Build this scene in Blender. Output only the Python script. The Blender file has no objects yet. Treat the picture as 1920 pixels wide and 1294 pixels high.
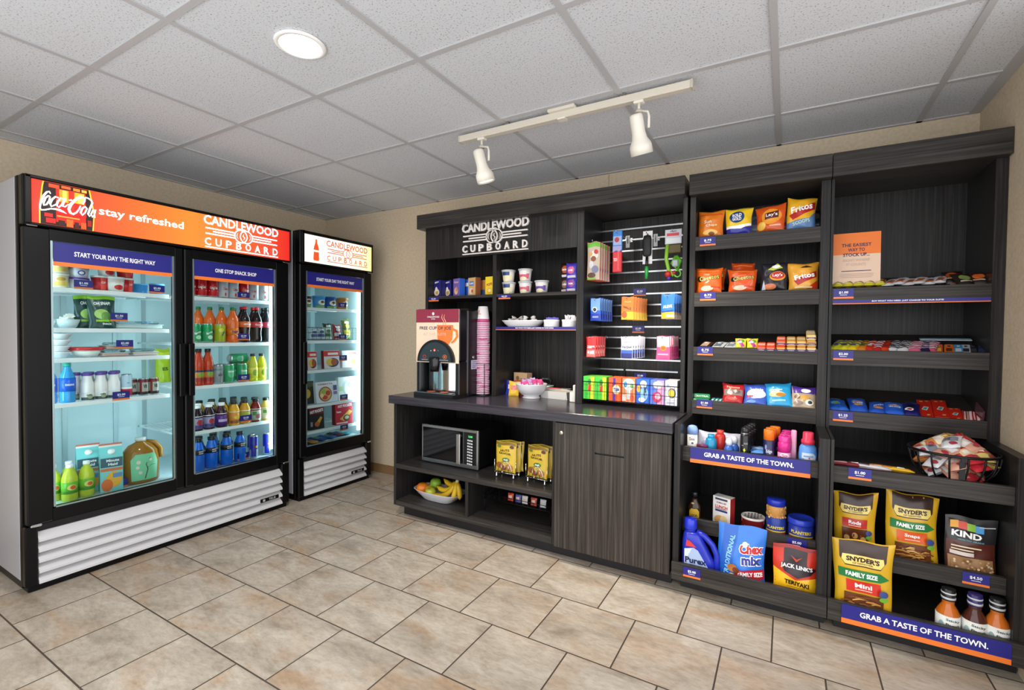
DL = 19; SPW = 60; FRL = 2.6; WORLD = 2.6; EXPO = 0; YEND = -3.45; REND = -1.0; FRW = 1.05
import bpy, math, random
from mathutils import Vector, Matrix
from mathutils.geometry import tessellate_polygon
R = random.Random(7)
PI = math.pi
COL = bpy.context.scene.collection
scn = bpy.context.scene

# ------------------------------------------------------------------ materials
def lin(h):
    h = h.lstrip('#')
    o = []
    for i in (0, 2, 4):
        c = int(h[i:i + 2], 16) / 255
        o.append(c / 12.92 if c <= .04045 else ((c + .055) / 1.055) ** 2.4)
    return (o[0], o[1], o[2], 1)

MATS = {}
def M(h, r=.42, m=0.0, e=0.0):
    k = (h, r, m, e)
    if k in MATS: return MATS[k]
    mt = bpy.data.materials.new('paint_' + h.strip('#')); mt.use_nodes = True
    b = mt.node_tree.nodes['Principled BSDF']
    b.inputs['Base Color'].default_value = lin(h)
    b.inputs['Roughness'].default_value = r
    b.inputs['Metallic'].default_value = m
    if e:
        b.inputs['Emission Color'].default_value = lin(h)
        b.inputs['Emission Strength'].default_value = e
    MATS[k] = mt
    return mt

def nodes(name):
    mt = bpy.data.materials.new(name); mt.use_nodes = True
    nt = mt.node_tree
    return mt, nt, nt.nodes['Principled BSDF'], nt.nodes.new, nt.links.new

def ramp(n, stops):
    el = n.color_ramp.elements
    while len(el) < len(stops): el.new(.5)
    for e, (p, c) in zip(el, stops):
        e.position = p; e.color = lin(c) if isinstance(c, str) else c

def laminate(name, scale, lo, mid, hi, rough=.34):
    mt, nt, b, N, L = nodes(name)
    tc = N('ShaderNodeTexCoord'); mp = N('ShaderNodeMapping'); mp.inputs['Scale'].default_value = scale
    no = N('ShaderNodeTexNoise'); no.inputs['Scale'].default_value = 1; no.inputs['Detail'].default_value = 3; no.inputs['Roughness'].default_value = .65
    rp = N('ShaderNodeValToRGB'); ramp(rp, [(.3, lo), (.5, mid), (.72, hi)])
    L(tc.outputs['Object'], mp.inputs['Vector']); L(mp.outputs['Vector'], no.inputs['Vector']); L(no.outputs['Fac'], rp.inputs['Fac'])
    L(rp.outputs['Color'], b.inputs['Base Color'])
    b.inputs['Roughness'].default_value = rough; b.inputs['Specular IOR Level'].default_value = .22
    bm = N('ShaderNodeBump'); bm.inputs['Strength'].default_value = .12; bm.inputs['Distance'].default_value = .001
    L(no.outputs['Fac'], bm.inputs['Height']); L(bm.outputs['Normal'], b.inputs['Normal'])
    return mt
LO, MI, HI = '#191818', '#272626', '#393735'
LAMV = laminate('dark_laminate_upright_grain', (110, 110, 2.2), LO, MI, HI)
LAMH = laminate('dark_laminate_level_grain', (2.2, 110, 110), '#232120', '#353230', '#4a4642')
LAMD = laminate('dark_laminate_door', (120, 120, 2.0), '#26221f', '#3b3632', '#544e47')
LAMT = laminate('dark_laminate_worktop', (3, 90, 90), '#2b2a30', '#38363d', '#444148', .2)
KICK = M('#17151a', .5)

def floor_mat():
    mt, nt, b, N, L = nodes('travertine_floor_tile')
    tc = N('ShaderNodeTexCoord'); mp = N('ShaderNodeMapping'); mp.inputs['Location'].default_value = (0, 1.384, 0)
    br = N('ShaderNodeTexBrick'); br.offset = .5; br.offset_frequency = 2; br.squash = 1
    for k, v in (('Scale', 1), ('Mortar Size', .0032), ('Mortar Smooth', .1), ('Brick Width', .35), ('Row Height', .35), ('Bias', 0)): br.inputs[k].default_value = v
    br.inputs['Color1'].default_value = (0, 0, 0, 1); br.inputs['Color2'].default_value = (1, 1, 1, 1); br.inputs['Mortar'].default_value = (.5, .5, .5, 1)
    L(tc.outputs['Object'], mp.inputs['Vector']); L(mp.outputs['Vector'], br.inputs['Vector'])
    # every tile gets its own patch of the stone
    ad = N('ShaderNodeVectorMath'); ad.operation = 'MULTIPLY_ADD'; ad.inputs[1].default_value = (7, 5, 3)
    L(br.outputs['Color'], ad.inputs[0]); L(mp.outputs['Vector'], ad.inputs[2])
    n1 = N('ShaderNodeTexNoise'); n1.inputs['Scale'].default_value = 3.6; n1.inputs['Detail'].default_value = 7; n1.inputs['Roughness'].default_value = .62; n1.inputs['Distortion'].default_value = .6
    n2 = N('ShaderNodeTexNoise'); n2.inputs['Scale'].default_value = 2.0; n2.inputs['Detail'].default_value = 4; n2.inputs['Distortion'].default_value = 1.2
    n3 = N('ShaderNodeTexNoise'); n3.inputs['Scale'].default_value = 26; n3.inputs['Detail'].default_value = 5; n3.inputs['Roughness'].default_value = .7
    st = N('ShaderNodeMapping'); st.inputs['Scale'].default_value = (1, 2.2, 1); st.inputs['Rotation'].default_value = (0, 0, .5)
    L(ad.outputs[0], st.inputs['Vector'])
    for n in (n1, n2, n3): L(st.outputs['Vector'], n.inputs['Vector'])
    r1 = N('ShaderNodeValToRGB'); ramp(r1, [(.28, '#938879'), (.45, '#b1a698'), (.58, '#c0b6a8'), (.75, '#cfc6ba')])
    L(n1.outputs['Fac'], r1.inputs['Fac'])
    r2 = N('ShaderNodeValToRGB'); ramp(r2, [(.52, (0, 0, 0, 1)), (.72, (.55, .55, .55, 1))]); L(n2.outputs['Fac'], r2.inputs['Fac'])
    m1 = N('ShaderNodeMixRGB'); m1.inputs['Color2'].default_value = lin('#b08a62'); L(r1.outputs['Color'], m1.inputs['Color1']); L(r2.outputs['Color'], m1.inputs['Fac'])
    r3 = N('ShaderNodeValToRGB'); ramp(r3, [(.3, '#c9c2b6'), (.6, '#ffffff')]); L(n3.outputs['Fac'], r3.inputs['Fac'])
    m2 = N('ShaderNodeMixRGB'); m2.blend_type = 'MULTIPLY'; m2.inputs['Fac'].default_value = .6; L(m1.outputs['Color'], m2.inputs['Color1']); L(r3.outputs['Color'], m2.inputs['Color2'])
    m3 = N('ShaderNodeMixRGB'); m3.inputs['Color2'].default_value = lin('#4b4138'); L(br.outputs['Fac'], m3.inputs['Fac']); L(m2.outputs['Color'], m3.inputs['Color1'])
    L(m3.outputs['Color'], b.inputs['Base Color'])
    b.inputs['Roughness'].default_value = .42
    bp = N('ShaderNodeBump'); bp.inputs['Strength'].default_value = .35; bp.inputs['Distance'].default_value = .002; bp.invert = True
    L(br.outputs['Fac'], bp.inputs['Height']); L(bp.outputs['Normal'], b.inputs['Normal'])
    return mt

def speckle(name, base, dots, scale, lo, hi, rough, bump=.0):
    mt, nt, b, N, L = nodes(name)
    tc = N('ShaderNodeTexCoord')
    n = N('ShaderNodeTexNoise'); n.inputs['Scale'].default_value = scale; n.inputs['Detail'].default_value = 2.5; n.inputs['Roughness'].default_value = .6
    L(tc.outputs['Object'], n.inputs['Vector'])
    rp = N('ShaderNodeValToRGB'); ramp(rp, [(lo, dots), (hi, base)]); L(n.outputs['Fac'], rp.inputs['Fac'])
    L(rp.outputs['Color'], b.inputs['Base Color']); b.inputs['Roughness'].default_value = rough
    if bump:
        bp = N('ShaderNodeBump'); bp.inputs['Strength'].default_value = bump; bp.inputs['Distance'].default_value = .002
        L(n.outputs['Fac'], bp.inputs['Height']); L(bp.outputs['Normal'], b.inputs['Normal'])
    return mt

def glass_mat(name, tint, refl=.05):
    mt = bpy.data.materials.new(name); mt.use_nodes = True
    nt = mt.node_tree; nt.nodes.clear(); N = nt.nodes.new; L = nt.links.new
    o = N('ShaderNodeOutputMaterial'); mx = N('ShaderNodeMixShader'); t = N('ShaderNodeBsdfTransparent'); g = N('ShaderNodeBsdfGlossy')
    t.inputs['Color'].default_value = lin(tint); g.inputs['Roughness'].default_value = .02
    fr = N('ShaderNodeFresnel'); fr.inputs['IOR'].default_value = 1.3
    L(fr.outputs[0], mx.inputs[0]); L(t.outputs[0], mx.inputs[1]); L(g.outputs[0], mx.inputs[2]); L(mx.outputs[0], o.inputs['Surface'])
    return mt
GLASS = glass_mat('cooler_door_glass', '#e6f0f0')
CLEAR = glass_mat('clear_plastic', '#dfe9ea')

def backlit(name, stops, strength, axis=0, length=1.3):
    mt, nt, b, N, L = nodes(name)
    tc = N('ShaderNodeTexCoord'); sp = N('ShaderNodeSeparateXYZ'); dv = N('ShaderNodeMath'); dv.operation = 'DIVIDE'; dv.inputs[1].default_value = length
    rp = N('ShaderNodeValToRGB'); ramp(rp, stops)
    L(tc.outputs['Object'], sp.inputs[0]); L(sp.outputs[axis], dv.inputs[0]); L(dv.outputs[0], rp.inputs['Fac'])
    b.inputs['Base Color'].default_value = (.02, .02, .02, 1)
    L(rp.outputs['Color'], b.inputs['Emission Color']); b.inputs['Emission Strength'].default_value = strength
    return mt

WHITE = M('#f2f2f0', .35); OFFW = M('#e4e2dd', .5); BLACK = M('#0b0b0d', .35);
FRAME = M('#08080a', .32); FRAME.node_tree.nodes['Principled BSDF'].inputs['Specular IOR Level'].default_value = .2; STEEL = M('#c9cbcd', .22, 1.0); DARKWIRE = M('#15151a', .4, .4)
NAVY = M('#201f80', .4); ORG = M('#f07b2c', .4); PW = M('#ffffff', .45)
SILV = M('#c4c8cc', .28, .9); RED = M('#c8141d', .35); CHROME = M('#e6e6e8', .1, 1.0)

# ------------------------------------------------------------------ mesh builder
TXT = {}
def text_data(body, bold):
    k = (body, bold)
    if k in TXT: return TXT[k]
    cu = bpy.data.curves.new('lettering', 'FONT'); cu.body = body; cu.size = 1; cu.offset = bold
    cu.resolution_u = 2; cu.fill_mode = 'FRONT'
    ob = bpy.data.objects.new('lettering', cu); COL.objects.link(ob)
    dg = bpy.context.evaluated_depsgraph_get()
    me = bpy.data.meshes.new_from_object(ob.evaluated_get(dg))
    vs = [(v.co.x, v.co.y) for v in me.vertices]; fs = [tuple(p.vertices) for p in me.polygons]
    bpy.data.objects.remove(ob); bpy.data.curves.remove(cu); bpy.data.meshes.remove(me)
    x0 = min(v[0] for v in vs); x1 = max(v[0] for v in vs); y0 = min(v[1] for v in vs); y1 = max(v[1] for v in vs)
    vs = [((x - x0) / (x1 - x0) - .5, (y - y0) / (y1 - y0) - .5) for x, y in vs]
    TXT[k] = (vs, fs)
    return TXT[k]

class MB:
    def __init__(s): s.v = []; s.f = []; s.m = []; s.sm = []; s.mats = []
    def mi(s, mat):
        if mat not in s.mats: s.mats.append(mat)
        return s.mats.index(mat)
    def add(s, vs, fs, mat, smooth=False):
        o = len(s.v); s.v += [tuple(v) for v in vs]
        for i, f in enumerate(fs):
            s.f.append(tuple(o + j for j in f)); s.m.append(s.mi(mat[i] if isinstance(mat, list) else mat)); s.sm.append(smooth)
        return s
    def box(s, x0, x1, y0, y1, z0, z1, mat, c=0.0):
        if c <= 0:
            vs = [(x, y, z) for z in (z0, z1) for y in (y0, y1) for x in (x0, x1)]
            return s.add(vs, [(0, 2, 3, 1), (4, 5, 7, 6), (0, 1, 5, 4), (2, 6, 7, 3), (0, 4, 6, 2), (1, 3, 7, 5)], mat)
        c = min(c, (x1 - x0) / 2.01, (y1 - y0) / 2.01, (z1 - z0) / 2.01)
        vs = []; idx = {}
        X, Y, Z = (x0, x1), (y0, y1), (z0, z1)
        for i in (0, 1):
            for j in (0, 1):
                for k in (0, 1):
                    sx, sy, sz = (1 - 2 * i), (1 - 2 * j), (1 - 2 * k)
                    for a in range(3):
                        p = [X[i] + sx * c, Y[j] + sy * c, Z[k] + sz * c]; p[a] = (X[i], Y[j], Z[k])[a]
                        idx[(i, j, k, a)] = len(vs); vs.append(tuple(p))
        I = lambda i, j, k, a: idx[(i, j, k, a)]
        fs = []
        for i in (0, 1): fs.append((I(i, 0, 0, 0), I(i, 1, 0, 0), I(i, 1, 1, 0), I(i, 0, 1, 0)) if i else (I(i, 0, 0, 0), I(i, 0, 1, 0), I(i, 1, 1, 0), I(i, 1, 0, 0)))
        for j in (0, 1): fs.append((I(0, j, 0, 1), I(0, j, 1, 1), I(1, j, 1, 1), I(1, j, 0, 1)) if j else (I(0, j, 0, 1), I(1, j, 0, 1), I(1, j, 1, 1), I(0, j, 1, 1)))
        for k in (0, 1): fs.append((I(0, 0, k, 2), I(1, 0, k, 2), I(1, 1, k, 2), I(0, 1, k, 2)) if k else (I(0, 0, k, 2), I(0, 1, k, 2), I(1, 1, k, 2), I(1, 0, k, 2)))
        for i in (0, 1):
            for j in (0, 1): fs.append((I(i, j, 0, 0), I(i, j, 0, 1), I(i, j, 1, 1), I(i, j, 1, 0)))
            for k in (0, 1): fs.append((I(i, 0, k, 0), I(i, 0, k, 2), I(i, 1, k, 2), I(i, 1, k, 0)))
        for j in (0, 1):
            for k in (0, 1): fs.append((I(0, j, k, 1), I(0, j, k, 2), I(1, j, k, 2), I(1, j, k, 1)))
        for i in (0, 1):
            for j in (0, 1):
                for k in (0, 1): fs.append((I(i, j, k, 0), I(i, j, k, 1), I(i, j, k, 2)))
        return s.add(vs, fs, mat)
    def lathe(s, prof, mat, n=20, o=(0, 0, 0), sx=1, sy=1, smooth=True):
        vs = []; fs = []; ms = []
        for r, z in prof:
            for k in range(n):
                a = 2 * PI * k / n; vs.append((o[0] + r * math.cos(a) * sx, o[1] + r * math.sin(a) * sy, o[2] + z))
        for i in range(len(prof) - 1):
            for k in range(n):
                a, b = i * n + k, i * n + (k + 1) % n
                fs.append((a, b, b + n, a + n)); ms.append(mat[i] if isinstance(mat, list) else mat)
        if prof[0][0] > 0: fs.append(tuple(range(n))[::-1]); ms.append(mat[0] if isinstance(mat, list) else mat)
        if prof[-1][0] > 0: fs.append(tuple(range((len(prof) - 1) * n, len(prof) * n))); ms.append(mat[-1] if isinstance(mat, list) else mat)
        return s.add(vs, fs, ms, smooth)
    def tube(s, pts, r, mat, n=6, closed=False):
        pts = [Vector(p) for p in pts]; m = len(pts); rs = r if isinstance(r, list) else [r] * m
        vs = []; fs = []; up = None
        for i, p in enumerate(pts):
            a = pts[(i - 1) % m] if (closed or i > 0) else p; b = pts[(i + 1) % m] if (closed or i < m - 1) else p
            t = (b - a)
            t = t.normalized() if t.length > 1e-9 else Vector((0, 0, 1))
            if up is None: up = Vector((0, 0, 1)) if abs(t.z) < .9 else Vector((1, 0, 0))
            u = up - t * up.dot(t)
            if u.length < 1e-6: u = t.orthogonal()
            u.normalize(); w = t.cross(u); up = u
            for k in range(n):
                q = 2 * PI * (k + .5) / n; vs.append(p + (u * math.cos(q) + w * math.sin(q)) * rs[i])
        for i in range(m if closed else m - 1):
            for k in range(n):
                a, b = i * n + k, i * n + (k + 1) % n; c, d = ((i + 1) % m) * n + (k + 1) % n, ((i + 1) % m) * n + k
                fs.append((a, b, c, d))
        if not closed: fs.append(tuple(range(n))[::-1]); fs.append(tuple(range((m - 1) * n, m * n)))
        return s.add(vs, fs, mat, n > 5)
    def grid(s, fn, nu, nv, mat, smooth=True, flip=False):
        vs = [fn(-1 + 2 * i / nu, -1 + 2 * j / nv) for j in range(nv + 1) for i in range(nu + 1)]
        fs = []; ms = []
        for j in range(nv):
            for i in range(nu):
                a = j * (nu + 1) + i; q = (a, a + 1, a + nu + 2, a + nu + 1)
                fs.append(q[::-1] if flip else q)
                ms.append(mat(-1 + 2 * (i + .5) / nu, -1 + 2 * (j + .5) / nv) if callable(mat) else mat)
        return s.add(vs, fs, ms, smooth)
    def prism(s, pts, y0, y1, mat, ax='y'):
        n = len(pts); f = (lambda a, b, d: (a, d, b)) if ax == 'y' else ((lambda a, b, d: (d, a, b)) if ax == 'x' else (lambda a, b, d: (a, b, d)))
        vs = [f(a, b, y0) for a, b in pts] + [f(a, b, y1) for a, b in pts]
        fs = [tuple(range(n)), tuple(range(2 * n - 1, n - 1, -1))] + [(i, i + n, (i + 1) % n + n, (i + 1) % n) for i in range(n)]
        return s.add(vs, fs, mat)
    def patch(s, pts, faces, g, mat, sub):
        """flat print shapes; on a curved surface (sub > 0) they are cut small enough to follow it"""
        if not sub: s.add([g(x, y) for x, y in pts], faces, mat); return
        st = []
        for f in faces:
            st += [tuple(pts[f[i]] for i in t) for t in tessellate_polygon([[Vector((pts[i][0], pts[i][1], 0)) for i in f]])] if len(f) > 3 else [tuple(pts[i] for i in f)]
        vs = []; fs = []; ix = {}
        def vid(p):
            k = (round(p[0], 5), round(p[1], 5))
            if k not in ix: ix[k] = len(vs); vs.append(g(p[0], p[1]))
            return ix[k]
        while st:
            t = st.pop(); L3 = [math.hypot(t[i][0] - t[(i + 1) % 3][0], t[i][1] - t[(i + 1) % 3][1]) for i in range(3)]
            m = max(range(3), key=lambda i: L3[i])
            if L3[m] > sub:
                a, b, c = t[m], t[(m + 1) % 3], t[(m + 2) % 3]; h = ((a[0] + b[0]) / 2, (a[1] + b[1]) / 2)
                st += [(a, h, c), (h, b, c)]
            else:
                if (t[1][0] - t[0][0]) * (t[2][1] - t[0][1]) - (t[1][1] - t[0][1]) * (t[2][0] - t[0][0]) < 0: t = (t[0], t[2], t[1])
                q = tuple(vid(p) for p in t)
                if len(set(q)) == 3: fs.append(q)
        s.add(vs, fs, mat, True)
    def decal(s, mp, items, base=.0006, step=.0004, sub=0):
        """print on a surface: mp(x, y, off) takes print coordinates -1..1 to a point just off the surface"""
        for k, it in enumerate(items):
            off = base + step * k; t = it[0]; g = lambda x, y: mp(x, y, off)
            if t == 'r':
                _, x0, x1, y0, y1, mat = it; n = max(6, int(max(x1 - x0, y1 - y0) / sub)) if sub else 1
                s.grid(lambda a, b: g(x0 + (x1 - x0) * (a + 1) / 2, y0 + (y1 - y0) * (b + 1) / 2), n, n, mat)
            elif t == 'e':
                _, cx, cy, rx, ry, mat = it; n = 18
                vs = [g(cx, cy)]; fs = []
                for q in (.25, .5, .75, 1):
                    for i in range(n): a = 2 * PI * i / n; vs.append(g(cx + rx * q * math.cos(a), cy + ry * q * math.sin(a)))
                for i in range(n):
                    j = (i + 1) % n; fs.append((0, 1 + i, 1 + j)); fs += [(1 + e * n + i, 1 + e * n + n + i, 1 + e * n + n + j, 1 + e * n + j) for e in range(3)]
                s.add(vs, fs, mat, True)
            elif t == 'p':
                s.patch(it[1], [tuple(range(len(it[1])))], g, it[2], sub)
            elif t == 't':
                _, body, cx, cy, w, h, mat = it[:7]; rot = it[7] if len(it) > 7 else 0; bold = it[8] if len(it) > 8 else .025
                vs, fs = text_data(body, bold); c, q = math.cos(rot), math.sin(rot)
                s.patch([(cx + x * w * c - y * h * q, cy + x * w * q + y * h * c) for x, y in vs], fs, g, mat, sub)
            elif t == 's':   # ribbon of changing width
                pts, mat = it[1], it[2]; vs = []; m = len(pts)
                for i, (x, y, w) in enumerate(pts):
                    a, b = pts[max(i - 1, 0)], pts[min(i + 1, m - 1)]; dx, dy = b[0] - a[0], b[1] - a[1]; l = math.hypot(dx, dy) or 1
                    vs += [g(x - dy / l * w / 2, y + dx / l * w / 2), g(x + dy / l * w / 2, y - dx / l * w / 2)]
                s.add(vs, [(2 * i + 1, 2 * i + 3, 2 * i + 2, 2 * i) for i in range(m - 1)], mat)
        return s
    def move(s, m, start=0):
        s.v = s.v[:start] + [tuple(m @ Vector(v)) for v in s.v[start:]]
        return s
    def mesh(s, name):
        me = bpy.data.meshes.new(name); me.from_pydata(s.v, [], s.f)
        for mt in s.mats: me.materials.append(mt)
        me.polygons.foreach_set('material_index', s.m); me.polygons.foreach_set('use_smooth', s.sm)
        me.update(); return me

def flat(y, hx, hz, cz):      # print map for a flat front that faces -y
    return lambda a, b, off: (a * hx, y - off, cz + b * hz)
def flatx(x, hy, hz, cz):     # print map for a flat side that faces +x
    return lambda a, b, off: (x + off, a * hy, cz + b * hz)
def flatz(z, hx, hy):
    return lambda a, b, off: (a * hx, b * hy, z + off)
def wrapc(r, h2, cz, span=PI * .75):   # print map around a cylinder, centred on -y
    return lambda a, b, off: ((r + off) * math.sin(a * span / 2), -(r + off) * math.cos(a * span / 2), cz + b * h2)

def mk(name, mb, parent=None, label=None, cat=None, group=None, kind=None):
    o = bpy.data.objects.new(name, mb.mesh(name) if mb else None); COL.objects.link(o)
    if parent: o.parent = parent
    for k, v in (('label', label), ('category', cat), ('group', group), ('kind', kind)):
        if v: o[k] = v
    return o
def thing(name, label, cat, parts, loc=(0, 0, 0), rz=0.0, rx=0.0, group=None, ry=0.0):
    """parts: one MB, or a list of (part name, MB[, [(sub-part name, MB), ...]])"""
    if isinstance(parts, MB): o = mk(name, parts, None, label, cat, group)
    else:
        o = mk(name, None, None, label, cat, group); o.empty_display_size = .02
        for p in parts:
            c = mk(p[0], p[1], o)
            for q in (p[2] if len(p) > 2 else []): mk(q[0], q[1], c)
    o.location = loc; o.rotation_euler = (rx, ry, rz)
    return o
def dup(o, label=None, loc=None, rz=None, rx=None, group=None, ry=None):
    c = o.copy(); COL.objects.link(c)
    if label: c['label'] = label
    if group: c['group'] = group
    if loc is not None: c.location = loc
    e = list(c.rotation_euler)
    c.rotation_euler = (e[0] if rx is None else rx, e[1] if ry is None else ry, e[2] if rz is None else rz)
    for ch in o.children:
        d = ch.copy(); COL.objects.link(d); d.parent = c
        for g in ch.children:
            q = g.copy(); COL.objects.link(q); q.parent = d
    return c
def struct(name, mb, parent=None):
    return mk(name, mb, parent, kind='structure')
ORD = ['first', 'second', 'third', 'fourth', 'fifth', 'sixth', 'seventh', 'eighth', 'ninth', 'tenth', 'eleventh', 'twelfth']

# ------------------------------------------------------------------ the room
H = 2.3396; W = 4.655; YB = YEND
WALL = speckle('beige_wall_paint', '#d2c2a8', '#c8b79c', 60, .35, .6, .7, .15)
TILE = speckle('fissured_ceiling_tile', '#d0d4da', '#94958f', 150, .33, .43, .85, .3)
BASE = M('#8a6b48', .5)
struct('floor', MB().box(-.1, W + 1.6, YB, .1, -.05, 0, floor_mat()))
struct('wall_left', MB().box(-.1, 0, YB, .1, 0, H + .05, WALL))
bw = struct('wall_back', MB().box(0, W, 0, .1, 0, H + .05, WALL))
mk('wall_seam', MB().box(2.822, 2.826, -.0015, 0, 2.0, H - .012, M('#a08c6a', .7)), bw)
struct("wall_right", MB().box(W, W + .1, REND, .1, 0, H + .05, WALL))
struct('wall_front', MB().box(0, FRW, YB - .1, YB, 0, H + .05, WALL))  # unseen wall added behind the camera to shade the cooler side and left wall
struct('baseboard_back', MB().box(.01, 1.62, -.012, 0, 0, .075, BASE, .002))
struct('baseboard_left', MB().box(0, .012, YB, -.012, 0, .075, BASE, .002))
struct('baseboard_right', MB().box(W - .006, W, REND, -.72, 0, .075, BASE, .002))
ce = struct('ceiling', MB().box(-.1, W + 1.6, YB, .1, H, H + .05, TILE))
GRIDM = M('#b4b4b6', .5)
g = MB()
for i in range(-3, 9):
    x = 4.42707 - .6096 * i
    if 0 < x < W + 1.6: g.box(x - .012, x + .012, YB, 0, H - .006, H, GRIDM)
for j in range(8):
    y = -.42487 - .6096 * j
    g.box(0, W + 1.6, y - .012, y + .012, H - .0055, H, GRIDM)
mk('ceiling_grid', g, ce)
g = MB().box(0, W, -.02, 0, H - .006, H, GRIDM).box(0, .02, YB, 0, H - .006, H, GRIDM).box(W - .045, W, REND, 0, H - .007, H, GRIDM)
struct('trim_1', g)

# ------------------------------------------------------------------ lamps on the ceiling
def downlight(x, y, label, power):
    tr = MB().lathe([(.088, 0), (.092, -.006), (.085, -.010), (.074, -.010), (.074, -.004), (.088, 0)], M('#f4f3f0', .4), 36)
    le = MB().lathe([(0, -.006), (.074, -.006)], M('#fffdf8', .5, 0, 14), 36)
    t = thing('recessed_downlight', label, 'ceiling light', [('trim_ring', tr), ('lens', le)], (x, y, H - .0005))
    ld = bpy.data.lights.new('downlight_beam', 'AREA'); ld.shape = 'DISK'; ld.size = .14; ld.energy = power; ld.color = (1, .95, .88); ld.spread = math.radians(165)
    lo = bpy.data.objects.new('downlight_beam', ld); COL.objects.link(lo); lo.location = (x, y, H - .02)
downlight(2.272, -1.934, 'round recessed ceiling light glowing white in a ceiling tile', DL)



TRACKM = M('#cfc8ba', .45); HEADM = M('#e3ded2', .4)
tk = MB().box(2.325, 3.512, -1.007, -.971, 2.288, 2.322, TRACKM, .003)
cap = [('end_cap', MB().box(2.318, 2.33, -1.008, -.97, 2.287, 2.323, M('#b9b2a5', .5), .002)), ('end_cap', MB().box(3.507, 3.519, -1.008, -.97, 2.287, 2.323, M('#b9b2a5', .5), .002))]
hang = MB()
for x in (2.62, 3.22): hang.box(x - .012, x + .012, -1.0, -.978, 2.32, 2.334, M('#6f6a62', .5))
feed = MB().box(2.86, 3.0, -1.03, -.95, 2.318, 2.334, M('#d2ccbf', .5), .004).box(2.905, 2.945, -1.008, -.97, 2.283, 2.29, HEADM)
thing('track_rail', 'beige lighting track fixed below the ceiling grid', 'light track', [('rail', tk), ('junction_plate', feed), ('mount_clip', hang)] + cap)
def spot_head(x, label, lit, tilt, lean):
    b = MB().box(-.022, .022, -.016, .016, -.012, .0, HEADM, .003).lathe([(.006, -.012), (.006, -.05)], HEADM, 10)
    arm = MB().tube([(.006, 0, -.045), (.04, 0, -.055), (.045, 0, -.075), (.045, 0, -.125)], .006, HEADM, 6).lathe([(.0, -.052), (.016, -.052), (.016, -.04), (.0, -.04)], M('#bdb7aa', .4), 12)
    sh = MB().lathe([(0, .075), (.020, .075), (.027, .07), (.029, .06), (.029, -.005), (.034, -.03), (.045, -.05), (.048, -.06), (.048, -.095), (.045, -.095), (.043, -.06), (.02, -.03), (0, -.03)], HEADM, 28)
    lm = MB().lathe([(0, -.088), (.0435, -.088)], M('#fff6e2', .4, 0, 30 if lit else 1.5), 24)
    sh.move(Matrix.Translation((0, 0, -.135)) @ Matrix.Rotation(tilt, 4, 'Y') @ Matrix.Rotation(lean, 4, 'X'))
    lm.move(Matrix.Translation((0, 0, -.135)) @ Matrix.Rotation(tilt, 4, 'Y') @ Matrix.Rotation(lean, 4, 'X'))
    thing('track_spotlight', label, 'spotlight', [('mount', b), ('bracket', arm), ('lamp_shade', sh, [('lamp', lm)])], (x, -.99, 2.288))
    ld = bpy.data.lights.new('spot_beam', 'SPOT'); ld.energy = SPW; ld.spot_size = math.radians(75); ld.spot_blend = .7; ld.color = (1, .9, .76); ld.shadow_soft_size = .04
    lo = bpy.data.objects.new('spot_beam', ld); COL.objects.link(lo)
    rot = Matrix.Translation((x, -.99, 2.288 - .135)) @ Matrix.Rotation(tilt, 4, 'Y') @ Matrix.Rotation(lean, 4, 'X') @ Matrix.Translation((0, 0, -.10))
    lo.matrix_world = rot
spot_head(2.462, 'white track spotlight tilted away with its shade above the coffee end', False, math.radians(-10), math.radians(14))
spot_head(3.292, 'white track spotlight with a brightly lit rim above the pegs', True, math.radians(-5), math.radians(22))

def thingw(name, label, cat, parts, org, group=None):
    """like thing(), with the shapes given in room coordinates"""
    T = Matrix.Translation((-org[0], -org[1], -org[2]))
    for p in ([('', parts)] if isinstance(parts, MB) else parts):
        p[1].move(T)
        for q in (p[2] if len(p) > 2 else []): q[1].move(T)
    return thing(name, label, cat, parts, org, group=group)

# ------------------------------------------------------------------ store logo: two rings, bars and the two words
def logo(w, mat, bold=.03):
    h = .4 * w; it = []
    it.append(('t', 'CANDLEWOOD', 0, .145 * w, w, .115 * w, mat, 0, bold))
    y0 = .008 * w
    for dy, a in ((.034, .49), (0, .39), (-.034, .49)):
        for sx in (-1, 1):
            x0, x1 = sorted((sx * .115 * w, sx * a * w * (.98 if dy else 1)))
            it.append(('r', x0, x1, y0 + dy * w - .008 * w, y0 + dy * w + .008 * w, mat))
    for cx in (-.036, .036):
        it.append(('s', [(cx * w + .082 * w * math.cos(2 * PI * k / 24), y0 + .082 * w * math.sin(2 * PI * k / 24), .014 * w) for k in range(25)], mat))
    for sx in (-1, 1):
        it.append(('s', [(sx * (.036 * w + .055 * w * math.cos(a)), y0 + .055 * w * math.sin(a), .008 * w * (1 - abs(a))) for a in [-.9 + .2 * k for k in range(10)]], mat))
    it.append(('s', [(.004 * w, y0 + .04 * w, .001 * w), (-.012 * w, y0 + .01 * w, .012 * w), (.012 * w, y0 - .012 * w, .014 * w), (-.004 * w, y0 - .045 * w, .002 * w)], mat))
    for k, c in enumerate('CUPBOARD'):
        it.append(('t', c, -.455 * w + .9 * w * k / 7, -.125 * w, .075 * w, .095 * w, mat, 0, bold))
    it.append(('r', -.49 * w, .49 * w, -.2 * w, -.186 * w, mat))
    return it

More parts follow.
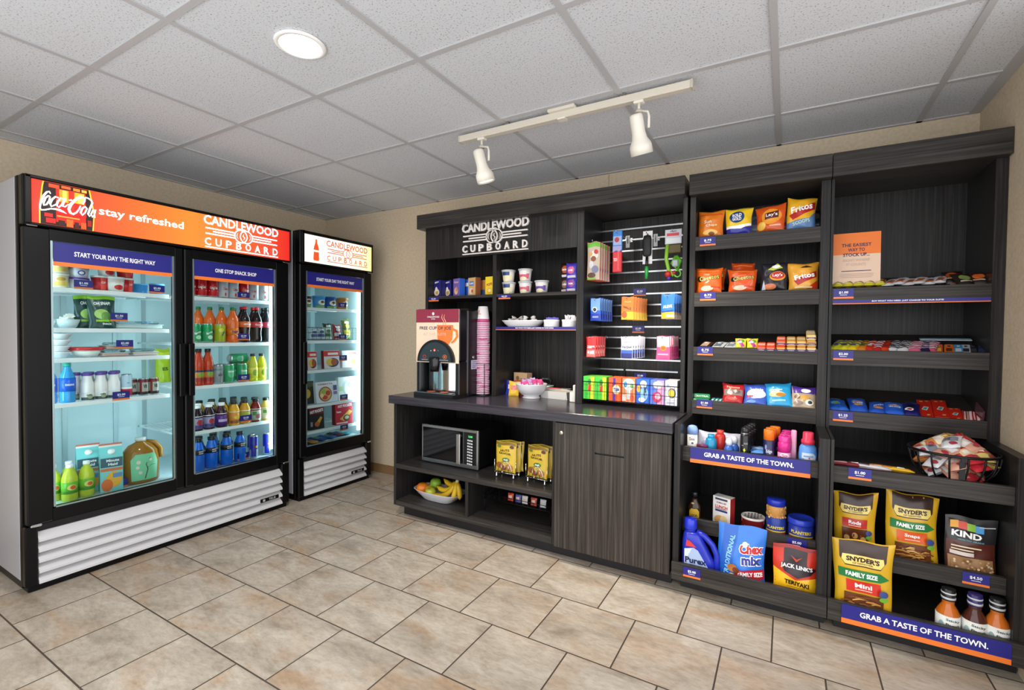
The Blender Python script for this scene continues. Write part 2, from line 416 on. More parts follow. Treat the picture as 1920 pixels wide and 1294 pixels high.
SLAT = M('#cfcfd2', .4); LINER = M('#cfe3e6', .45); SHELFW = M('#eef3f3', .4); SIDEW = M('#b4b7c0', .4)
PX = lambda a, b, off: (off, a, b)     # print straight onto a face that looks along +x, in metres
def ribbon(pts): return pts
SCRIPT = [
 [(.067, .148, .0043), (.063, .158, .0055), (.054, .153, .0064), (.043, .134, .0073), (.035, .111, .0077), (.03, .087, .0064), (.029, .071, .0055), (.034, .064, .0055), (.048, .068, .0051), (.067, .077, .0055), (.085, .08, .0073), (.101, .077, .0094), (.112, .073, .0064), (.125, .066, .0009)],
 [(.06, .138, .0051), (.049, .124, .0064), (.042, .101, .0073), (.043, .088, .006), (.052, .093, .0055), (.062, .113, .0064), (.065, .133, .0051), (.06, .138, .0051)],
 [(.096, .136, .0055), (.085, .139, .0055), (.072, .122, .0073), (.065, .101, .0073), (.069, .088, .006), (.081, .097, .0051), (.092, .109, .0038)],
 [(.114, .134, .0051), (.103, .137, .0051), (.093, .118, .0073), (.088, .098, .0068), (.096, .09, .0055), (.107, .105, .0055), (.116, .129, .0051)],
 [(.121, .141, .0064), (.113, .114, .0073), (.11, .099, .006), (.119, .098, .0051), (.132, .114, .0034)],
 [(.134, .133, .0055), (.145, .138, .0055)],
 [(.186, .127, .0051), (.194, .143, .006), (.196, .157, .0064), (.186, .162, .0073), (.17, .155, .0085), (.155, .138, .0098), (.14, .113, .0107), (.133, .09, .0102), (.138, .074, .0094), (.149, .069, .0077), (.162, .08, .006), (.173, .101, .0051), (.178, .117, .0043)],
 [(.195, .118, .0055), (.184, .104, .0068), (.178, .083, .0073), (.184, .072, .006), (.195, .086, .0055), (.203, .108, .006), (.195, .118, .0055)],
 [(.196, .163, .0051), (.207, .162, .0055), (.22, .154, .0064), (.225, .143, .0064), (.215, .111, .0077), (.207, .082, .0073), (.212, .072, .0051), (.221, .082, .0034)],
 [(.236, .108, .0047), (.226, .106, .0047), (.219, .084, .006), (.223, .07, .0051), (.233, .087, .0047)],
 [(.237, .111, .0051), (.232, .085, .0055), (.234, .07, .0043)]]
def E_(h, s=1.25): return M(h, .5, 0, s)

def cooler(label, y0, y1, ztop, doors, header, badge, lamps):
    """upright glass-door merchandiser; its own axes: x = 0 at the door face, y = 0 in the middle, z up"""
    yc = (y0 + y1) / 2; hw = (y1 - y0) / 2; P = []
    body = MB()
    for s in (-1, 1):
        a, b = sorted((s * hw, s * (hw - .03))); body.box(-.74, -.075, a, b, .05, ztop - .005, SIDEW, .004)
        a, b = sorted((s * (hw - .03), s * (hw - .034))); body.box(-.70, -.075, a, b, .33, 1.78, LINER)
    body.box(-.74, -.705, -hw + .03, hw - .03, .05, ztop - .005, SIDEW).box(-.74, -.075, -hw + .03, hw - .03, ztop - .03, ztop - .006, SIDEW)
    body.box(-.705, -.70, -hw + .034, hw - .034, .33, 1.78, LINER).box(-.70, -.075, -hw + .034, hw - .034, 1.775, 1.785, LINER).box(-.70, -.075, -hw + .034, hw - .034, .32, .375, LINER)
    P.append(('cabinet_body', body))
    fr = MB()
    for s in (-1, 1):
        a, b = sorted((s * hw, s * (hw - .045))); fr.box(-.075, -.048, a, b, .02, ztop - .003, FRAME, .004)
    fr.box(-.075, -.048, -hw + .04, hw - .04, 1.70, ztop - .003, FRAME).box(-.075, -.048, -hw + .04, hw - .04, .30, .38, FRAME)
    if len(doors) > 1: fr.box(-.075, -.048, -.028, .028, .32, 1.75, FRAME)
    P.append(('front_frame', fr))
    P.append(('kick_base', MB().box(-.72, -.02, -hw + .012, hw - .012, .0, .05, FRAME, .004)))
    # header light box
    hz0, hz1 = header['z']
    hb = MB().box(-.075, .006, -hw + .004, hw - .004, hz0 - .012, ztop, FRAME, .006)
    e = .014; hb.box(.004, .022, -hw + .01, hw - .01, hz1, ztop - .002, FRAME, .004).box(.004, .022, -hw + .01, hw - .01, hz0 - .012, hz0, FRAME, .003)
    for s in (-1, 1):
        a, b = sorted((s * (hw - .01), header['y'][0] - yc if s < 0 else header['y'][1] - yc)); hb.box(.004, .022, a, b, hz0 - .01, ztop - .004, FRAME, .003)
    P.append(('header_box', hb))
    # louvred grille
    gr = MB()
    gw0, gw1 = -hw + .047, hw - .06
    fr2 = MB().box(-.05, -.006, -hw, gw0, .03, .318, FRAME, .006).box(-.05, -.006, gw1, hw, .03, .318, FRAME, .006).box(-.06, -.045, gw0, gw1, .04, .31, M('#101013', .6))
    for k in range(5):
        z = .036 + .0505 * k
        gr.prism([(-.044, z + .042), (-.034, z + .042), (.002, z + .012), (.002, z + .001), (-.008, z)], gw0, gw1, SLAT)
    bd = MB().box(.001, .005, gw1 - .165, gw1 - .03, .0885, .114, FRAME, .002)
    bd.decal(lambda a, b, off: (.005 + off, gw1 - .1 + a, .101 + b), [('t', 'TRUE', .02, 0, .05, .014, M('#b9b9b0', .3)), ('e', -.04, 0, .009, .009, M('#b9b9b0', .3))])
    P.append(('grille_frame', fr2)); P.append(('louvre_grille', gr, [('maker_badge', bd)]))
    # shelves, lamps, rails
    for (b0, b1, zs) in header['shelves']:
        for z in zs:
            s = MB(); n = int((b1 - b0) / .024)
            s.box(-.118, -.108, b0, b1, z - .022, z, SHELFW, .002).box(-.66, -.65, b0, b1, z - .012, z - .004, SHELFW)
            for q in (b0, b1 - .006): s.box(-.66, -.11, q, q + .006, z - .014, z - .004, SHELFW)
            for q in (.33,): s.box(-.39, -.38, b0, b1, z - .012, z - .006, SHELFW)
            for k in range(1, n):
                y = b0 + (b1 - b0) * k / n; s.box(-.655, -.112, y - .002, y + .002, z - .005, z - .001, SHELFW)
            P.append(('shelf', s))
        ra = MB()
        for y in (b0 + .05, (b0 + b1) / 2, b1 - .05): ra.box(-.70, -.692, y - .012, y + .012, .38, 1.77, M('#b9cdd0', .35, .5))
        P.append(('shelf_rail', ra))
    for y, s in lamps:
        P.append(('lamp_tube', MB().box(-.096, -.076, y - .02, y + .02, .42, 1.72, M('#eefaff', .4, 0, 4), .006)))
    for (a, b, ga, gb, hs, txt) in doors:
        a -= yc; b -= yc; ga -= yc; gb -= yc
        g0, g1 = header['gz']
        d = MB().box(-.045, 0, a, ga, .325, hz0 - .016, FRAME, .006).box(-.045, 0, gb, b, .325, hz0 - .016, FRAME, .006)
        d.box(-.044, -.001, ga - .004, gb + .004, .326, g0, FRAME).box(-.044, -.001, ga - .004, gb + .004, g1, hz0 - .017, FRAME)
        al = M('#9fb4b8', .3, .8)
        trim = MB().box(-.012, -.004, ga, ga + .008, g0, g1, al).box(-.012, -.004, gb - .008, gb, g0, g1, al).box(-.012, -.004, ga, gb, g0, g0 + .006, al)
        gl = MB().add([(-.014, ga, g0), (-.014, gb, g0), (-.014, gb, g1), (-.014, ga, g1)], [(0, 1, 2, 3)], GLASS)
        hy = a + .022 if hs < 0 else b - .022
        hn = MB().box(0, .034, hy - .006, hy + .006, .875, 1.18, FRAME, .004).box(.026, .036, hy - .016, hy + .016, .872, 1.183, FRAME, .004)
        dc = MB().box(-.0135, -.0115, ga + .012, gb - .006, g1 - .098, g1 - .002, NAVY).box(-.0135, -.0112, ga + .012, gb - .006, g1 - .118, g1 - .098, ORG)
        lw = (gb - ga) * (.66 if len(txt) > 20 else .5)
        dc.decal(lambda p, q, off: (-.0112 + off, (ga + gb) / 2 + p, g1 - .052 + q), [('t', txt, 0, 0, lw, .024, PW, 0, .022)])
        hgs = [('hinge', MB().box(-.02, .012, (b - .05 if hs < 0 else a + .01), (b - .01 if hs < 0 else a + .05), z, z + .012, STEEL, .003)) for z in (.318, hz0 - .016)]
        P.append(('door', d, [('glass', gl), ('handle', hn), ('window_trim', trim), ('banner', dc)] + hgs))
    t = thing('drink_cooler', label, 'refrigerator', P, (.80, yc, 0))
    # backlit header print
    pan = MB(); pw = header['y'][1] - header['y'][0]; ph = hz1 - hz0
    pan.box(-.004, 0, 0, pw, 0, ph, header['mat']); pan.decal(PX, header['art'], .0004, .00025)
    o = mk('header_sign', pan, t); o.location = (.0125, header['y'][0] - yc, hz0)
    for y, s in lamps:
        ld = bpy.data.lights.new('cooler_lamp', 'AREA'); ld.shape = 'RECTANGLE'; ld.size = .02; ld.size_y = 1.3; ld.energy = s * FRL; ld.color = (.60, .92, 1); ld.spread = math.radians(170)
        lo = bpy.data.objects.new('cooler_lamp', ld); COL.objects.link(lo); lo.parent = t
        tgt = Vector((-.45, 0, 0)) - Vector((0, y * (1.0 if len(doors) < 2 else .45), 0)) + Vector((0, y, 0))
        dv = (Vector((-.5, y * .3, 1.05)) - Vector((-.095, y, 1.05))).normalized()
        zz = -dv; yy = Vector((0, 0, 1)); xx = yy.cross(zz)
        lo.matrix_local = Matrix(((xx.x, yy.x, zz.x, -.098), (xx.y, yy.y, zz.y, y), (xx.z, yy.z, zz.z, 1.07), (0, 0, 0, 1)))
    return t

# header art of the wide cooler: bottle body, script, slogan, store logo
bt = []
bt.append(('p', [(.041, .203), (.218, .203), (.222, .18), (.232, .115), (.236, .09), (.231, .002), (.027, .002), (.027, .07), (.031, .12), (.037, .18)], E_('#ffb02e', 1.2)))
bt.append(('p', [(.046, .203), (.212, .203), (.218, .17), (.227, .11), (.231, .085), (.226, .002), (.032, .002), (.032, .07), (.036, .12), (.042, .18)], E_('#1a0906', .8)))
for (x0, x1, y0, y1, c) in [(.088, .20, .02, .18, '#d21707'), (.1, .135, .12, .178, '#ff8a1e'), (.112, .128, .125, .176, '#ffc04a'), (.155, .195, .125, .178, '#ff9a22'), (.17, .19, .13, .17, '#ffd061'), (.062, .1, .18, .197, '#e0431c'), (.108, .142, .186, .198, '#ff5a20'), (.152, .178, .184, .197, '#ff7a24'), (.184, .204, .184, .197, '#ffa33a'),
                          (.045, .075, .038, .055, '#c01a10'), (.05, .085, .01, .033, '#b81410'), (.09, .175, .046, .052, '#ff8c3a'), (.095, .12, .004, .03, '#2a0a05'), (.125, .15, .004, .04, '#ff5a18'), (.155, .172, .004, .032, '#3a0c05'), (.18, .2, .004, .035, '#ff4a10'), (.205, .222, .02, .05, '#8c0e0a'), (.09, .2, .06, .1, '#d01010'), (.135, .155, .06, .18, '#e0260c')]:
    bt.append(('r', x0, x1, y0, y1, E_(c, 1.0)))
WL = E_('#ffffff', 1.7)
for st in SCRIPT: bt.append(('s', [(x, y, w * 1.1) for x, y, w in st], WL))
bt.append(('t', 'stay refreshed', .448, .105, .395, .052, WL, 0, .012))
def shift(it, dx, dy):
    o = []
    for q in it:
        q = list(q)
        if q[0] == 't': q[2] += dx; q[3] += dy
        elif q[0] == 'r': q[1] += dx; q[2] += dx; q[3] += dy; q[4] += dy
        elif q[0] == 's': q[1] = [(x + dx, y + dy, w) for x, y, w in q[1]]
        o.append(tuple(q))
    return o
bt += shift(logo(.485, WL, .02), .998, .105)
mat1 = backlit('backlit_orange_header', [(0, '#e2300f'), (.16, '#ef4a12'), (.3, '#f56a14'), (.52, '#ff8f22'), (.68, '#f76e14'), (.85, '#ee4411'), (1, '#e3160a')], 1.15, 1, 1.342)
OR2 = E_('#e8571c', .9)
art2 = [('p', [(.083, .018), (.125, .018), (.13, .03), (.127, .075), (.13, .095), (.123, .125), (.113, .15), (.111, .178), (.097, .178), (.095, .15), (.086, .125), (.079, .095), (.082, .075), (.078, .03)], E_('#f2481c', 1.0)),
        ('r', .079, .13, .083, .097, E_('#fff4e4', 1.2)), ('t', 'Coca-Cola', .1045, .09, .044, .008, OR2)]
art2 += shift(logo(.41, OR2, .02), .40, .105)
mat2 = backlit('backlit_cream_header', [(0, '#fff6dd'), (.5, '#fffaf0'), (.85, '#fff0c4'), (1, '#f3d98a')], 1.5, 1, .65)
cooler('wide two-door glass cooler with an orange backlit header', -2.325, -.95, 1.98,
       [(-2.318, -1.640, -2.222, -1.688, 1, 'START YOUR DAY THE RIGHT WAY'), (-1.634, -.957, -1.588, -1.056, -1, 'ONE STOP SNACK SHOP')],
       dict(z=(1.757, 1.962), y=(-2.292, -.952), gz=(.386, 1.686), mat=mat1, art=bt,
            shelves=[(-.635, -.03, (1.47, 1.265, 1.11, .88)), (.03, .635, (1.472, 1.18, .91, .625))]), 0, [(-.625, .9), (0, .8), (.61, 1.5)])
cooler('narrow single-door cooler with a cream backlit header standing in the corner', -.875, -.17, 2.0,
       [(-.868, -.177, -.812, -.262, -1, 'START YOUR DAY THE RIGHT WAY')],
       dict(z=(1.772, 1.975), y=(-.842, -.192), gz=(.398, 1.708), mat=mat2, art=art2,
            shelves=[(-.305, .305, (1.447, 1.188, .957, .685, .482))]), 0, [(.285, 1.1)])

# ------------------------------------------------------------------ coffee counter: base cabinet, worktop, hutch
P = []
P.append(('side_panel', MB().box(1.565, 1.587, -.70, 0, .08, .777, LAMV, .0015)))
P.append(('side_panel', MB().box(2.757, 2.779, -.70, 0, .08, .777, LAMV, .0015)))
P.append(('side_panel', MB().box(3.38, 3.40, -.698, 0, .08, .777, LAMV, .0015)))
P.append(('back_panel', MB().box(1.587, 3.38, -.02, -.004, .08, .777, LAMV)))
P.append(('bottom_board', MB().box(1.587, 2.757, -.70, -.02, .08, .115, LAMH, .0015)))
P.append(('shelf', MB().box(1.587, 2.757, -.70, -.02, .335, .365, LAMH, .0015)))
P.append(('divider', MB().box(2.163, 2.184, -.70, -.02, .115, .335, LAMV, .0015)))
lk = MB().lathe([(0, .004), (.009, .004), (.011, 0), (.011, -.002), (0, -.002)], M('#d9d2bd', .25, .8), 20); lk.move(Matrix.Translation((2.819, -.7215, .718)) @ Matrix.Rotation(PI / 2, 4, 'X'))
lk.box(2.8182, 2.8198, -.7262, -.725, .714, .722, BLACK)
dr = MB().box(2.782, 3.011, -.72, -.70, .082, .772, LAMD, .0015).box(3.168, 3.402, -.72, -.70, .082, .772, LAMD, .0015).box(3.011, 3.168, -.72, -.70, .082, .626, LAMD).box(3.011, 3.168, -.72, -.70, .636, .772, LAMD).box(3.011, 3.168, -.705, -.70, .626, .636, BLACK)
P.append(('door', dr, [('lock', lk)]))
P.append(('toe_kick', MB().box(1.598, 3.395, -.63, -.61, 0, .08, KICK)))
thingw('base_cabinet', 'dark wood-grain base cabinet with open bays and one plain locking door', 'cabinet', P, (2.48, -.35, 0))
wt = MB().box(1.545, 3.408, -.732, 0, .779, .832, LAMT, .002)
thingw('countertop', 'dark laminate worktop along the coffee cabinet', 'worktop', wt, (2.48, -.36, .779))
P = []
P.append(('side_panel', MB().box(1.565, 1.587, -.38, 0, .832, 2.008, LAMV, .0015)))
P.append(('side_panel', MB().box(2.757, 2.802, -.38, 0, .832, 2.008, LAMV, .0015)))
P.append(('side_panel', MB().box(3.374, 3.398, -.38, 0, .832, 2.008, LAMV, .0015)))
P.append(('divider', MB().box(2.144, 2.174, -.372, -.02, .832, 1.79, LAMV, .0015)))
P.append(('back_panel', MB().box(1.587, 2.757, -.02, -.004, .832, 2.008, LAMV)))
P.append(('fascia_panel', MB().box(1.587, 2.757, -.382, -.362, 1.79, 2.008, LAMV)))
P.append(('shelf', MB().box(1.587, 2.144, -.37, -.02, 1.503, 1.524, LAMH, .0015)))
P.append(('shelf', MB().box(2.174, 2.757, -.37, -.02, 1.503, 1.524, LAMH, .0015)))
P.append(('shelf', MB().box(2.174, 2.757, -.37, -.02, 1.282, 1.302, LAMH, .0015)))
P.append(('crown_board', MB().box(1.535, 3.393, -.445, -.004, 2.008, 2.108, LAMH, .002)))
sl = MB(); al = MB(); zs = [.83] + [1.029 + .0701 * k for k in range(-2, 14)] + [2.008]
for k in range(len(zs) - 1):
    sl.box(2.802, 3.374, -.052, -.02, zs[k] + .004, zs[k + 1] - .004, LAMV, .001)
    if 0 < k: al.box(2.802, 3.374, -.05, -.03, zs[k] - .0045, zs[k] - .0015, SILV).box(2.802, 3.374, -.054, -.05, zs[k] - .0045, zs[k] + .0045, SILV)
sl.box(2.802, 3.374, -.03, -.004, .832, 2.0, BLACK)
P.append(('slat_panel', sl, [('slat_insert', al)]))
thingw('display_hutch', 'tall dark wood-grain hutch with shelves and a slatted peg panel', 'hutch', P, (2.48, -.19, .832))
# raised letters on the fascia
def raised(items, mp_front, depth, mat):
    """letters with real thickness: the print plus its sides"""
    m = MB()
    for it in items:
        t = MB().decal(lambda a, b, off: (a, b, 0), [it]); edges = {}
        for f in t.f:
            for i in range(len(f)):
                e = (f[i], f[(i + 1) % len(f)]); edges[e] = edges.get(e, 0) + 1
        front = [mp_front(v[0], v[1], depth) for v in t.v]; back = [mp_front(v[0], v[1], 0) for v in t.v]; n = len(t.v)
        m.add(front + back, list(t.f) + [(a, a + n, b + n, b) for (a, b) in edges if (b, a) not in edges], mat)
    return m
LOGOM = M('#ece6e2', .35)
sg = raised(logo(.528, LOGOM), lambda a, b, off: (2.166 + a, -.3822 - off, 1.907 + b), .012, LOGOM)
thingw('letter_sign', 'raised off-white store lettering with two linked rings on the hutch fascia', 'sign', sg, (2.166, -.382, 1.82))

# ------------------------------------------------------------------ the two tall snack shelving units
def unit(label, x0, x1, il, ir, lipy5, lipy6, low_lips):
    P = []; th = .001
    prof = [(-.004, .062), (-.70, .062), (-.70, .825), (-.38, .825), (-.38, 2.003), (-.004, 2.003)]
    P.append(('side_panel', MB().prism(prof, x0 + th, il, LAMV, 'x')))
    P.append(('side_panel', MB().prism(prof, ir, x1 - th, LAMV, 'x')))
    P.append(('back_panel', MB().box(il, ir, -.02, -.004, .062, 2.003, LAMV)))
    P.append(('crown_board', MB().box(x0 + .0005, x1 - .0005, -.425, -.004, 2.004, 2.112, LAMH, .002)))
    for z in (1.787, 1.487, 1.197, .908):
        if z > 1.7 and x0 > 4: continue
        P.append(('shelf', MB().prism([(-.362, z - .045), (-.02, z + .057), (-.02, z + .075), (-.362, z - .027)], il, ir, LAMH, 'x')))
        P.append(('shelf_lip', MB().box(il, ir, -.382, -.362, z - .074, z, LAMH, .001)))
    for y, zt, zb, dep in low_lips:
        P.append(('shelf', MB().box(il, ir, y + .02, -.02, zb + .004, zb + .022, LAMH)))
        P.append(('shelf_lip', MB().box(il, ir, y, y + .02, zb, zt, LAMH, .001)))
    P.append(('shelf', MB().box(il, ir, -.70, -.02, .075, .095, LAMH)))
    P.append(('bottom_rail', MB().box(x0 + .001, x1 - .001, -.722, -.701, .070, .155, LAMH, .001)))
    P.append(('toe_kick', MB().box(x0 + .03, x1 - .004, -.63, -.61, 0, .062, KICK)))
    thingw('snack_shelf_unit', label, 'shelving', P, ((x0 + x1) / 2, -.2, 0))
unit('tall dark shelving unit with crisps on top next to the peg panel', 3.411, 4.0465, 3.440, 4.008, 0, 0, [(-.64, .71, .637, 0), (-.60, .342, .273, 0)])
unit('tall dark shelving unit against the side wall holding candy and pretzels', 4.0475, 4.653, 4.060, 4.614, 0, 0, [(-.68, .712, .642, 0), (-.63, .352, .285, 0)])

# ------------------------------------------------------------------ signs and price tags
def tag_mb(txt, w=.078, h=.046, back=NAVY):
    m = MB().box(-w / 2, w / 2, -.001, .001, .0085, h, back).box(-w / 2, w / 2, -.0012, .001, 0, .0085, ORG)
    m.decal(flat(-.0012, 1, 1, 0), [('t', txt, 0, h * .62, w * .46, h * .28, PW, 0, .02), ('r', -.014, .014, h * .36, h * .40, PW)])
    return m
def ptag(txt, where, loc, rz=0.0, w=.078, h=.046):
    return thing('price_tag', 'navy price tag marked %s %s' % (txt.replace('$', '').strip(), where), 'price tag', tag_mb(txt, w, h), loc, rz, group='price tags')
FX = PI / 2     # things in the coolers face the room, along +x
for txt, where, y, z in [('$1.00', 'under the purple yogurt cups', -2.066, 1.47), ('$5.00', 'before the blue tubs in the wide cooler', -1.732, 1.473), ('$1.50', 'beside the dark green pouches', -1.915, 1.306), ('$2.00', 'before the clear sandwich boxes', -1.89, 1.156), ('$2.00', 'before the white shake bottles', -1.909, .872), ('$6.49', 'before the juice carton on the cooler floor', -1.921, .384)]:
    ptag(txt, where, (.697, y, z), FX)
for txt, where, y, z in [('$1.25', 'before the red cola cans', -1.222, 1.474), ('$2.00', 'before the orange soda bottles', -1.223, 1.196), ('$2.50', 'before the green cans in the soda side', -1.222, .918), ('$2.00', 'before the black-capped juice bottles', -1.209, .64), ('$3.00', 'before the blue drink bottles', -1.228, .386)]:
    ptag(txt, where, (.697, y, z), FX)
for txt, where, y, z in [('$3.00', 'before the ice cream tubs', -.403, 1.452), ('$1.00', 'on the wire freezer basket', -.40, 1.193), ('$4.00', 'before the red dinner boxes', -.394, 1.02), ('$6.00', 'before the pizza box', -.386, .694), ('$4.00', 'below the filled-pastry boxes', -.383, .441)]:
    ptag(txt, where, (.703, y, z), FX)
for txt, where, x, y, z in [('$.75', 'on the topmost crisp shelf', 3.503, -.384, 1.735), ('$.75', 'on the cheese puff shelf', 3.509, -.384, 1.444), ('$.75', 'on the cracker shelf', 3.501, -.384, 1.152), ('$1.00', 'on the gum and cookie shelf', 3.502, -.384, .868),
                            ('$1.00', 'on the shelf under the orange poster', 4.104, -.384, 1.437), ('$2.00', 'on the shelf of striped candy bars', 4.109, -.384, 1.148), ('$1.25', 'on the shelf of blue cookie packs', 4.114, -.384, .859),
                            ('$5.00', 'below the blue peanut tin', 3.935, -.6025, .293), ('$2.00', 'below the blue detergent jug', 3.507, -.724, .10), ('$1.00', 'below the meat sticks', 4.151, -.6825, .666), ('$4.50', 'below the dark granola pouch', 4.528, -.6325, .303)]:
    ptag(txt, where, (x, y, z))
for txt, where, x, z in [('$2.00', 'among the upper pegs', 3.058, 1.507), ('$2.00', 'among the medicine pegs', 3.052, 1.270), ('$2.00', 'behind the detergent boxes', 3.069, .968)]:
    ptag(txt, where, (x, -.056, z))
ptag('$1.00', 'under the small blue cereal boxes', (1.638, -.373, 1.488), w=.092, h=.03)
ptag('$2.00', 'under the stacked oatmeal cups', (2.24, -.373, 1.488), w=.092, h=.03)
def strip(label, txt, w, h, oh, loc, tw, th, bold=.025):
    m = MB().box(-w / 2, w / 2, -.0012, .0012, oh, h, NAVY).box(-w / 2, w / 2, -.0015, .0012, 0, oh, ORG)
    m.decal(flat(-.0014, 1, 1, 0), [('t', txt, 0, oh + (h - oh) * .5, tw, th, PW, 0, bold)])
    thing('shelf_banner', label, 'sign', m, loc)
strip('navy banner reading grab a taste of the town under the deodorants', 'GRAB A TASTE OF THE TOWN.', .502, .075, .018, (3.728, -.642, .634), .375, .022)
strip('navy banner reading grab a taste of the town along the bottom rail', 'GRAB A TASTE OF THE TOWN.', .508, .078, .020, (4.351, -.7245, .074), .385, .023)
BUY = 'BUY WHAT YOU NEED. JUST CHARGE TO YOUR SUITE!'
strip('thin navy strip of small print under the creamer dish', BUY, .583, .021, .004, (2.4655, -.3725, 1.282), .275, .008)
strip('thin navy strip of small print under the shelf with the poster', BUY, .548, .019, .004, (4.337, -.384, 1.411), .25, .008)
# poster
po = MB().box(-.094, .094, -.0015, .0015, 0, .262, M('#e6c6ae', .4)).box(-.094, .094, -.0022, .0, .158, .262, M('#ef7a26', .4))
NV2 = M('#2b2450', .5)
po.decal(flat(-.0024, 1, 1, 0), [('t', 'THE EASIEST', 0, .203, .117, .016, NV2, 0, .02), ('t', 'WAY TO', 0, .18, .066, .016, NV2, 0, .02), ('t', 'STOCK UP...', 0, .156, .104, .016, NV2, 0, .02),
    ('t', 'RIGHT WHERE', .0, .13, .104, .013, M('#cdb4a2', .5), 0, .0), ('t', 'IT COUNTS', .0, .109, .076, .013, M('#cdb4a2', .5), 0, 0), ('r', -.058, .058, .076, .079, NV2), ('r', -.062, .068, .062, .0635, M('#b09a92', .5)), ('r', -.064, .066, .054, .0555, M('#b09a92', .5)), ('r', -.056, .06, .046, .0475, M('#b09a92', .5)), ('e', 0, .02, .004, .004, NV2)])
po.box(-.08, .08, 0, .05, 0, .003, CLEAR)
thing('shelf_poster', 'orange and cream notice standing behind the yellow candy packs', 'poster', po, (4.158, -.30, 1.497), rx=-.06)

# ------------------------------------------------------------------ package builders (all face -y, base at z = 0)
def bagmap(w, h, d, style, seed):
    r = random.Random(seed); ph = [r.uniform(0, 6.3) for _ in range(6)]
    def f(a, b, side, off=0.0):
        aa = min(1, abs(a)); t = (b + 1) / 2
        if style == 'pillow': pr = max(0, 1 - abs(b) ** 3.2) ** .55
        elif style == 'pouch': pr = min(1, max(0, 1 - t) * 1.55) ** .75 * (1 if t > .06 else .82 + .18 * t / .06)
        else: pr = max(0, 1 - abs(b) ** 6) ** .5
        dome = max(0, 1 - aa ** 2.4) ** .7
        wr = 1 + .10 * math.sin(5 * a + ph[0] + 3 * b) * math.sin(4.5 * b + ph[1]) + .06 * math.sin(11 * a + ph[2]) * abs(b) + .05 * math.sin(9 * b - 5 * a + ph[3])
        th = d / 2 * pr * dome * wr
        pin = 1 - (.055 if style != 'bar' else .02) * (1 - b * b) if style != 'pouch' else 1 - .03 * (1 - b * b) - .02 * t
        x = a * w / 2 * pin * (1 + .03 * math.sin(ph[0]) * b + (.03 * b if style == 'pillow' else 0)) + (.014 * w * math.sin(3 * b + ph[4]))
        z = t * h + h * max(0, b) * (.016 * math.sin(4 * a + ph[5]) + (.03 * a * math.sin(ph[1]) + .02 * a * a if style == 'pillow' else 0))
        return (x, (-th - off - .0008) if side < 0 else (th + .0008), z)
    return f
def bag(w, h, d, base, items, style='pillow', seed=1, n=22, fn=None):
    f = bagmap(w, h, d, style, seed); m = MB()
    mat = fn if fn else base
    m.grid(lambda a, b: f(a, b, -1), n, n, mat); m.grid(lambda a, b: f(a, b, 1), 10, 10, base, True, True)
    m.decal(lambda a, b, off: f(a, b, -1, off), items, .0010, .0004, .14 if max(w, h) > .12 else .22)
    return m
def carton(w, d, h, base, items, side=None, top=None, sitems=None, c=.0008):
    m = MB().box(-w / 2, w / 2, -d / 2, d / 2, 0, h, base, c)
    if side: m.box(w / 2 - .0004, w / 2 + .0004, -d / 2 + .001, d / 2 - .001, .001, h - .001, side); m.box(-w / 2 - .0004, -w / 2 + .0004, -d / 2 + .001, d / 2 - .001, .001, h - .001, side)
    if top: m.box(-w / 2 + .001, w / 2 - .001, -d / 2 + .001, d / 2 - .001, h - .0004, h + .0004, top)
    m.decal(flat(-d / 2, w / 2, h / 2, h / 2), items)
    if sitems: m.decal(flatx(w / 2 + .0005, d / 2, h / 2, h / 2), sitems)
    return m
def can(r, h, bands, items=(), top=SILV, n=22):
    """bands: (fraction up, paint)"""
    pr = [(0, .002), (r * .72, .0), (r * .8, .002), (r, h * .07)]; ms = [top, top, top]
    for f, c in bands: pr.append((r, h * (.07 + f * .83))); ms.append(c)
    pr += [(r * .86, h * .965), (r * .88, h), (r * .8, h), (r * .78, h * .985), (0, h * .98)]; ms += [bands[-1][1], top, top, top, top]
    m = MB().lathe(pr, ms, n); m.decal(wrapc(r, h * .42, h * .5), items, sub=.2)
    return m
def bottle(Rr, h, liq, capm, lab=None, items=(), shape='juice', caph=.09, rn=.42, n=18, labm=None, ring=None):
    rn *= Rr
    prof = {'juice': [(0, 0), (.9, 0), (1, .02), (1, .10), (.95, .14), (.95, .5), (1, .54), (1, .6), (.8, .74)],
            'soda': [(0, .01), (.7, 0), (.98, .03), (.98, .12), (.9, .2), (.88, .3), (1, .42), (1, .58), (.9, .68), (.62, .78)],
            'straight': [(0, 0), (.94, 0), (1, .02), (1, .56), (.97, .62), (.75, .76)],
            'sauce': [(0, 0), (.95, 0), (1, .02), (1, .44), (.97, .50), (.72, .6), (.5, .68)],
            'water': [(0, 0), (.92, 0), (1, .02), (.96, .08), (1, .14), (.96, .2), (1, .26), (1, .55), (.9, .66), (.6, .78)]}[shape]
    zt = 1 - caph
    pr = [(Rr * a, h * b) for a, b in prof] + [(rn, h * min(zt - .02, prof[-1][1] + .1)), (rn, h * zt)]
    b = MB().lathe(pr, liq, n)
    if ring: b.lathe([(Rr * 1.005, h * ring - .002), (Rr * 1.005, h * ring + .002)], PW, n)
    P = [('bottle_body', b)]
    c = MB().lathe([(0, h * zt), (rn * 1.12, h * zt), (rn * 1.14, h * (zt + .01)), (rn * 1.1, h * .995), (rn, h), (0, h)], capm, 16)
    P.append(('cap', c))
    if lab or items:
        l = MB()
        z0, z1, lm = lab
        rr = max(a for a, q in prof) * Rr + .0006
        l.lathe([(rr, z0 * h), (rr, z1 * h)], lm, n); l.decal(wrapc(rr, (z1 - z0) * h / 2, (z0 + z1) / 2 * h), items, sub=.2)
        P.append(('label', l))
    return P
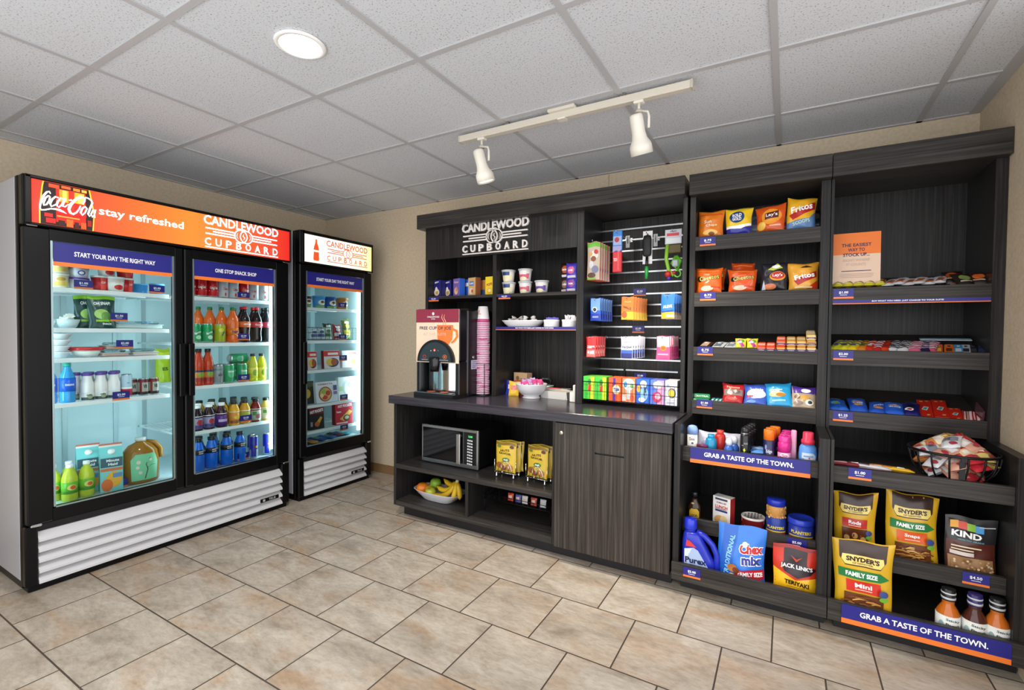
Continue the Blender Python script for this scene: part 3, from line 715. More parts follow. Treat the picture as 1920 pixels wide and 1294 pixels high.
def tub(r0, r1, h, body, lid, items=(), n=22, lidr=1.04):
    b = MB().lathe([(0, 0), (r0, 0), (r1, h * .9)], body, n)
    mp = lambda a, q, off: ((r0 + (r1 - r0) * (q + 1) / 2 + off) * math.sin(a * 1.2), -(r0 + (r1 - r0) * (q + 1) / 2 + off) * math.cos(a * 1.2), (q + 1) / 2 * h * .9)
    b.decal(mp, items, sub=.25)
    l = MB().lathe([(0, h * .88), (r1 * lidr, h * .88), (r1 * lidr, h), (r1 * .96, h), (r1 * .94, h * .985), (0, h * .985)], lid, n)
    return [('tub_body', b), ('lid', l)]
def jit(v, a): return v + R.uniform(-a, a)

# ------------------------------------------------------------------ wide cooler, breakfast side
Z1, Z2, Z3, Z4, Z0 = 1.471, 1.266, 1.111, .881, .3755
cream = tub(.036, .041, .072, M('#fbf3d2', .4), M('#fdf8e4', .4), [('r', -.8, .8, -.7, .0, M('#f2d36a', .4)), ('e', 0, .35, .4, .3, M('#e9b83a', .4))])
a = thing('dessert_cup', 'pale yellow dessert cup, the upper one of its stack', 'food cup', cream, (.63, -2.145, Z1 + .073), FX)
dup(a, 'pale yellow dessert cup, the lower one of its stack', (.63, -2.145, Z1))
yog = tub(.036, .042, .058, M('#dfe0e8', .35), M('#5b2fa0', .35), [('e', 0, 0, .35, .5, M('#4a3fa0', .4)), ('e', 0, 0, .22, .3, PW)])
a = thing('yogurt_cup', 'purple-lidded yogurt cup on top of another one', 'food cup', yog, (.63, -2.064, Z1 + .058), FX)
dup(a, 'purple-lidded yogurt cup behind the dollar price tag', (.63, -2.064, Z1))
soupr = tub(.034, .041, .078, M('#c8202a', .4), M('#f0efec', .4), [('r', -.25, .25, -.9, .9, M('#e8473a', .4)), ('t', 'CUP', 0, .2, .4, .3, PW)])
soupw = tub(.034, .041, .078, M('#f0e9e0', .4), M('#f0efec', .4), [('e', .1, -.4, .5, .4, M('#c8202a', .4)), ('r', -.3, .3, .2, .8, M('#e0d6c4', .4))])
a = thing('soup_cup', 'red soup cup in the bottom row nearest the yogurt', 'food cup', soupr, (.63, -1.972, Z1), FX, group='stacked soup cups')
b = thing('soup_cup', 'white soup cup between two red ones in the bottom row', 'food cup', soupw, (.655, -1.915, Z1), FX, group='stacked soup cups')
dup(a, 'red soup cup at the blue-tub end of the bottom row', (.63, -1.862, Z1), FX + .4)
dup(b, 'white soup cup stacked on top beside the red one', (.63, -1.945, Z1 + .079), FX)
dup(a, 'red soup cup stacked on top at the blue-tub end', (.63, -1.86, Z1 + .079), FX)
dup(a, 'red soup cup standing behind the bottom row', (.55, -1.93, Z1), FX)
blt = tub(.034, .037, .062, M('#3f9fe0', .4), M('#6fb9ea', .4))
a = thing('blue_tub', 'bright blue tub standing behind the five dollar tag', 'food tub', blt, (.62, -1.70, Z1), FX)
dup(a, 'blue tub set further back in the corner of the shelf', (.52, -1.745, Z1))
def clearbox(w, d, h, inner):
    b = MB().box(-w / 2, w / 2, -d / 2, d / 2, .001, h * .55, inner, .006)
    l = MB().box(-w / 2 - .004, w / 2 + .004, -d / 2 - .004, d / 2 + .004, h * .5, h * .58, M('#e2ecec', .2), .003).box(-w / 2 + .01, w / 2 - .01, -d / 2 + .01, d / 2 - .01, h * .58, h, CLEAR, .012)
    return [('tray', b), ('lid', l)]
bowlp = [(0, .004), (.03, 0), (.034, .004), (.05, .045), (.052, .045), (.037, .006), (0, .006)]
paper = MB()
for k in range(14):
    s0 = len(paper.v); paper.box(-.014, .014, -.0015, .0015, -.01, .01, M('#f4f4ee', .6)); paper.move(Matrix.Translation((jit(0, .022), jit(0, .022), .042 + R.random() * .022)) @ Matrix.Rotation(R.random() * 3, 4, (R.random(), R.random(), 1)), s0)
gb = MB().lathe(bowlp, M('#cfe2e4', .15), 28)
thing('glass_bowl', 'glass bowl heaped with white paper packets', 'bowl', [('bowl', gb), ('packets', paper)], (.62, -2.108, Z2), FX)
gb2 = MB().lathe(bowlp, M('#cfe2e4', .15), 28)
thing('glass_bowl', 'empty glass bowl half hidden by the cooler door frame', 'bowl', gb2, (.60, -2.195, Z2), FX)
GRN = M('#12403c', .3); LIME = M('#8fd02a', .4)
def pickle(seed):
    return bag(.122, .176, .05, GRN, [('p', [(-1, .78), (1, .78), (1, 1), (-1, 1)], LIME), ('t', 'OH SNAP!', 0, .52, 1.2, .2, PW, 0, .03), ('e', -.1, -.15, .55, .32, M('#a8cf6a', .4)), ('e', .2, -.3, .4, .3, M('#6f9f4a', .4)), ('r', -.6, .6, -.62, -.5, LIME), ('t', 'SNACK', .2, -.75, .7, .12, PW)], 'pouch', seed)
thing('snack_pouch', 'dark green pickle pouch with a lime top in front', 'pouch', pickle(3), (.655, -1.975, Z2), FX, rx=-.08)
thing('snack_pouch', 'dark green pickle pouch behind, next to the glass bowl', 'pouch', pickle(4), (.59, -2.012, Z2), FX, rx=-.08)
thing('food_container', 'shallow clear plastic container beside the green pouches', 'container', clearbox(.225, .16, .042, M('#c9d8d6', .3)), (.58, -1.80, Z2), FX)
wb = MB().lathe([(0, 0), (.032, 0), (.05, .024), (.055, .026), (.055, .031), (.046, .03), (0, .026)], M('#f3f5f7', .35), 26)
a = thing('foam_bowl', 'white foam bowl lowest in its stack', 'bowl', wb, (.62, -2.15, Z3), FX, group='stack of white bowls')
for k, w in enumerate(('second from the bottom of its stack', 'third from the bottom of its stack', 'topmost of its stack')): dup(a, 'white foam bowl ' + w, (.62, -2.15 + .003 * k, Z3 + .0315 * (k + 1)))
rb = MB().lathe([(0, 0), (.045, 0), (.068, .038), (.066, .038), (0, .036)], M('#e9efe6', .3), 28)
rl = MB().lathe([(.0, .037), (.071, .037), (.074, .041), (.074, .05), (.068, .053), (0, .051)], M('#d8232e', .35), 28)
thing('food_container', 'round container with a red lid', 'container', [('bowl', rb), ('lid', rl)], (.61, -2.03, Z3), FX)
a = thing('sandwich_box', 'clear sandwich box, the lower of two, pinkish filling', 'container', clearbox(.12, .11, .038, M('#c9a79a', .4)), (.62, -1.92, Z3), FX)
dup(a, 'clear sandwich box lying on top of the other', (.61, -1.90, Z3 + .039))
thing('sandwich_box', 'clear sandwich box with pale filling next to the stacked pair', 'container', clearbox(.12, .11, .04, M('#d6c4c0', .4)), (.62, -1.78, Z3), FX)
thing('snack_bag', 'tall yellow-green bag standing deep inside behind the door post', 'bag', bag(.09, .222, .05, M('#b3c81e', .4), [('t', 'ES', .1, -.2, .8, .2, M('#2c4a18', .4), 0, .04), ('r', -.9, .9, .5, .8, M('#d5dc3a', .4))], 'pouch', 6), (.27, -1.515, .911), FX, rx=-.05)
wat = bottle(.033, .205, M('#3aa3e6', .12), M('#2fb79a', .35), (.28, .62, M('#1a62d8', .35)), [('t', 'DASANI', 0, 0, .9, .3, PW, 0, .03)], 'water')
a = thing('water_bottle', 'blue water bottle with a teal cap next to the shakes', 'bottle', wat, (.655, -2.123, Z4), FX)
dup(a, 'blue water bottle half hidden by the cooler door frame', (.635, -2.19, Z4))
shk = bottle(.029, .148, M('#f4f1ef', .3), M('#5a3a9a', .35), (.02, .3, M('#e3e4e2', .35)), [('r', -1, 1, -.9, -.2, M('#3b4a4a', .4)), ('e', .1, 0, .35, .6, M('#9fae8c', .4)), ('t', 'shake', 0, .4, .7, .35, M('#2a3a30', .4))], 'straight', .1, .72)
a = None
for k in range(3):
    y = -2.045 + .058 * k; lb = 'white shake bottle with a purple cap, %s from the water bottles in front' % ORD[k]
    if a is None: a = thing('shake_bottle', lb, 'bottle', shk, (.66, y, Z4), FX, group='protein shakes')
    else: dup(a, lb, (.66, y, Z4))
for k in range(4): dup(a, 'white shake bottle with a purple cap, %s from the water bottles in the back row' % ORD[k], (.60, -2.075 + .058 * k, Z4))
sc = can(.026, .128, [(.35, M('#c8303a', .3)), (.45, PW), (1, M('#bcd9e8', .3))], [('t', 'light', 0, .3, .5, .12, M('#3f7fae', .4))])
thing('drink_can', 'slim pale blue and white can between shakes and tomato cans', 'can', sc, (.655, -1.868, Z4), FX)
v8 = can(.025, .098, [(.2, M('#3a1d1c', .35)), (.85, M('#a7a99c', .3)), (1, M('#6d1b1b', .35))], [('t', 'V8', 0, .1, .6, .55, M('#20352a', .4), 0, .04), ('r', -.9, -.5, -.7, .8, M('#7c1c1c', .35))])
a = None
for k, y in enumerate((-1.83, -1.788, -1.735)):
    lb = 'small tomato juice can, %s from the pale blue can' % ORD[k]
    if a is None: a = thing('juice_can', lb, 'can', v8, (.625, y, Z4), FX, group='tomato juice cans')
    else: dup(a, lb, (.655, y, Z4))
lem = bottle(.033, .185, M('#c9d83a', .1), PW, (.2, .52, M('#6fbf2c', .35)), [('e', 0, .1, .5, .5, M('#e8e07a', .4)), ('e', .1, .1, .3, .35, M('#e86a2a', .4)), ('r', -.9, .9, -.9, -.6, M('#3f8f22', .4))], 'straight', .09, .4)
a = thing('lemonade_bottle', 'green-labelled lemonade bottle standing foremost', 'bottle', lem, (.675, -2.125, Z0), FX, group='lemonade bottles')
for x, y, w in [(.665, -2.053, 'next to the carton'), (.62, -2.175, 'beside the door frame'), (.60, -2.105, 'at the back near the door frame'), (.60, -2.035, 'at the back by the carton')]: dup(a, 'green-labelled lemonade bottle ' + w, (x, y, Z0))
TEAL = M('#7fd3d2', .4)
def juice_carton():
    w, d, h = .098, .098, .19
    b = MB().box(-w / 2, w / 2, -d / 2, d / 2, 0, h, TEAL, .002)
    b.prism([(-w / 2, h), (w / 2, h), (.006, h + .048), (-.006, h + .048)], -w / 2, w / 2, TEAL, 'x')
    b.box(-w / 2, w / 2, -.004, .004, h + .044, h + .066, M('#e8efe9', .4)).box(-w / 2, w / 2, -.0045, .0045, h + .058, h + .066, M('#d86a52', .4))
    b.decal(flat(-d / 2, w / 2, h / 2, h / 2), [('r', -.95, .95, .42, .95, M('#2f5a6a', .4)), ('t', 'Minute', .1, .8, 1.1, .15, PW), ('t', 'Maid', .1, .58, .8, .15, PW), ('r', -.95, .95, .2, .36, M('#d9703a', .4)), ('e', .2, -.3, .7, .45, M('#f2b32c', .4)), ('e', -.4, -.6, .5, .35, M('#e8702a', .4)), ('r', .1, .9, -.2, .05, M('#5f8fc0', .4))])
    b.decal(lambda p, q, off: (-w / 2 - off, -p * d / 2, h / 2 + q * h / 2), [('r', -.5, .5, -.8, .8, M('#b8e6e2', .4)), ('r', -.35, .35, .2, .6, M('#2f7a86', .4))])
    c = MB().lathe([(.0, 0), (.016, 0), (.016, .016), (0, .016)], PW, 16); c.move(Matrix.Translation((0, -.028, h + .02)) @ Matrix.Rotation(.75, 4, 'X'))
    return [('carton', b), ('cap', c)]
a = thing('juice_carton', 'teal orange juice carton facing front', 'carton', juice_carton(), (.655, -1.945, Z0), FX - .25)
dup(a, 'teal juice carton tucked behind the other one', (.57, -2.015, Z0), FX - .25)
AMB = M('#9a6a20', .12)
jb = MB().lathe([(0, 0), (.085, 0), (.092, .01), (.092, .14), (.085, .18), (.06, .215), (.024, .232), (.022, .24)], AMB, 30, sx=1.0, sy=.72)
jh = MB().tube([(.030, 0, .228), (.062, -.02, .222), (.088, -.03, .185), (.092, -.03, .13)], .013, AMB, 10)
jl = MB().decal(lambda p, q, off: ((.093 + off) * math.sin(p * .95 - .05), -.72 * (.0945 + off) * math.cos(p * .95 - .05), .095 + q * .075), [('p', [(-.75, -1), (.75, -1), (.85, .3), (.6, 1), (-.5, 1), (-.8, .6)], M('#7fd6a4', .4)), ('s', [(0, -.9, .05), (.15, -.2, .05), (.05, .2, .05), (.3, .7, .03)], M('#3a3a30', .4)), ('s', [(.1, -.1, .04), (.4, .1, .03), (.65, .05, .02)], M('#3a3a30', .4)), ('e', -.35, .4, .12, .14, M('#f0d8d8', .4)), ('e', -.4, 0, .1, .12, M('#f3e3e0', .4)), ('e', -.25, -.4, .1, .12, M('#f0d8d8', .4)), ('e', .3, .5, .08, .1, M('#f3e3e0', .4))], .0006, sub=.15)
jc = MB().lathe([(0, .238), (.026, .238), (.026, .256), (0, .256)], M('#d9dcd6', .3), 18)
thing('tea_jug', 'big amber tea jug with a mint green label', 'jug', [('jug_body', jb), ('handle', jh), ('label', jl), ('cap', jc)], (.62, -1.79, Z0), FX)

# ------------------------------------------------------------------ wide cooler, soda side
ZA, ZB, ZC, ZD = 1.473, 1.181, .911, .626
cola = can(.033, .122, [(1, M('#c4121c', .25))], [('t', 'Coca-Cola', 0, 0, 1.1, .3, PW, PI / 2 * 0 + .0), ('s', [(-.7, -.4, .05), (0, -.2, .1), (.7, -.45, .04)], PW)])
diet = can(.033, .122, [(1, M('#b9bcc2', .25))], [('t', 'Coke', 0, 0, .75, .35, M('#c4121c', .3), 0, .03), ('r', -.12, .12, -.9, -.5, M('#c4121c', .3))])
seq = [(0, -1.535), (0, -1.468), (0, -1.40), (1, -1.335), (1, -1.266), (0, -1.198), (1, -1.128), (1, -1.06), (1, -1.035)]
pro = {}; cnt = [0, 0]
nm = ['red cola can', 'silver diet cola can']
for row, x in (('front', .655), ('back', .58)):
    cnt = [0, 0]
    for k, y in seq[:8]:
        lb = '%s, %s of its colour from the door handle in the %s row' % (nm[k], ORD[cnt[k]], row); cnt[k] += 1
        if k not in pro: pro[k] = thing('soda_can', lb, 'can', (cola, diet)[k], (x, y, ZA), FX, group='cola cans on the top shelf')
        else: dup(pro[k], lb, (x, y, ZA), FX + R.uniform(-.5, .5))
gcan = can(.033, .122, [(1, M('#1e9a5a', .25))], [('t', 'Sprite', 0, .05, 1.0, .3, PW, .3, .02), ('e', .1, -.5, .4, .25, M('#bfe8c8', .3))])
ycan = can(.033, .122, [(1, M('#a9b524', .25))], [('t', 'Mello', .1, .0, .7, .25, M('#2a3a8a', .4), 1.0, .03), ('e', -.2, .4, .4, .25, M('#d8d43a', .3))])
a = thing('soda_can', 'green lime soda can nearest the door handle', 'can', gcan, (.655, -1.505, ZB), FX)
dup(a, 'green lime soda can beside the yellow-green one', (.655, -1.435, ZB))
dup(a, 'green lime soda can in the back row by the handle', (.585, -1.47, ZB))
thing('soda_can', 'yellow-green soda can between green cans and orange bottle', 'can', ycan, (.655, -1.355, ZB), FX)
osoda = bottle(.037, .235, M('#e9661c', .12), M('#1c7a3c', .35), (.22, .4, M('#e87a1e', .3)), [('t', 'Fanta', 0, 0, 1.0, .8, M('#1b2a6a', .4), .15, .04)], 'soda', .08, .36)
a = None
for k, (x, y) in enumerate([(.655, -1.272), (.60, -1.315), (.545, -1.36), (.49, -1.405), (.44, -1.45), (.585, -1.225)]):
    lb = 'green-capped orange soda bottle ' + ('foremost of its line' if k == 0 else '%s back in its line' % ORD[k])
    if a is None: a = thing('orange_soda_bottle', lb, 'bottle', osoda, (x, y, ZB), FX, group='orange soda bottles')
    else: dup(a, lb, (x, y, ZB))
coke = bottle(.037, .245, M('#1d0f0c', .1), M('#d21f2c', .3), (.42, .58, M('#d8404a', .3)), [('t', 'Coca-Cola', 0, 0, 1.3, .6, PW)], 'soda', .08, .36)
coko = bottle(.037, .245, M('#1d0f0c', .1), M('#d21f2c', .3), (.42, .58, M('#e9743a', .3)), [('t', 'orange', 0, 0, 1.1, .6, PW)], 'soda', .08, .36)
dkb = bottle(.037, .245, M('#16181c', .1), M('#1b1c20', .3), (.42, .58, M('#9a3a48', .3)), [('t', 'Zero', 0, 0, .9, .6, PW)], 'soda', .08, .36)
a = thing('cola_bottle', 'red-capped cola bottle with an orange label in front', 'bottle', coko, (.655, -1.19, ZB), FX); dup(a, 'red-capped cola bottle with an orange label at the back', (.58, -1.165, ZB))
a = thing('cola_bottle', 'red-capped cola bottle with a red label in front', 'bottle', coke, (.655, -1.105, ZB), FX); dup(a, 'red-capped cola bottle with a red label at the back', (.58, -1.085, ZB))
a = thing('cola_bottle', 'black-capped cola bottle nearest the lamp in front', 'bottle', dkb, (.655, -1.028, ZB), FX); dup(a, 'black-capped cola bottle nearest the lamp at the back', (.58, -1.01, ZB))
rj = bottle(.032, .232, M('#c23a16', .12), BLACK, (.1, .42, M('#c9772a', .35)), [('r', -1, 1, -1, -.3, M('#9a1c14', .4)), ('e', 0, .3, .5, .4, M('#7fa03a', .4)), ('r', -1, 1, .7, 1, M('#25305a', .4))], 'juice', .09, .5)
a = thing('juice_bottle', 'tall red juice bottle with a black cap nearest the handle', 'bottle', rj, (.655, -1.488, ZC), FX); dup(a, 'tall red juice bottle with a black cap beside the silver can', (.655, -1.432, ZC))
gsc = can(.033, .125, [(1, M('#8c9298', .25))], [('t', 'ale', 0, 0, .7, .4, M('#3a4046', .4)), ('r', -.9, .9, .5, .7, M('#5a8f7a', .4))])
a = thing('soda_can', 'grey soda can beside the tall red juices', 'can', gsc, (.655, -1.37, ZC), FX); dup(a, 'grey soda can behind the other grey one', (.585, -1.385, ZC))
ggc = can(.033, .125, [(1, M('#2f9a62', .25))], [('e', 0, 0, .5, .5, M('#5fb98a', .3)), ('t', 'Canada', 0, .3, 1, .2, PW)])
a = thing('soda_can', 'green ginger soda can beside the grey can', 'can', ggc, (.655, -1.30, ZC), FX)
for x, y, w in [(.655, -1.212, 'behind the two fifty price tag'), (.585, -1.31, 'in the back row by the grey cans'), (.585, -1.235, 'in the back row behind the price tag'), (.60, -1.27, 'lying stacked on top of the others')]:
    d = dup(a, 'green ginger soda can ' + w, (x, y, ZC + (.158 if 'stacked' in w else 0)))
    if 'stacked' in w: d.rotation_euler = (0, PI / 2, FX)
yb = bottle(.03, .19, M('#c9c81c', .12), M('#2a2a2e', .3), (.12, .5, M('#d8d22a', .35)), [('e', 0, 0, .5, .6, M('#8aa02a', .4)), ('r', -.9, .9, .6, .9, M('#f0e65a', .4))], 'juice', .09, .55)
a = thing('juice_bottle', 'yellow juice bottle with a dark cap beside the green cans', 'bottle', yb, (.655, -1.133, ZC), FX)
dup(a, 'yellow juice bottle with a dark cap nearest the lamp', (.655, -1.07, ZC)); dup(a, 'yellow juice bottle with a dark cap in the back row', (.585, -1.15, ZC + 0))
def juice(liq, lab, items, cap): return bottle(.034, .16, M(liq, .12), cap, (.08, .5, lab), items, 'juice', .12, .55, ring=.56)
gr = juice('#2a1020', M('#8f8fb0', .35), [('e', .1, .2, .5, .5, M('#b02a3a', .4)), ('r', -1, 1, -.9, -.3, M('#4a3a7a', .4))], PW)
gp = juice('#3a1228', M('#5a2a8a', .35), [('r', -.8, .8, -.3, .2, M('#c8b8d8', .4))], PW)
a = thing('juice_bottle', 'white-capped dark grape juice nearest the handle', 'bottle', gr, (.655, -1.50, ZD), FX)
dup(a, 'white-capped dark juice with a pale label, second from the handle', (.655, -1.428, ZD)); dup(a, 'white-capped dark juice in the back row', (.585, -1.46, ZD))
b = thing('juice_bottle', 'white-capped grape juice with a purple label beside the orange ones', 'bottle', gp, (.655, -1.35, ZD), FX); dup(b, 'white-capped grape juice with a purple label in the back row', (.585, -1.38, ZD))
oj = juice('#e8a81a', M('#d98a3a', .35), [('r', -1, 1, -.9, -.4, M('#8f4a1e', .4)), ('e', .1, .2, .5, .4, M('#f2c83a', .4))], BLACK)
oj2 = juice('#dca42a', M('#9fae3a', .35), [('e', 0, 0, .6, .5, M('#e8b83a', .4))], BLACK)
rj2 = juice('#7a1f1c', M('#b8c0a8', .35), [('e', 0, -.2, .5, .5, M('#b06a78', .4)), ('r', -.9, -.3, 0, .8, M('#4a8a4a', .4))], BLACK)
pl = juice('#e0c860', M('#e8e2b8', .35), [('e', .2, 0, .5, .5, M('#e8b48a', .4)), ('r', -.9, -.3, .2, .9, M('#5aa04a', .4))], BLACK)
a = thing('juice_bottle', 'black-capped orange juice beside the purple grape juice', 'bottle', oj, (.66, -1.268, ZD), FX)
b = thing('juice_bottle', 'black-capped golden juice behind the price tag', 'bottle', oj2, (.66, -1.194, ZD), FX)
c = thing('juice_bottle', 'black-capped red juice bottle in the front row', 'bottle', rj2, (.66, -1.118, ZD), FX)
d = thing('juice_bottle', 'black-capped pale juice nearest the lamp', 'bottle', pl, (.66, -1.043, ZD), FX)
bk = [(a, .585, -1.30), (b, .585, -1.228), (c, .585, -1.155), (d, .585, -1.08), (a, .515, -1.34), (b, .515, -1.268), (b, .515, -1.19), (c, .515, -1.115), (a, .445, -1.38), (b, .445, -1.30), (c, .445, -1.225), (b, .445, -1.15)]
nmj = {a.name: 'orange juice', b.name: 'golden juice', c.name: 'red juice', d.name: 'pale juice'}; cn = {}
for o, x, y in bk:
    row = {.585: 'second', .515: 'third', .445: 'fourth'}[x]; k = (o.name, row); cn[k] = cn.get(k, 0) + 1
    dup(o, 'black-capped %s, %s of its kind in the %s row of juices' % (nmj[o.name], ORD[cn[k] - 1], row), (x, y, ZD))
blu = bottle(.036, .2, M('#1f6fe0', .1), M('#11131a', .3), (.50, .66, M('#22242a', .35)), [('t', 'NON', 0, .35, .6, .5, PW, 0, .04), ('t', 'HCA', 0, -.4, .6, .5, PW, 0, .04), ('p', [(.5, .2), (.8, .9), (.95, .9), (.7, .2)], PW)], 'straight', .1, .55)
a = None
for k, (x, y) in enumerate([(.67, -1.50), (.67, -1.42), (.67, -1.325), (.67, -1.235), (.595, -1.46), (.595, -1.37), (.595, -1.28), (.52, -1.33)]):
    lb = 'bright blue sports drink bottle, %s from the handle in the %s row' % (ORD[k if k < 4 else (k - 4 if k < 7 else 0)], 'front' if k < 4 else ('second' if k < 7 else 'third'))
    if a is None: a = thing('sports_drink_bottle', lb, 'bottle', blu, (x, y, Z0), FX, group='blue sports drinks')
    else: dup(a, lb, (x, y, Z0))
rbc = can(.0265, .155, [(.4, M('#b9c4d2', .25)), (1, M('#2430b0', .25))], [('p', [(-1, -1), (0, -1), (0, -.1), (-1, -.1)], M('#2a35b8', .25)), ('e', .1, .05, .5, .09, M('#d03048', .3)), ('e', .1, .05, .2, .14, M('#f0c030', .3))])
a = thing('energy_drink_can', 'slim blue and silver energy can standing foremost', 'can', rbc, (.675, -1.142, Z0), FX)
dup(a, 'slim blue and silver energy can behind the foremost', (.605, -1.115, Z0)); dup(a, 'slim blue and silver energy can nearest the lamp', (.66, -1.035, Z0))

# ------------------------------------------------------------------ narrow cooler
def icetub(c1, c2): return tub(.043, .049, .095, M(c1, .4), M(c2, .4), [('e', 0, 0, .6, .5, M('#e8e0d2', .4)), ('e', .1, .1, .35, .25, M('#5a3a2a', .4)), ('r', -.95, .95, -.9, -.6, M('#7fb04a', .4))])
for y, c1, c2, w in [(-.70, '#2c3a4a', '#d8dcdc', 'dark ice cream tub with a pale lid by the door frame'), (-.575, '#4a9ad8', '#5aa6e0', 'light blue ice cream tub'), (-.468, '#24509a', '#2a62b8', 'dark blue ice cream tub in the middle'), (-.345, '#c98238', '#d8a052', 'orange-brown ice cream tub behind the three dollar tag')]:
    thing('ice_cream_tub', w, 'tub', icetub(c1, c2), (.63, y, 1.448), FX)
wbk = MB(); 
for z in (.004, .06, .10): wbk.tube([(-.235, -.1, z), (.235, -.1, z), (.235, .12, z), (-.235, .12, z)], .0018, DARKWIRE, 4, True)
for k in range(13): wbk.tube([(-.235 + .47 * k / 12, -.1, .004), (-.235 + .47 * k / 12, -.1, .10)], .0012, DARKWIRE, 4); wbk.tube([(-.235 + .47 * k / 12, -.1, .004), (-.235 + .47 * k / 12, .12, .004)], .0012, DARKWIRE, 4)
thing('wire_basket', 'dark wire basket of frozen snacks inside the narrow cooler', 'basket', wbk, (.575, -.43, 1.191), FX)
fz = [('#b9c4d0', '#4a5a8a', 'silver and blue frozen snack pack by the basket end', -.625, .085, 0), ('#aeb8c8', '#3a4a7a', 'silver and navy frozen snack pack, second in the basket', -.56, .09, 0), ('#b8cbb4', '#3f6a4a', 'silver and green frozen snack pack', -.495, .1, 0), ('#9a2a38', '#e0d8d8', 'red frozen snack pack standing behind the tag', -.40, .12, 0), ('#2f3a30', '#7a8a3a', 'dark frozen snack bag lying at the back', -.44, .13, .06), ('#5f6a1c', '#d9cf4a', 'olive and yellow frozen snack bag leaning up', -.30, .17, .0)]
for c1, c2, lb, y, h, dx in fz:
    thing('frozen_snack', lb, 'snack pack', bag(.085, h, .03, M(c1, .25), [('r', -.8, .8, -.6, -.1, M(c2, .35)), ('e', .1, .3, .5, .25, M(c2, .35)), ('r', -.5, .6, .55, .75, M('#e6e6e6', .35))], 'pillow', int(abs(y * 100))), (.64 - dx, y, 1.198), FX, rx=-.15)
def dinner(c, c2): return [('r', -1, 1, .35, .95, M(c, .4)), ('r', -.5, .8, .5, .75, M('#f0d8d4', .4)), ('e', .1, -.35, .75, .5, M('#2a2a50', .4)), ('e', -.2, -.3, .55, .4, M('#e0b23a', .4)), ('e', .25, -.3, .4, .36, M('#a8502a', .4))]
thing('frozen_dinner', 'red-topped frozen dinner box by the door frame', 'food box', carton(.085, .03, .145, M('#d8c8c4', .4), dinner('#d02a20', 0), M('#8a1c1c', .4)), (.64, -.65, .958), FX, rx=-.06)
thing('frozen_dinner', 'red-topped frozen dinner box in the middle of its shelf', 'food box', carton(.155, .035, .148, M('#dcd2d6', .4), dinner('#c82420', 0), M('#8a1c1c', .4)), (.64, -.465, .958), FX, rx=-.06)
thing('frozen_dinner', 'white frozen dinner box with a round dish nearest the lamp', 'food box', carton(.155, .035, .142, M('#ece6f0', .4), [('r', -.1, .95, .55, .8, M('#d8584a', .4)), ('e', .5, -.3, .5, .45, M('#e8c06a', .4)), ('e', .45, -.35, .32, .3, M('#c8683a', .4)), ('r', 0, .7, .2, .4, M('#7a6a9a', .4))]), (.64, -.285, .958), FX, rx=-.06)
thing('frozen_pizza', 'white frozen pizza box with a round pizza picture', 'food box', carton(.205, .03, .168, M('#dfe3ea', .4), [('t', 'CIABATTA', -.1, .78, 1.4, .16, M('#9a3a30', .4)), ('e', -.15, -.18, .62, .72, M('#9a5a2c', .4)), ('e', -.15, -.18, .52, .6, M('#d8a860', .4)), ('e', -.3, .1, .2, .22, M('#8fb04a', .4)), ('e', .1, -.1, .22, .25, M('#c03a28', .4)), ('e', -.2, -.5, .25, .2, M('#c0402a', .4)), ('e', -.5, -.3, .16, .18, M('#e8d8a0', .4)), ('r', .6, .95, .1, .6, M('#4a4a7a', .4)), ('r', .6, .95, -.3, 0, M('#8a6a9a', .4))]), (.655, -.522, .686), FX, rx=-.1)
thing('frozen_dinner', 'dark box with a yellow dish peeking out behind the pizza', 'food box', carton(.1, .03, .178, M('#3a3a34', .4), [('e', -.2, -.1, .6, .4, M('#e0b03a', .4)), ('r', -.9, .9, .5, .9, M('#5a5a40', .4))]), (.60, -.655, .686), FX, rx=-.06)
thing('frozen_dinner', 'tall white food box with a pasta picture nearest the lamp', 'food box', carton(.2, .035, .192, M('#edf3ee', .4), [('e', -.1, .05, .5, .7, M('#cfd8dc', .4)), ('e', 0, -.05, .38, .55, M('#f6f4ea', .4)), ('e', .15, .3, .2, .25, M('#8a9a9a', .4)), ('r', .3, .95, .2, .5, M('#c9e0c0', .4)), ('r', -.9, -.5, -.2, .2, M('#c2dfb0', .4)), ('r', .4, .9, -.3, -.1, M('#f0d2c8', .4))]), (.645, -.302, .686), FX, rx=-.06)
thing('pastry_box', 'black box of filled pastries by the door frame', 'food box', carton(.135, .04, .18, M('#1a1618', .4), [('r', -1, 1, .35, .95, M('#7a1520', .4)), ('t', 'HOT POCKETS', 0, .6, 1.8, .26, PW, .08, .035), ('p', [(-.3, -.55), (.5, .1), (.75, -.05), (.1, -.8)], M('#d89a3a', .4)), ('e', 0, -.55, .35, .22, M('#b0602a', .4)), ('r', -.9, -.6, -.7, -.3, M('#8a8a9a', .4))]), (.645, -.615, .483), FX, rx=-.06)
thing('pastry_box', 'red box of filled pastries beside the lamp', 'food box', carton(.165, .05, .188, M('#c41e38', .4), [('t', 'HOT POCKETS', .1, .65, 1.6, .24, PW, .05, .035), ('p', [(-.5, -.5), (.6, .25), (.95, .05), (0, -.75)], M('#e8b24a', .4)), ('e', .3, -.45, .42, .28, M('#5a4a3a', .4)), ('e', .3, -.42, .25, .15, M('#d8c8a0', .4)), ('t', 'ham', -.6, .15, .5, .18, PW), ('r', -.9, .4, -.92, -.8, M('#f0d0d0', .4))], M('#8f1226', .4)), (.645, -.35, .483), FX - .12, rx=-.04)
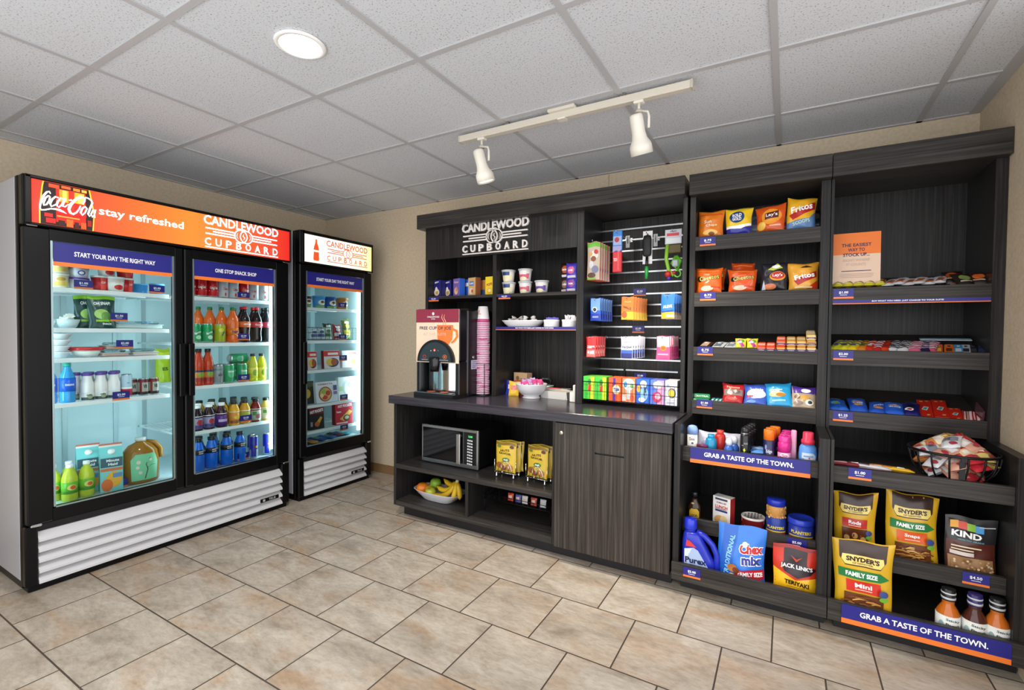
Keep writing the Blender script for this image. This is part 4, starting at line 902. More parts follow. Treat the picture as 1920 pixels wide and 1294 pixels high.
for y, x, c1, c2, rz, w in [(-.72, .66, '#1d2a5a', '#3a4a9a', .1, 'navy'), (-.64, .665, '#d89a2a', '#c03a2a', .3, 'yellow and red'), (-.55, .64, '#2a3a9a', '#5fae3a', .2, 'blue and green'), (-.44, .63, '#2f6ab8', '#3a9a5a', .35, 'bright blue'), (-.35, .61, '#5a2a3a', '#3a2a6a', .1, 'dark maroon'), (-.28, .62, '#2f8a9a', '#8fd0c0', .25, 'teal')]:
    thing('ice_cream_bar', w + ' wrapped ice cream bar lying on the freezer floor', 'ice cream', bag(.075, .15, .022, M(c1, .3), [('r', -.7, .7, -.4, .3, M(c2, .35)), ('e', 0, .5, .4, .2, M('#e8e8e0', .4))], 'bar', int(-y * 100), 12), (x + .03, y, .389), FX + rz, rx=-PI / 2 + .02)

# ------------------------------------------------------------------ hutch shelves
ZH = 1.5245
def cereal(w, h, base, side, items): return carton(w, .05, h, M(base, .4), items, M(side, .4))
wal = [('t', 'Mini', 0, .75, 1.1, .2, PW, .1), ('e', 0, -.45, .8, .4, M('#e8d8b8', .4)), ('e', -.1, -.1, .35, .3, M('#f4ecd8', .4)), ('e', .1, -.5, .4, .22, M('#c89a5a', .4))]
a = thing('cereal_box', 'small dark blue cereal box at the outer end of the shelf', 'cereal box', cereal(.078, .125, '#25247a', '#1c1c62', wal), (1.625, -.29, ZH), -.25)
dup(a, 'small dark blue cereal box just behind the outermost one', (1.695, -.25, ZH), -.3); dup(a, 'small dark blue cereal box between blue and purple boxes', (1.735, -.20, ZH), -.3)
thing('cereal_box', 'small purple cereal box with a bright blue side', 'cereal box', cereal(.078, .128, '#7a62b0', '#2f62c8', [('t', 'Flakes', 0, .6, 1.4, .22, M('#f0c8d0', .4)), ('e', 0, -.4, .6, .4, M('#e8c8a0', .4)), ('e', .2, -.2, .3, .3, M('#d88a6a', .4))]), (1.805, -.29, ZH), -.35)
thing('cereal_box', 'small bright blue cereal box behind the purple one', 'cereal box', cereal(.078, .125, '#2f6ad0', '#2f62c8', [('r', -.6, .6, .2, .6, PW)]), (1.865, -.235, ZH), -.35)
thing('cereal_box', 'small tan cereal box with a blue label', 'cereal box', cereal(.082, .128, '#d9ae72', '#9a5a3a', [('r', -.6, .6, .1, .6, M('#4a7ab8', .4)), ('t', 'FLAKES', 0, .35, 1, .2, PW), ('e', -.1, -.5, .6, .35, M('#e8d8c0', .4)), ('e', .2, -.5, .25, .2, M('#b8502a', .4))]), (1.94, -.29, ZH), -.3)
thing('cereal_box', 'small tan and blue cereal box tucked behind the tan one', 'cereal box', cereal(.07, .115, '#c98a4a', '#3a62a8', [('r', -.8, .8, -.9, -.2, M('#3a62a8', .4))]), (1.985, -.22, ZH), -.3)
thing('cereal_box', 'small bright yellow cereal box beside the divider', 'cereal box', cereal(.072, .128, '#f0d62c', '#d8b81c', [('t', 'POPS', .05, .15, 1.4, .3, M('#c81e2a', .4), .1, .04), ('e', 0, -.5, .6, .3, M('#e8b04a', .4)), ('e', .1, -.5, .4, .18, M('#f6e08a', .4))]), (2.085, -.29, ZH), -.15)
def oat(c, c2): return tub(.035, .044, .082, M('#f0ede8', .4), M('#c9cacd', .3), [('r', -.95, .95, -.55, .35, M(c, .4)), ('r', -.55, .55, .2, .85, M(c2, .4)), ('e', 0, -.55, .6, .35, M('#e8e0b8', .4))], lidr=1.1)
a = thing('oatmeal_cup', 'white oatmeal cup with blue print topping the stack by the divider', 'food cup', oat('#e8e2b0', '#28407a'), (2.222, -.29, ZH + .083), 0)
dup(a, 'white oatmeal cup with blue print under its twin by the divider', (2.226, -.29, ZH))
b = thing('oatmeal_cup', 'pink-banded oatmeal cup topping its stack', 'food cup', oat('#d85a78', '#e8e4e4'), (2.352, -.29, ZH + .083)); dup(b, 'pink-banded oatmeal cup at the bottom of its stack', (2.354, -.29, ZH))
thing('oatmeal_cup', 'purple-banded oatmeal cup standing alone', 'food cup', oat('#6a4aa0', '#e8e4e4'), (2.476, -.29, ZH))
bb = lambda c, c2, sd: bag(.085, .095, .035, M(c, .3), [('e', 0, .1, .6, .5, M(c2, .35)), ('t', 'mix', 0, .1, .8, .3, PW), ('r', -.7, .7, -.9, -.6, M('#e8e0e8', .4))], 'pillow', sd, 14)
thing('snack_bag', 'black and orange snack bag on the upper back of the cup shelf', 'bag', bb('#2a1614', '#b8582a', 3), (2.645, -.28, ZH + .094), -.2)
thing('snack_bag', 'dark brown snack bag under the black and orange one', 'bag', bb('#3a2226', '#8a6a5a', 4), (2.645, -.28, ZH), -.2)
thing('snack_bag', 'blue and pink snack bag stacked on the other blue one', 'bag', bb('#4a3ac0', '#e06aa0', 5), (2.70, -.315, ZH + .083), -.1)
thing('snack_bag', 'blue and pink snack bag at the bottom beside the peg panel', 'bag', bb('#3a36b8', '#a04a9a', 6), (2.70, -.315, ZH), -.1)
ZH2 = 1.3025
PORC = M('#eeedf0', .18)
def oval_dish(lx, ly, h, bz, flare=.72):
    m = MB(); n = 40; prof = [(flare * .92, 0), (flare, .004), (.97, h - .004), (1, h), (.95, h - .002), (flare * .95, .012)]
    vs = []; fs = []
    for r, z in prof:
        for k in range(n):
            a = 2 * PI * k / n; q = 3.2; ca, sa = math.cos(a), math.sin(a)
            x = abs(ca) ** (2 / q) * (1 if ca >= 0 else -1); y = abs(sa) ** (2 / q) * (1 if sa >= 0 else -1)
            vs.append((x * lx * r, y * ly * r, z))
    for i in range(len(prof) - 1):
        for k in range(n): fs.append((i * n + k, i * n + (k + 1) % n, (i + 1) * n + (k + 1) % n, (i + 1) * n + k))
    fs += [tuple(range(n))[::-1], tuple(range((len(prof) - 1) * n, len(prof) * n))]
    return m.add(vs, fs, PORC, True)
thing('serving_dish', 'long white porcelain dish of creamer cups', 'dish', oval_dish(.155, .075, .045, 0), (2.335, -.28, ZH2))
cr = MB().lathe([(0, 0), (.011, 0), (.014, .018), (.018, .018), (.018, .0195), (0, .0195)], M('#f4f3f0', .35), 14)
crl = MB().lathe([(0, .0195), (.0175, .0195), (.0165, .0205), (0, .0205)], M('#ecdcdc', .3), 14)
a = None; k = 0
for layer, n in ((0, 8), (1, 7), (2, 4)):
    for i in range(n):
        x = 2.335 + (i - (n - 1) / 2) * (.031 if layer < 2 else .045); y = -.28 + (.022 if i % 2 else -.022); z = ZH2 + .014 + layer * .0185
        e = (R.uniform(-.5, .5), R.uniform(-.5, .5), R.random() * 3)
        if a is None: a = thing('creamer_cup', 'small white creamer cup heaped in the long dish', 'creamer', [('cup', cr), ('foil_lid', crl)], (x, y, z), group='creamer cups'); c = a
        else: c = dup(a, None, (x, y, z))
        c.rotation_euler = e
def ramekin(): return MB().lathe([(0, 0), (.049, 0), (.051, .004), (.051, .034), (.053, .038), (.053, .048), (.048, .048), (.047, .008), (0, .008)], PORC, 32)
thing('ramekin', 'white ramekin of violet sweetener packets', 'ramekin', ramekin(), (2.545, -.28, ZH2)); thing('ramekin', 'white ramekin of white sugar packets by the peg panel', 'ramekin', ramekin(), (2.675, -.28, ZH2))
def packets(label, group, c, cx, cy, z, n, rad, up, h=.05, w=.036, seed=1):
    rr = random.Random(seed); m = bag(w, h, .006, M(c, .5), [('r', -.6, .6, -.3, .3, M('#e8e4f2', .5))], 'bar', seed, 6); a = None
    for k in range(n):
        an = 2.4 * k; q = rad * math.sqrt((k + .5) / n)
        loc = (cx + q * math.cos(an), cy + q * math.sin(an), z + rr.uniform(0, up))
        if a is None: a = o = thing('sweetener_packet', label, 'sugar packet', m, loc, group=group)
        else: o = dup(a, None, loc)
        o.rotation_euler = (rr.uniform(-.5, .5), rr.uniform(-.5, .5), rr.uniform(-.9, .9))
packets('violet sweetener packet standing in the ramekin', 'violet packets', '#6f68c8', 2.545, -.28, ZH2 + .012, 10, .03, .008, .048, .034, 3)
packets('white sugar packet standing in the ramekin by the peg panel', 'white packets', '#efeef0', 2.675, -.28, ZH2 + .014, 10, .03, .012, .055, .036, 4)

# ------------------------------------------------------------------ worktop
ZW = .832
# coffee machine, its own axes: front faces -y
BLK = M('#111216', .3)
mw = .150
def fy(z): return -.19 + .0 * z
arch = [(math.cos(PI * k / 20), math.sin(PI * k / 20)) for k in range(21)]
bd = MB().box(-mw, mw, -.10, .22, .0, .585, BLK, .012).box(-mw, -.122, -.19, -.10, .02, .24, BLK, .006).box(.122, mw, -.19, -.10, .02, .24, BLK, .006)
bd.box(-mw, mw, -.19, -.10, .24, .585, BLK, .008).box(-.11, .11, -.05, .2, .585, .593, BLK, .003)
CRM = M('#f0d6bd', .35); MAR = M('#8e2f45', .35); NV = M('#2d2650', .4); ORJ = M('#ef7d3a', .4)
fp = MB().box(-.149, .149, -.195, -.189, .228, .582, CRM, .002)
fp.decal(lambda a, b, off: (a, -.195 - off, b), [('r', -.149, .149, .495, .582, MAR),
    ('p', [(.0, .478), (.112, .478), (.112, .465), (.106, .385), (.085, .355), (.06, .32), (.03, .345), (.005, .39)], ORJ),
    ('s', [(.108, .452, .014), (.135, .44, .016), (.14, .405, .016), (.12, .375, .014), (.1, .362, .012)], ORJ),
    ('t', 'FREE CUP OF JOE', -.012, .455, .22, .027, NV, 0, .012), ('t', 'AT THE SUITE', -.015, .418, .16, .018, M('#dcc0ac', .4), 0, .0),
    ('e', -.025, .553, .008, .01, PW), ('t', 'CANDLEWOOD', -.025, .532, .085, .011, PW, 0, .01), ('t', 'SUITES', -.025, .518, .028, .006, PW),
    ('s', [(.045, .478, .003), (.05, .5, .005), (.035, .525, .005), (.04, .55, .002)], M('#f0a88a', .4)), ('s', [(.06, .478, .003), (.064, .5, .005), (.05, .525, .005), (.056, .548, .002)], M('#f0a88a', .4))])
ap = MB()
outer = [(.128 * c, .236 + .146 * s_) for c, s_ in arch]
ap.prism(outer, -.212, -.195, BLK)
ap.prism([(.110 * c, .239 + .126 * s_) for c, s_ in arch], -.216, -.212, M('#27343a', .35))
ap.decal(lambda a, b, off: (a, -.216 - off, b - .082), [('e', -.072, .35, .012, .012, M('#a83a34', .4)), ('e', -.072, .35, .008, .008, M('#27343a', .4)), ('e', .07, .352, .015, .015, M('#c05a34', .4)), ('e', .07, .352, .010, .010, M('#27343a', .4)), ('e', .07, .352, .004, .004, M('#e0b048', .4)),
    ('e', 0, .395, .009, .009, M('#d84a3a', .4)), ('p', [(-.004, .39), (.004, .39), (0, .4)], PW), ('e', -.025, .39, .003, .003, PW), ('e', .025, .392, .004, .004, M('#5a8a7a', .4)), ('r', -.09, -.045, .328, .333, M('#8a9498', .4)), ('r', .035, .095, .328, .333, M('#8a9498', .4))])
nz = MB().lathe([(0, -.05), (.026, -.05), (.032, -.01), (.034, .03), (.03, .045), (0, .045)], M('#0d0e11', .2), 24); nz.move(Matrix.Translation((0, -.215, .222)))
nz.lathe([(.0, .174), (.024, .174), (.024, .178), (0, .178)], CHROME, 20, (0, -.215, 0))
bs = MB(); vs = []
n = 24
bs.grid(lambda a, b: (a * .118, -.10 - .05 * math.sqrt(max(0, 1 - a * a)) * 1.0, .035 + (b + 1) / 2 * .206), n, 4, M('#c6ccce', .12, 1.0))
tr = MB().prism([(-.135, -.235), (.135, -.235), (.148, -.19), (.148, -.05), (-.148, -.05), (-.148, -.19)], 0.0, .028, BLK, 'z')
gt = MB()
for k in range(-8, 9): gt.box(k * .014 - .004, k * .014 + .004, -.225, -.16, .028, .032, M('#2c2f33', .3, .6))
gt.box(-.128, .128, -.232, -.225, .028, .034, M('#8a9094', .25, .9))
cu = MB()
for x in (-.045, .045): cu.lathe([(0, .033), (.026, .033), (.026, .036), (0, .036)], M('#d85a34', .35), 20, (x, -.185, 0))
lk2 = MB().lathe([(0, 0), (.009, 0), (.009, .006), (0, .006)], CHROME, 16); lk2.move(Matrix.Translation((.151, -.04, .265)) @ Matrix.Rotation(PI / 2, 4, 'Y'))
st = MB().box(mw, mw + .0012, -.055, .01, .185, .245, M('#c9c6dd', .45)); st.decal(lambda a, b, off: (mw + .0012 + off, -.0225 + a, .215 + b), [('r', -.026, .026, .018, .022, M('#6a6690', .4)), ('r', -.026, .02, .006, .01, M('#6a6690', .4)), ('r', -.026, .024, -.006, -.002, M('#6a6690', .4)), ('r', -.026, .016, -.02, -.014, M('#6a6690', .4))])
SX = Matrix.Diagonal((1.2, 1, 1, 1))
for q in (bd, fp, ap, nz, bs, tr, gt, cu, lk2, st): q.move(SX)
thing('coffee_machine', 'black coffee machine with a cream front and a steel bay', 'coffee machine', [('housing', bd, [('lock', lk2), ('sticker', st)]), ('front_panel', fp), ('control_arch', ap), ('nozzle', nz), ('splash_back', bs), ('drip_tray', tr, [('grid_plate', gt), ('cup_mark', cu)])], (1.873, -.43, ZW), .0)
# tower of paper cups in its rack
ch = MB().lathe([(0, 0), (.062, 0), (.064, .006), (.03, .01), (0, .01)], DARKWIRE, 24)
for k in range(4):
    a_ = PI / 4 + k * PI / 2; ch.tube([(.06 * math.cos(a_), .06 * math.sin(a_), .006), (.058 * math.cos(a_), .058 * math.sin(a_), .22)], .0025, DARKWIRE, 6)
ch.tube([(.058 * math.cos(2 * PI * k / 20), .058 * math.sin(2 * PI * k / 20), .22) for k in range(20)], .0025, DARKWIRE, 6, True)
CX, CY = 2.072, -.375
thing('cup_rack', 'low black wire rack holding the paper cups', 'rack', ch, (CX, CY, ZW))
cupm = MB().lathe([(.044, 0), (.0475, 0), (.0485, .003), (.0475, .006), (.032, .118), (.030, .118), (.030, .116), (0, .116)], [PW, M('#e6cfdc', .4), M('#d9a3c4', .4), M('#f1ecee', .45), M('#f1ecee', .45), PW, PW], 26)
cupm.lathe([(.0476, .008), (.0440, .032)], M('#c8508a', .45), 26); cupm.decal(lambda a, b, off: ((.0385 + off) * math.sin(a * .6), -(.0385 + off) * math.cos(a * .6), .078 + b * .02), [('e', -.4, .3, .3, .5, M('#d8a89a', .4)), ('r', -.5, .3, -.7, -.5, M('#8a7a80', .4))])
NC = 40; a = None
for k in range(NC):
    z = ZW + .012 + k * .0123; lb = 'upturned paper cup with a pink band topping the tall stack' if k == NC - 1 else 'upturned paper cup showing its pink and white rim in the stack'
    if a is None: a = thing('paper_cup', lb, 'paper cup', cupm, (CX, CY, z), group='stacked paper cups')
    else: dup(a, lb, (CX + R.uniform(-.0012, .0012), CY + R.uniform(-.0012, .0012), z), R.uniform(-.4, .4))
bl = MB().lathe([(0, 0), (.058, 0), (.06, .004), (.05, .014), (.075, .032), (.098, .065), (.104, .092), (.106, .096), (.102, .096), (.094, .066), (.07, .036), (0, .02)], PORC, 40)
thing('footed_bowl', 'white footed bowl full of pink sweetener packets', 'bowl', bl, (2.412, -.30, ZW))
packets('pink sweetener packet standing in the footed bowl', 'pink packets', '#e0528f', 2.43, -.30, ZW + .06, 20, .07, .012, .058, .038, 5)
packets('lilac and white sweetener packet in the footed bowl', 'lilac packets', '#c9a8dc', 2.385, -.30, ZW + .062, 12, .055, .014, .058, .038, 6)
thing('tea_box', 'tan tea box standing behind the footed bowl', 'box', carton(.12, .06, .15, M('#b89a78', .5), [('e', -.4, .5, .25, .2, M('#7a5a3a', .4)), ('r', -.9, .9, -.6, -.4, M('#d89a8a', .4)), ('r', 0, .8, .4, .5, M('#8a6a4a', .4))]), (2.26, -.14, ZW), -.2)
thing('tea_box', 'rust-red tea box in front of the tan one', 'box', carton(.1, .04, .10, M('#a84a44', .5), [('r', -.8, .8, .1, .6, M('#d8887a', .4))]), (2.285, -.20, ZW), -.2)
thing('food_container', 'clear plastic container glinting behind the pink packets', 'container', clearbox(.1, .08, .118, M('#c9d4d2', .3)), (2.42, -.12, ZW))
for i, (x, y, c, c2, w) in enumerate([(2.215, -.235, '#1f2fa0', '#d8d8e8', 'blue snack packet leaning in the corner behind the bowl'), (2.262, -.275, '#e0b42a', '#d86a6a', 'yellow snack packet leaning beside the footed bowl')]):
    thing('snack_packet', w, 'packet', bag(.075, .1, .02, M(c, .35), [('r', -.6, .6, -.2, .4, M(c2, .4))], 'pillow', 20 + i, 12), (x, y, ZW), .3, rx=-.35)
ty = MB().box(-.10, .10, -.05, .05, 0, .004, OFFW)
for s in (-1, 1):
    ty.prism([(s * .085, 0), (s * .1, .05), (s * .096, .05), (s * .081, 0)], -.055, .055, OFFW); ty.prism([(s * .05, 0), (s * .062, .05), (s * .058, .05), (s * .046, 0)], -.1, .1, OFFW, 'x')
thing('stir_stick_tray', 'white open tray of stir sticks beside the footed bowl', 'tray', ty, (2.565, -.215, ZW), -.1)
a = None
for k in range(9):
    m = MB().box(-.085, .085, -.003, .003, 0, .0018, M('#d8cfc4', .5)) if a is None else None
    loc = (2.555 + .008 * (k % 3), -.245 + .0075 * k, ZW + .044 + .006 * (k % 4)); rz = -.25 + .05 * k
    if a is None: a = thing('stir_stick', 'flat stir stick lying in the white tray', 'stir stick', m, loc, rz, group='stir sticks')
    else: dup(a, None, loc, rz)
thing('straw_sleeve', 'red and white paper sleeve lying on the stir sticks', 'wrapper', MB().box(-.05, .05, -.006, .006, 0, .004, M('#d84a4a', .5), .001).box(-.08, -.05, -.006, .006, 0, .003, PW), (2.55, -.235, ZW + .066), -.1)
dp = MB().box(-.02, .02, -.025, .025, 0, .062, OFFW, .004).box(.002, .02, -.025, .025, .055, .108, OFFW, .004)
thing('sugar_dispenser', 'small white stepped dispenser beside the hutch upright', 'dispenser', dp, (2.722, -.315, ZW))

# ------------------------------------------------------------------ peg panel
def hook(x, z, L_=.12):
    m = MB().box(-.008, .008, -.004, .006, -.015, .012, STEEL, .001).tube([(0, 0, 0), (0, -L_, -.004), (0, -L_ - .008, .008)], .0022, STEEL, 6)
    return m
def peg(label, x, z, L_=.13, tag=False):
    P = [('hook_wire', hook(x, z, L_))]
    if tag:
        m = MB().box(-.012, .012, -.002, 0, -.075, .0, M('#dcdcde', .35)); m.decal(lambda a, b, off: (a, -.002 - off, b), [('r', -.004, .004, -.05, -.02, M('#7a7a80', .4)), ('e', 0, -.014, .003, .004, M('#3a3a40', .4))]); m.move(Matrix.Translation((0, -L_ - .004, .012))); P.append(('hook_tag', m))
    thing('peg_hook', label, 'hook', P, (x, -.055, z))
ZP = [1.8, 1.8]
peg('steel peg hook with nothing hanging, next to the toothbrush', 3.0, 1.868, .08, True)
peg('steel peg hook with nothing hanging, next to the grill brush', 3.172, 1.862, .08, True)
def hung(name, label, cat, w, h, base, items, x, y, z, rz=0, rx=0, group=None, d=.008, seed=1, style='bar', n=14):
    m = bag(w, h, d, base, items, style, seed, n) if not isinstance(base, MB) else base
    return thing(name, label, cat, m, (x, y, z), rz, rx, group)
for x, z, w in [(2.848, 1.822, 'holding the red dog treats'), (2.968, 1.880, 'holding the blue and red toothbrush'), (3.15, 1.862, 'holding the grill brush card'), (3.297, 1.858, 'holding the green pet toy'),
                (2.866, 1.468, 'holding the blue medicine packets'), (3.062, 1.472, 'holding the orange medicine packets'), (3.292, 1.477, 'holding the blue and yellow packets'),
                (2.838, 1.237, 'holding the red medicine packets'), (3.062, 1.242, 'holding the white and blue packets'), (3.27, 1.243, 'holding the pink packets')]:
    peg('steel peg hook ' + w, x, z, .30 if z < 1.83 else .22)
toy = [('r', -.9, .9, .72, .95, M('#6fbf3a', .4)), ('e', .1, .3, .6, .22, M('#e8e0d8', .4)), ('e', 0, .1, .4, .14, M('#8a4a2a', .4)), ('e', -.3, -.2, .35, .2, M('#d8d8de', .4)), ('e', .3, -.45, .5, .2, M('#7a7f9a', .4)), ('e', -.2, -.75, .6, .14, M('#5a3a24', .4)), ('r', -.9, .4, -.98, -.88, M('#8ac04a', .4)), ('e', .4, .45, .3, .12, M('#c8302a', .4)), ('e', -.4, .35, .2, .1, M('#e8b03a', .4))]
a = None
for k, (x, y) in enumerate([(2.852, -.34), (2.85, -.29), (2.848, -.24), (2.846, -.19), (2.844, -.14)]):
    lb = 'red dog-treat pack with a green top, %s back on its hook' % ('foremost' if k == 0 else ORD[k]); lb = lb.replace('foremost back', 'foremost')
    if a is None: a = thing('treat_pack', lb, 'pet treats', bag(.084, .232, .022, M('#c02a22', .35), [('r', -.93, .93, -.98, .98, M('#c9b8a4', .4))] + toy, 'bar', 31, 16), (x, y, 1.588), .06, group='dog treats')
    else: dup(a, lb, (x, y, 1.588 + .002 * k), .06 + .02 * k)
tb = MB().box(-.029, .029, -.012, .0, .0, .128, M('#d8242c', .35), .004).box(-.029, .029, -.012, 0, .128, .255, M('#3a86d8', .35), .004)
tb.decal(flat(-.012, .029, .1275, .1275), [('r', -.9, .9, .3, .72, M('#9fb4dc', .4)), ('e', -.1, .55, .5, .12, M('#b82a34', .4)), ('r', .05, .45, -.9, .05, M('#f04a4e', .3)), ('t', 'TOOTH', -.35, -.4, .75, .16, PW, PI / 2 * 0), ('p', [(-.95, -.05), (-.2, .05), (.5, -.02), (.95, .08), (.95, .25), (-.95, .25)], M('#a8a0d0', .4))])
thing('toothbrush_pack', 'toothbrush pack blue at the top and red below', 'toothbrush', tb, (2.968, -.24, 1.64), .05)
br = MB().box(-.028, .028, -.002, 0, .09, .285, M('#e8e6e6', .4))
br.decal(flat(-.002, .028, .0975, .1875), [('e', 0, .78, .18, .05, BLACK), ('r', -.75, .75, .0, .42, M('#9a9ab8', .4)), ('r', -.6, .6, .1, .16, M('#5a4a6a', .4)), ('r', -.6, .6, .25, .3, M('#5a4a6a', .4))])
hd = MB().lathe([(0, 0), (.022, .006), (.026, .02), (.026, .1), (.02, .125), (0, .13)], M('#17181c', .6), 18, sy=.5); hd.move(Matrix.Translation((0, -.014, .13)))
hn = MB().tube([(0, -.012, .13), (0, -.014, .10), (0, -.016, .07)], [.008, .009, .008], BLACK, 10).tube([(0, -.016, .075), (0, -.016, .05), (0, -.017, .0)], [.009, .012, .008], M('#2fae4a', .35), 10)
thing('grill_brush', 'black brush with a green handle on a white card', 'brush', [('card', br), ('brush_head', hd), ('handle', hn)], (3.15, -.24, 1.59))
tc = MB().box(-.046, .046, -.003, 0, .205, .288, M('#c9cfd8', .35)); tc.decal(flat(-.003, .046, .0415, .2465), [('r', -.8, .7, .1, .5, M('#d83a44', .4)), ('r', -.85, .85, -.9, -.2, M('#e2e8ec', .4)), ('r', -.4, .4, .65, .8, M('#8a90a0', .4))])
ts = MB().tube([(-.03, -.012, .2), (-.035, -.014, .12), (-.02, -.014, .05), (.01, -.014, .02)], .011, M('#8fc83a', .45), 10).tube([(.02, -.012, .13), (.045, -.014, .1), (.03, -.016, .05), (.0, -.014, .09), (.02, -.012, .13)], .012, M('#5fae2a', .45), 10)
ts.box(0.0, .035, -.03, -.01, .07, .11, M('#b8bfc4', .4), .006)
tk_ = MB()
for (x, y, z, r, c) in [(-.022, -.018, .03, .021, '#c8342a'), (.012, -.016, .036, .014, '#b02a3a'), (-.018, -.014, .006, .014, '#4a3aa8')]: tk_.lathe([(0, z - r), (r * .7, z - r * .7), (r, z), (r * .7, z + r * .7), (0, z + r)], M(c, .4), 14, (x, y, 0))
tr_ = MB().tube([(.03 + .018 * math.cos(k * .8), -.02 + .004 * k % .01, .03 + .02 * math.sin(k * .8)) for k in range(14)], .0045, M('#7fe04a', .4), 6)
tb2 = MB().box(-.03, .046, -.012, -.003, .15, .2, M('#5a4a1c', .5), .004)
thing('pet_toy', 'green pet toy with a red ball hanging from a pale card', 'toy', [('card', tc), ('toy_body', ts), ('ball', tk_), ('cord', tr_), ('band', tb2)], (3.297, -.24, 1.582))
def row(name, label, cat, n, x0, dx, y0, dy, z, w, h, base, items, rz, group, seed):
    a = None
    for k in range(n):
        lb = '%s, %s on its hook' % (label, 'foremost' if k == 0 else ORD[k] + ' back'); loc = (x0 + dx * k, y0 + dy * k, z + .001 * (k % 2)); q = rz + .04 * k
        if a is None: a = thing(name, lb, cat, bag(w, h, .008, base, items, 'bar', seed, 12), loc, q, group=group)
        else: dup(a, lb, loc, q)
row('medicine_packet', 'bright blue medicine packet', 'medicine', 6, 2.868, -.001, -.34, .045, 1.342, .068, .136, M('#2a5fd0', .35), [('r', -.9, .9, -.1, .95, M('#7fb0e8', .4)), ('e', -.1, -.02, .45, .24, PW), ('e', -.1, -.02, .32, .17, M('#30343c', .4)), ('r', -.9, .9, -.95, -.4, M('#2438a8', .4)), ('r', -.6, .6, -.75, -.6, M('#8f9fe0', .4))], -.1, 'blue packets', 41)
row('medicine_packet', 'orange cough-drop packet', 'medicine', 6, 3.064, .004, -.34, .045, 1.346, .072, .134, M('#e8802a', .35), [('r', -.95, .95, -.98, -.3, M('#e8c02a', .4)), ('e', -.5, -.55, .45, .3, M('#e8582a', .4)), ('t', 'HALLS', 0, .05, 1.3, .2, M('#6a2414', .4), -.15, .03), ('r', -.5, .6, .5, .65, M('#f0a050', .4)), ('e', .4, -.7, .3, .2, M('#b8c83a', .4))], .12, 'orange packets', 42)
row('medicine_packet', 'blue and yellow pain-relief packet', 'medicine', 4, 3.294, .001, -.34, .06, 1.349, .076, .14, M('#2f7ad8', .35), [('r', -.98, .98, -.98, -.45, M('#e8b02a', .4)), ('t', 'ALEVE', 0, 0, 1.4, .24, PW, .05, .04), ('p', [(-.9, -.5), (.9, -.35), (.9, -.25), (-.9, -.4)], M('#1f4a9a', .4)), ('r', -.2, .9, -.85, -.65, M('#c8d8e8', .4))], -.12, 'blue and yellow packets', 43)
row('medicine_packet', 'red pain-relief packet', 'medicine', 5, 2.842, -.001, -.34, .045, 1.118, .062, .126, M('#cf2a2c', .35), [('t', 'TYLENOL', 0, .05, 1.6, .16, PW, 0, .03), ('r', -.9, .9, -.95, -.25, M('#e8706a', .4)), ('e', -.5, -.5, .2, .12, PW), ('p', [(-.1, -.4), (.6, -.35), (.7, -.65), (-.2, -.7)], PW), ('r', -.8, .2, -.12, -.06, PW)], .02, 'red packets', 44)
row('medicine_packet', 'white and dark blue cold-relief packet', 'medicine', 6, 3.064, .002, -.34, .045, 1.116, .072, .13, M('#d9dbe6', .35), [('t', 'NyQuil', 0, .05, 1.5, .22, M('#2a2a44', .4), 0, .03), ('r', -.95, .95, -.5, -.2, M('#3a62b8', .4)), ('r', -.95, .95, -.95, -.5, M('#2a2f7a', .4)), ('r', -.5, .6, .5, .6, M('#b0b4c8', .4))], -.02, 'white and blue packets', 45)
row('medicine_packet', 'pink stomach-relief packet', 'medicine', 6, 3.272, .001, -.34, .045, 1.117, .074, .134, M('#e6508c', .35), [('r', -.9, .9, .1, .97, M('#f0dcd8', .4)), ('e', 0, .0, .5, .22, M('#c8903a', .4)), ('e', 0, 0, .36, .14, M('#a86a1c', .4)), ('r', -.8, .8, -.6, -.45, M('#f0a0c0', .4))], .1, 'pink packets', 46)
# wire basket of detergent boxes
wb_ = MB(); bx0, bx1, by0, by1 = -.282, .282, -.325, -.06
for z, r in ((0, .002), (.055, .0015), (.11, .0025)): wb_.tube([(bx0, by0, z), (bx1, by0, z), (bx1, by1, z), (bx0, by1, z)], r, DARKWIRE, 6, True)
for k in range(25):
    x = bx0 + (bx1 - bx0) * k / 24; wb_.tube([(x, by0, .11), (x, by0, 0), (x, by1, 0)], .0012, DARKWIRE, 4)
for x in (-.12, .22): wb_.box(x - .006, x + .006, -.004, .004, .09, .175, DARKWIRE).tube([(x, 0, .11), (x, by1, .11)], .003, DARKWIRE, 6)
thing('wire_basket', 'black wire basket of laundry boxes on the peg panel', 'basket', wb_, (3.087, -.056, .862))
ZB_ = .8655
def deterg(w, base, items, top=None): return carton(w, .12, .138, M(base, .4), items, None, M(top, .4) if top else None)
gain = [('r', .3, .98, -.98, .98, M('#c9e02a', .4)), ('r', -.1, .3, -.98, .98, M('#5fd03a', .4)), ('t', 'Gain', .1, .1, .55, .8, M('#e0282a', .4), PI / 2 * 0, .05), ('e', .1, .55, .3, .25, M('#2f8a3a', .4))]
a = thing('detergent_box', 'green and yellow laundry box at the end by the upright', 'detergent', deterg(.072, '#3fc43a', gain, '#6fd04a'), (2.842, -.31, ZB_))
dup(a, 'green and yellow laundry box beside the orange one', (2.916, -.31, ZB_))
thing('detergent_box', 'orange laundry box with a dark blue round mark', 'detergent', deterg(.076, '#ea5a1e', [('r', -.3, .1, -.98, .98, M('#4a2a9a', .4)), ('e', .25, 0, .65, .42, M('#f0c040', .4)), ('e', .25, 0, .54, .34, M('#f6f2ea', .4)), ('t', 'Tide', .25, 0, .9, .34, M('#1f2f7a', .4), .15, .05)], '#e8642a'), (3.004, -.31, ZB_))
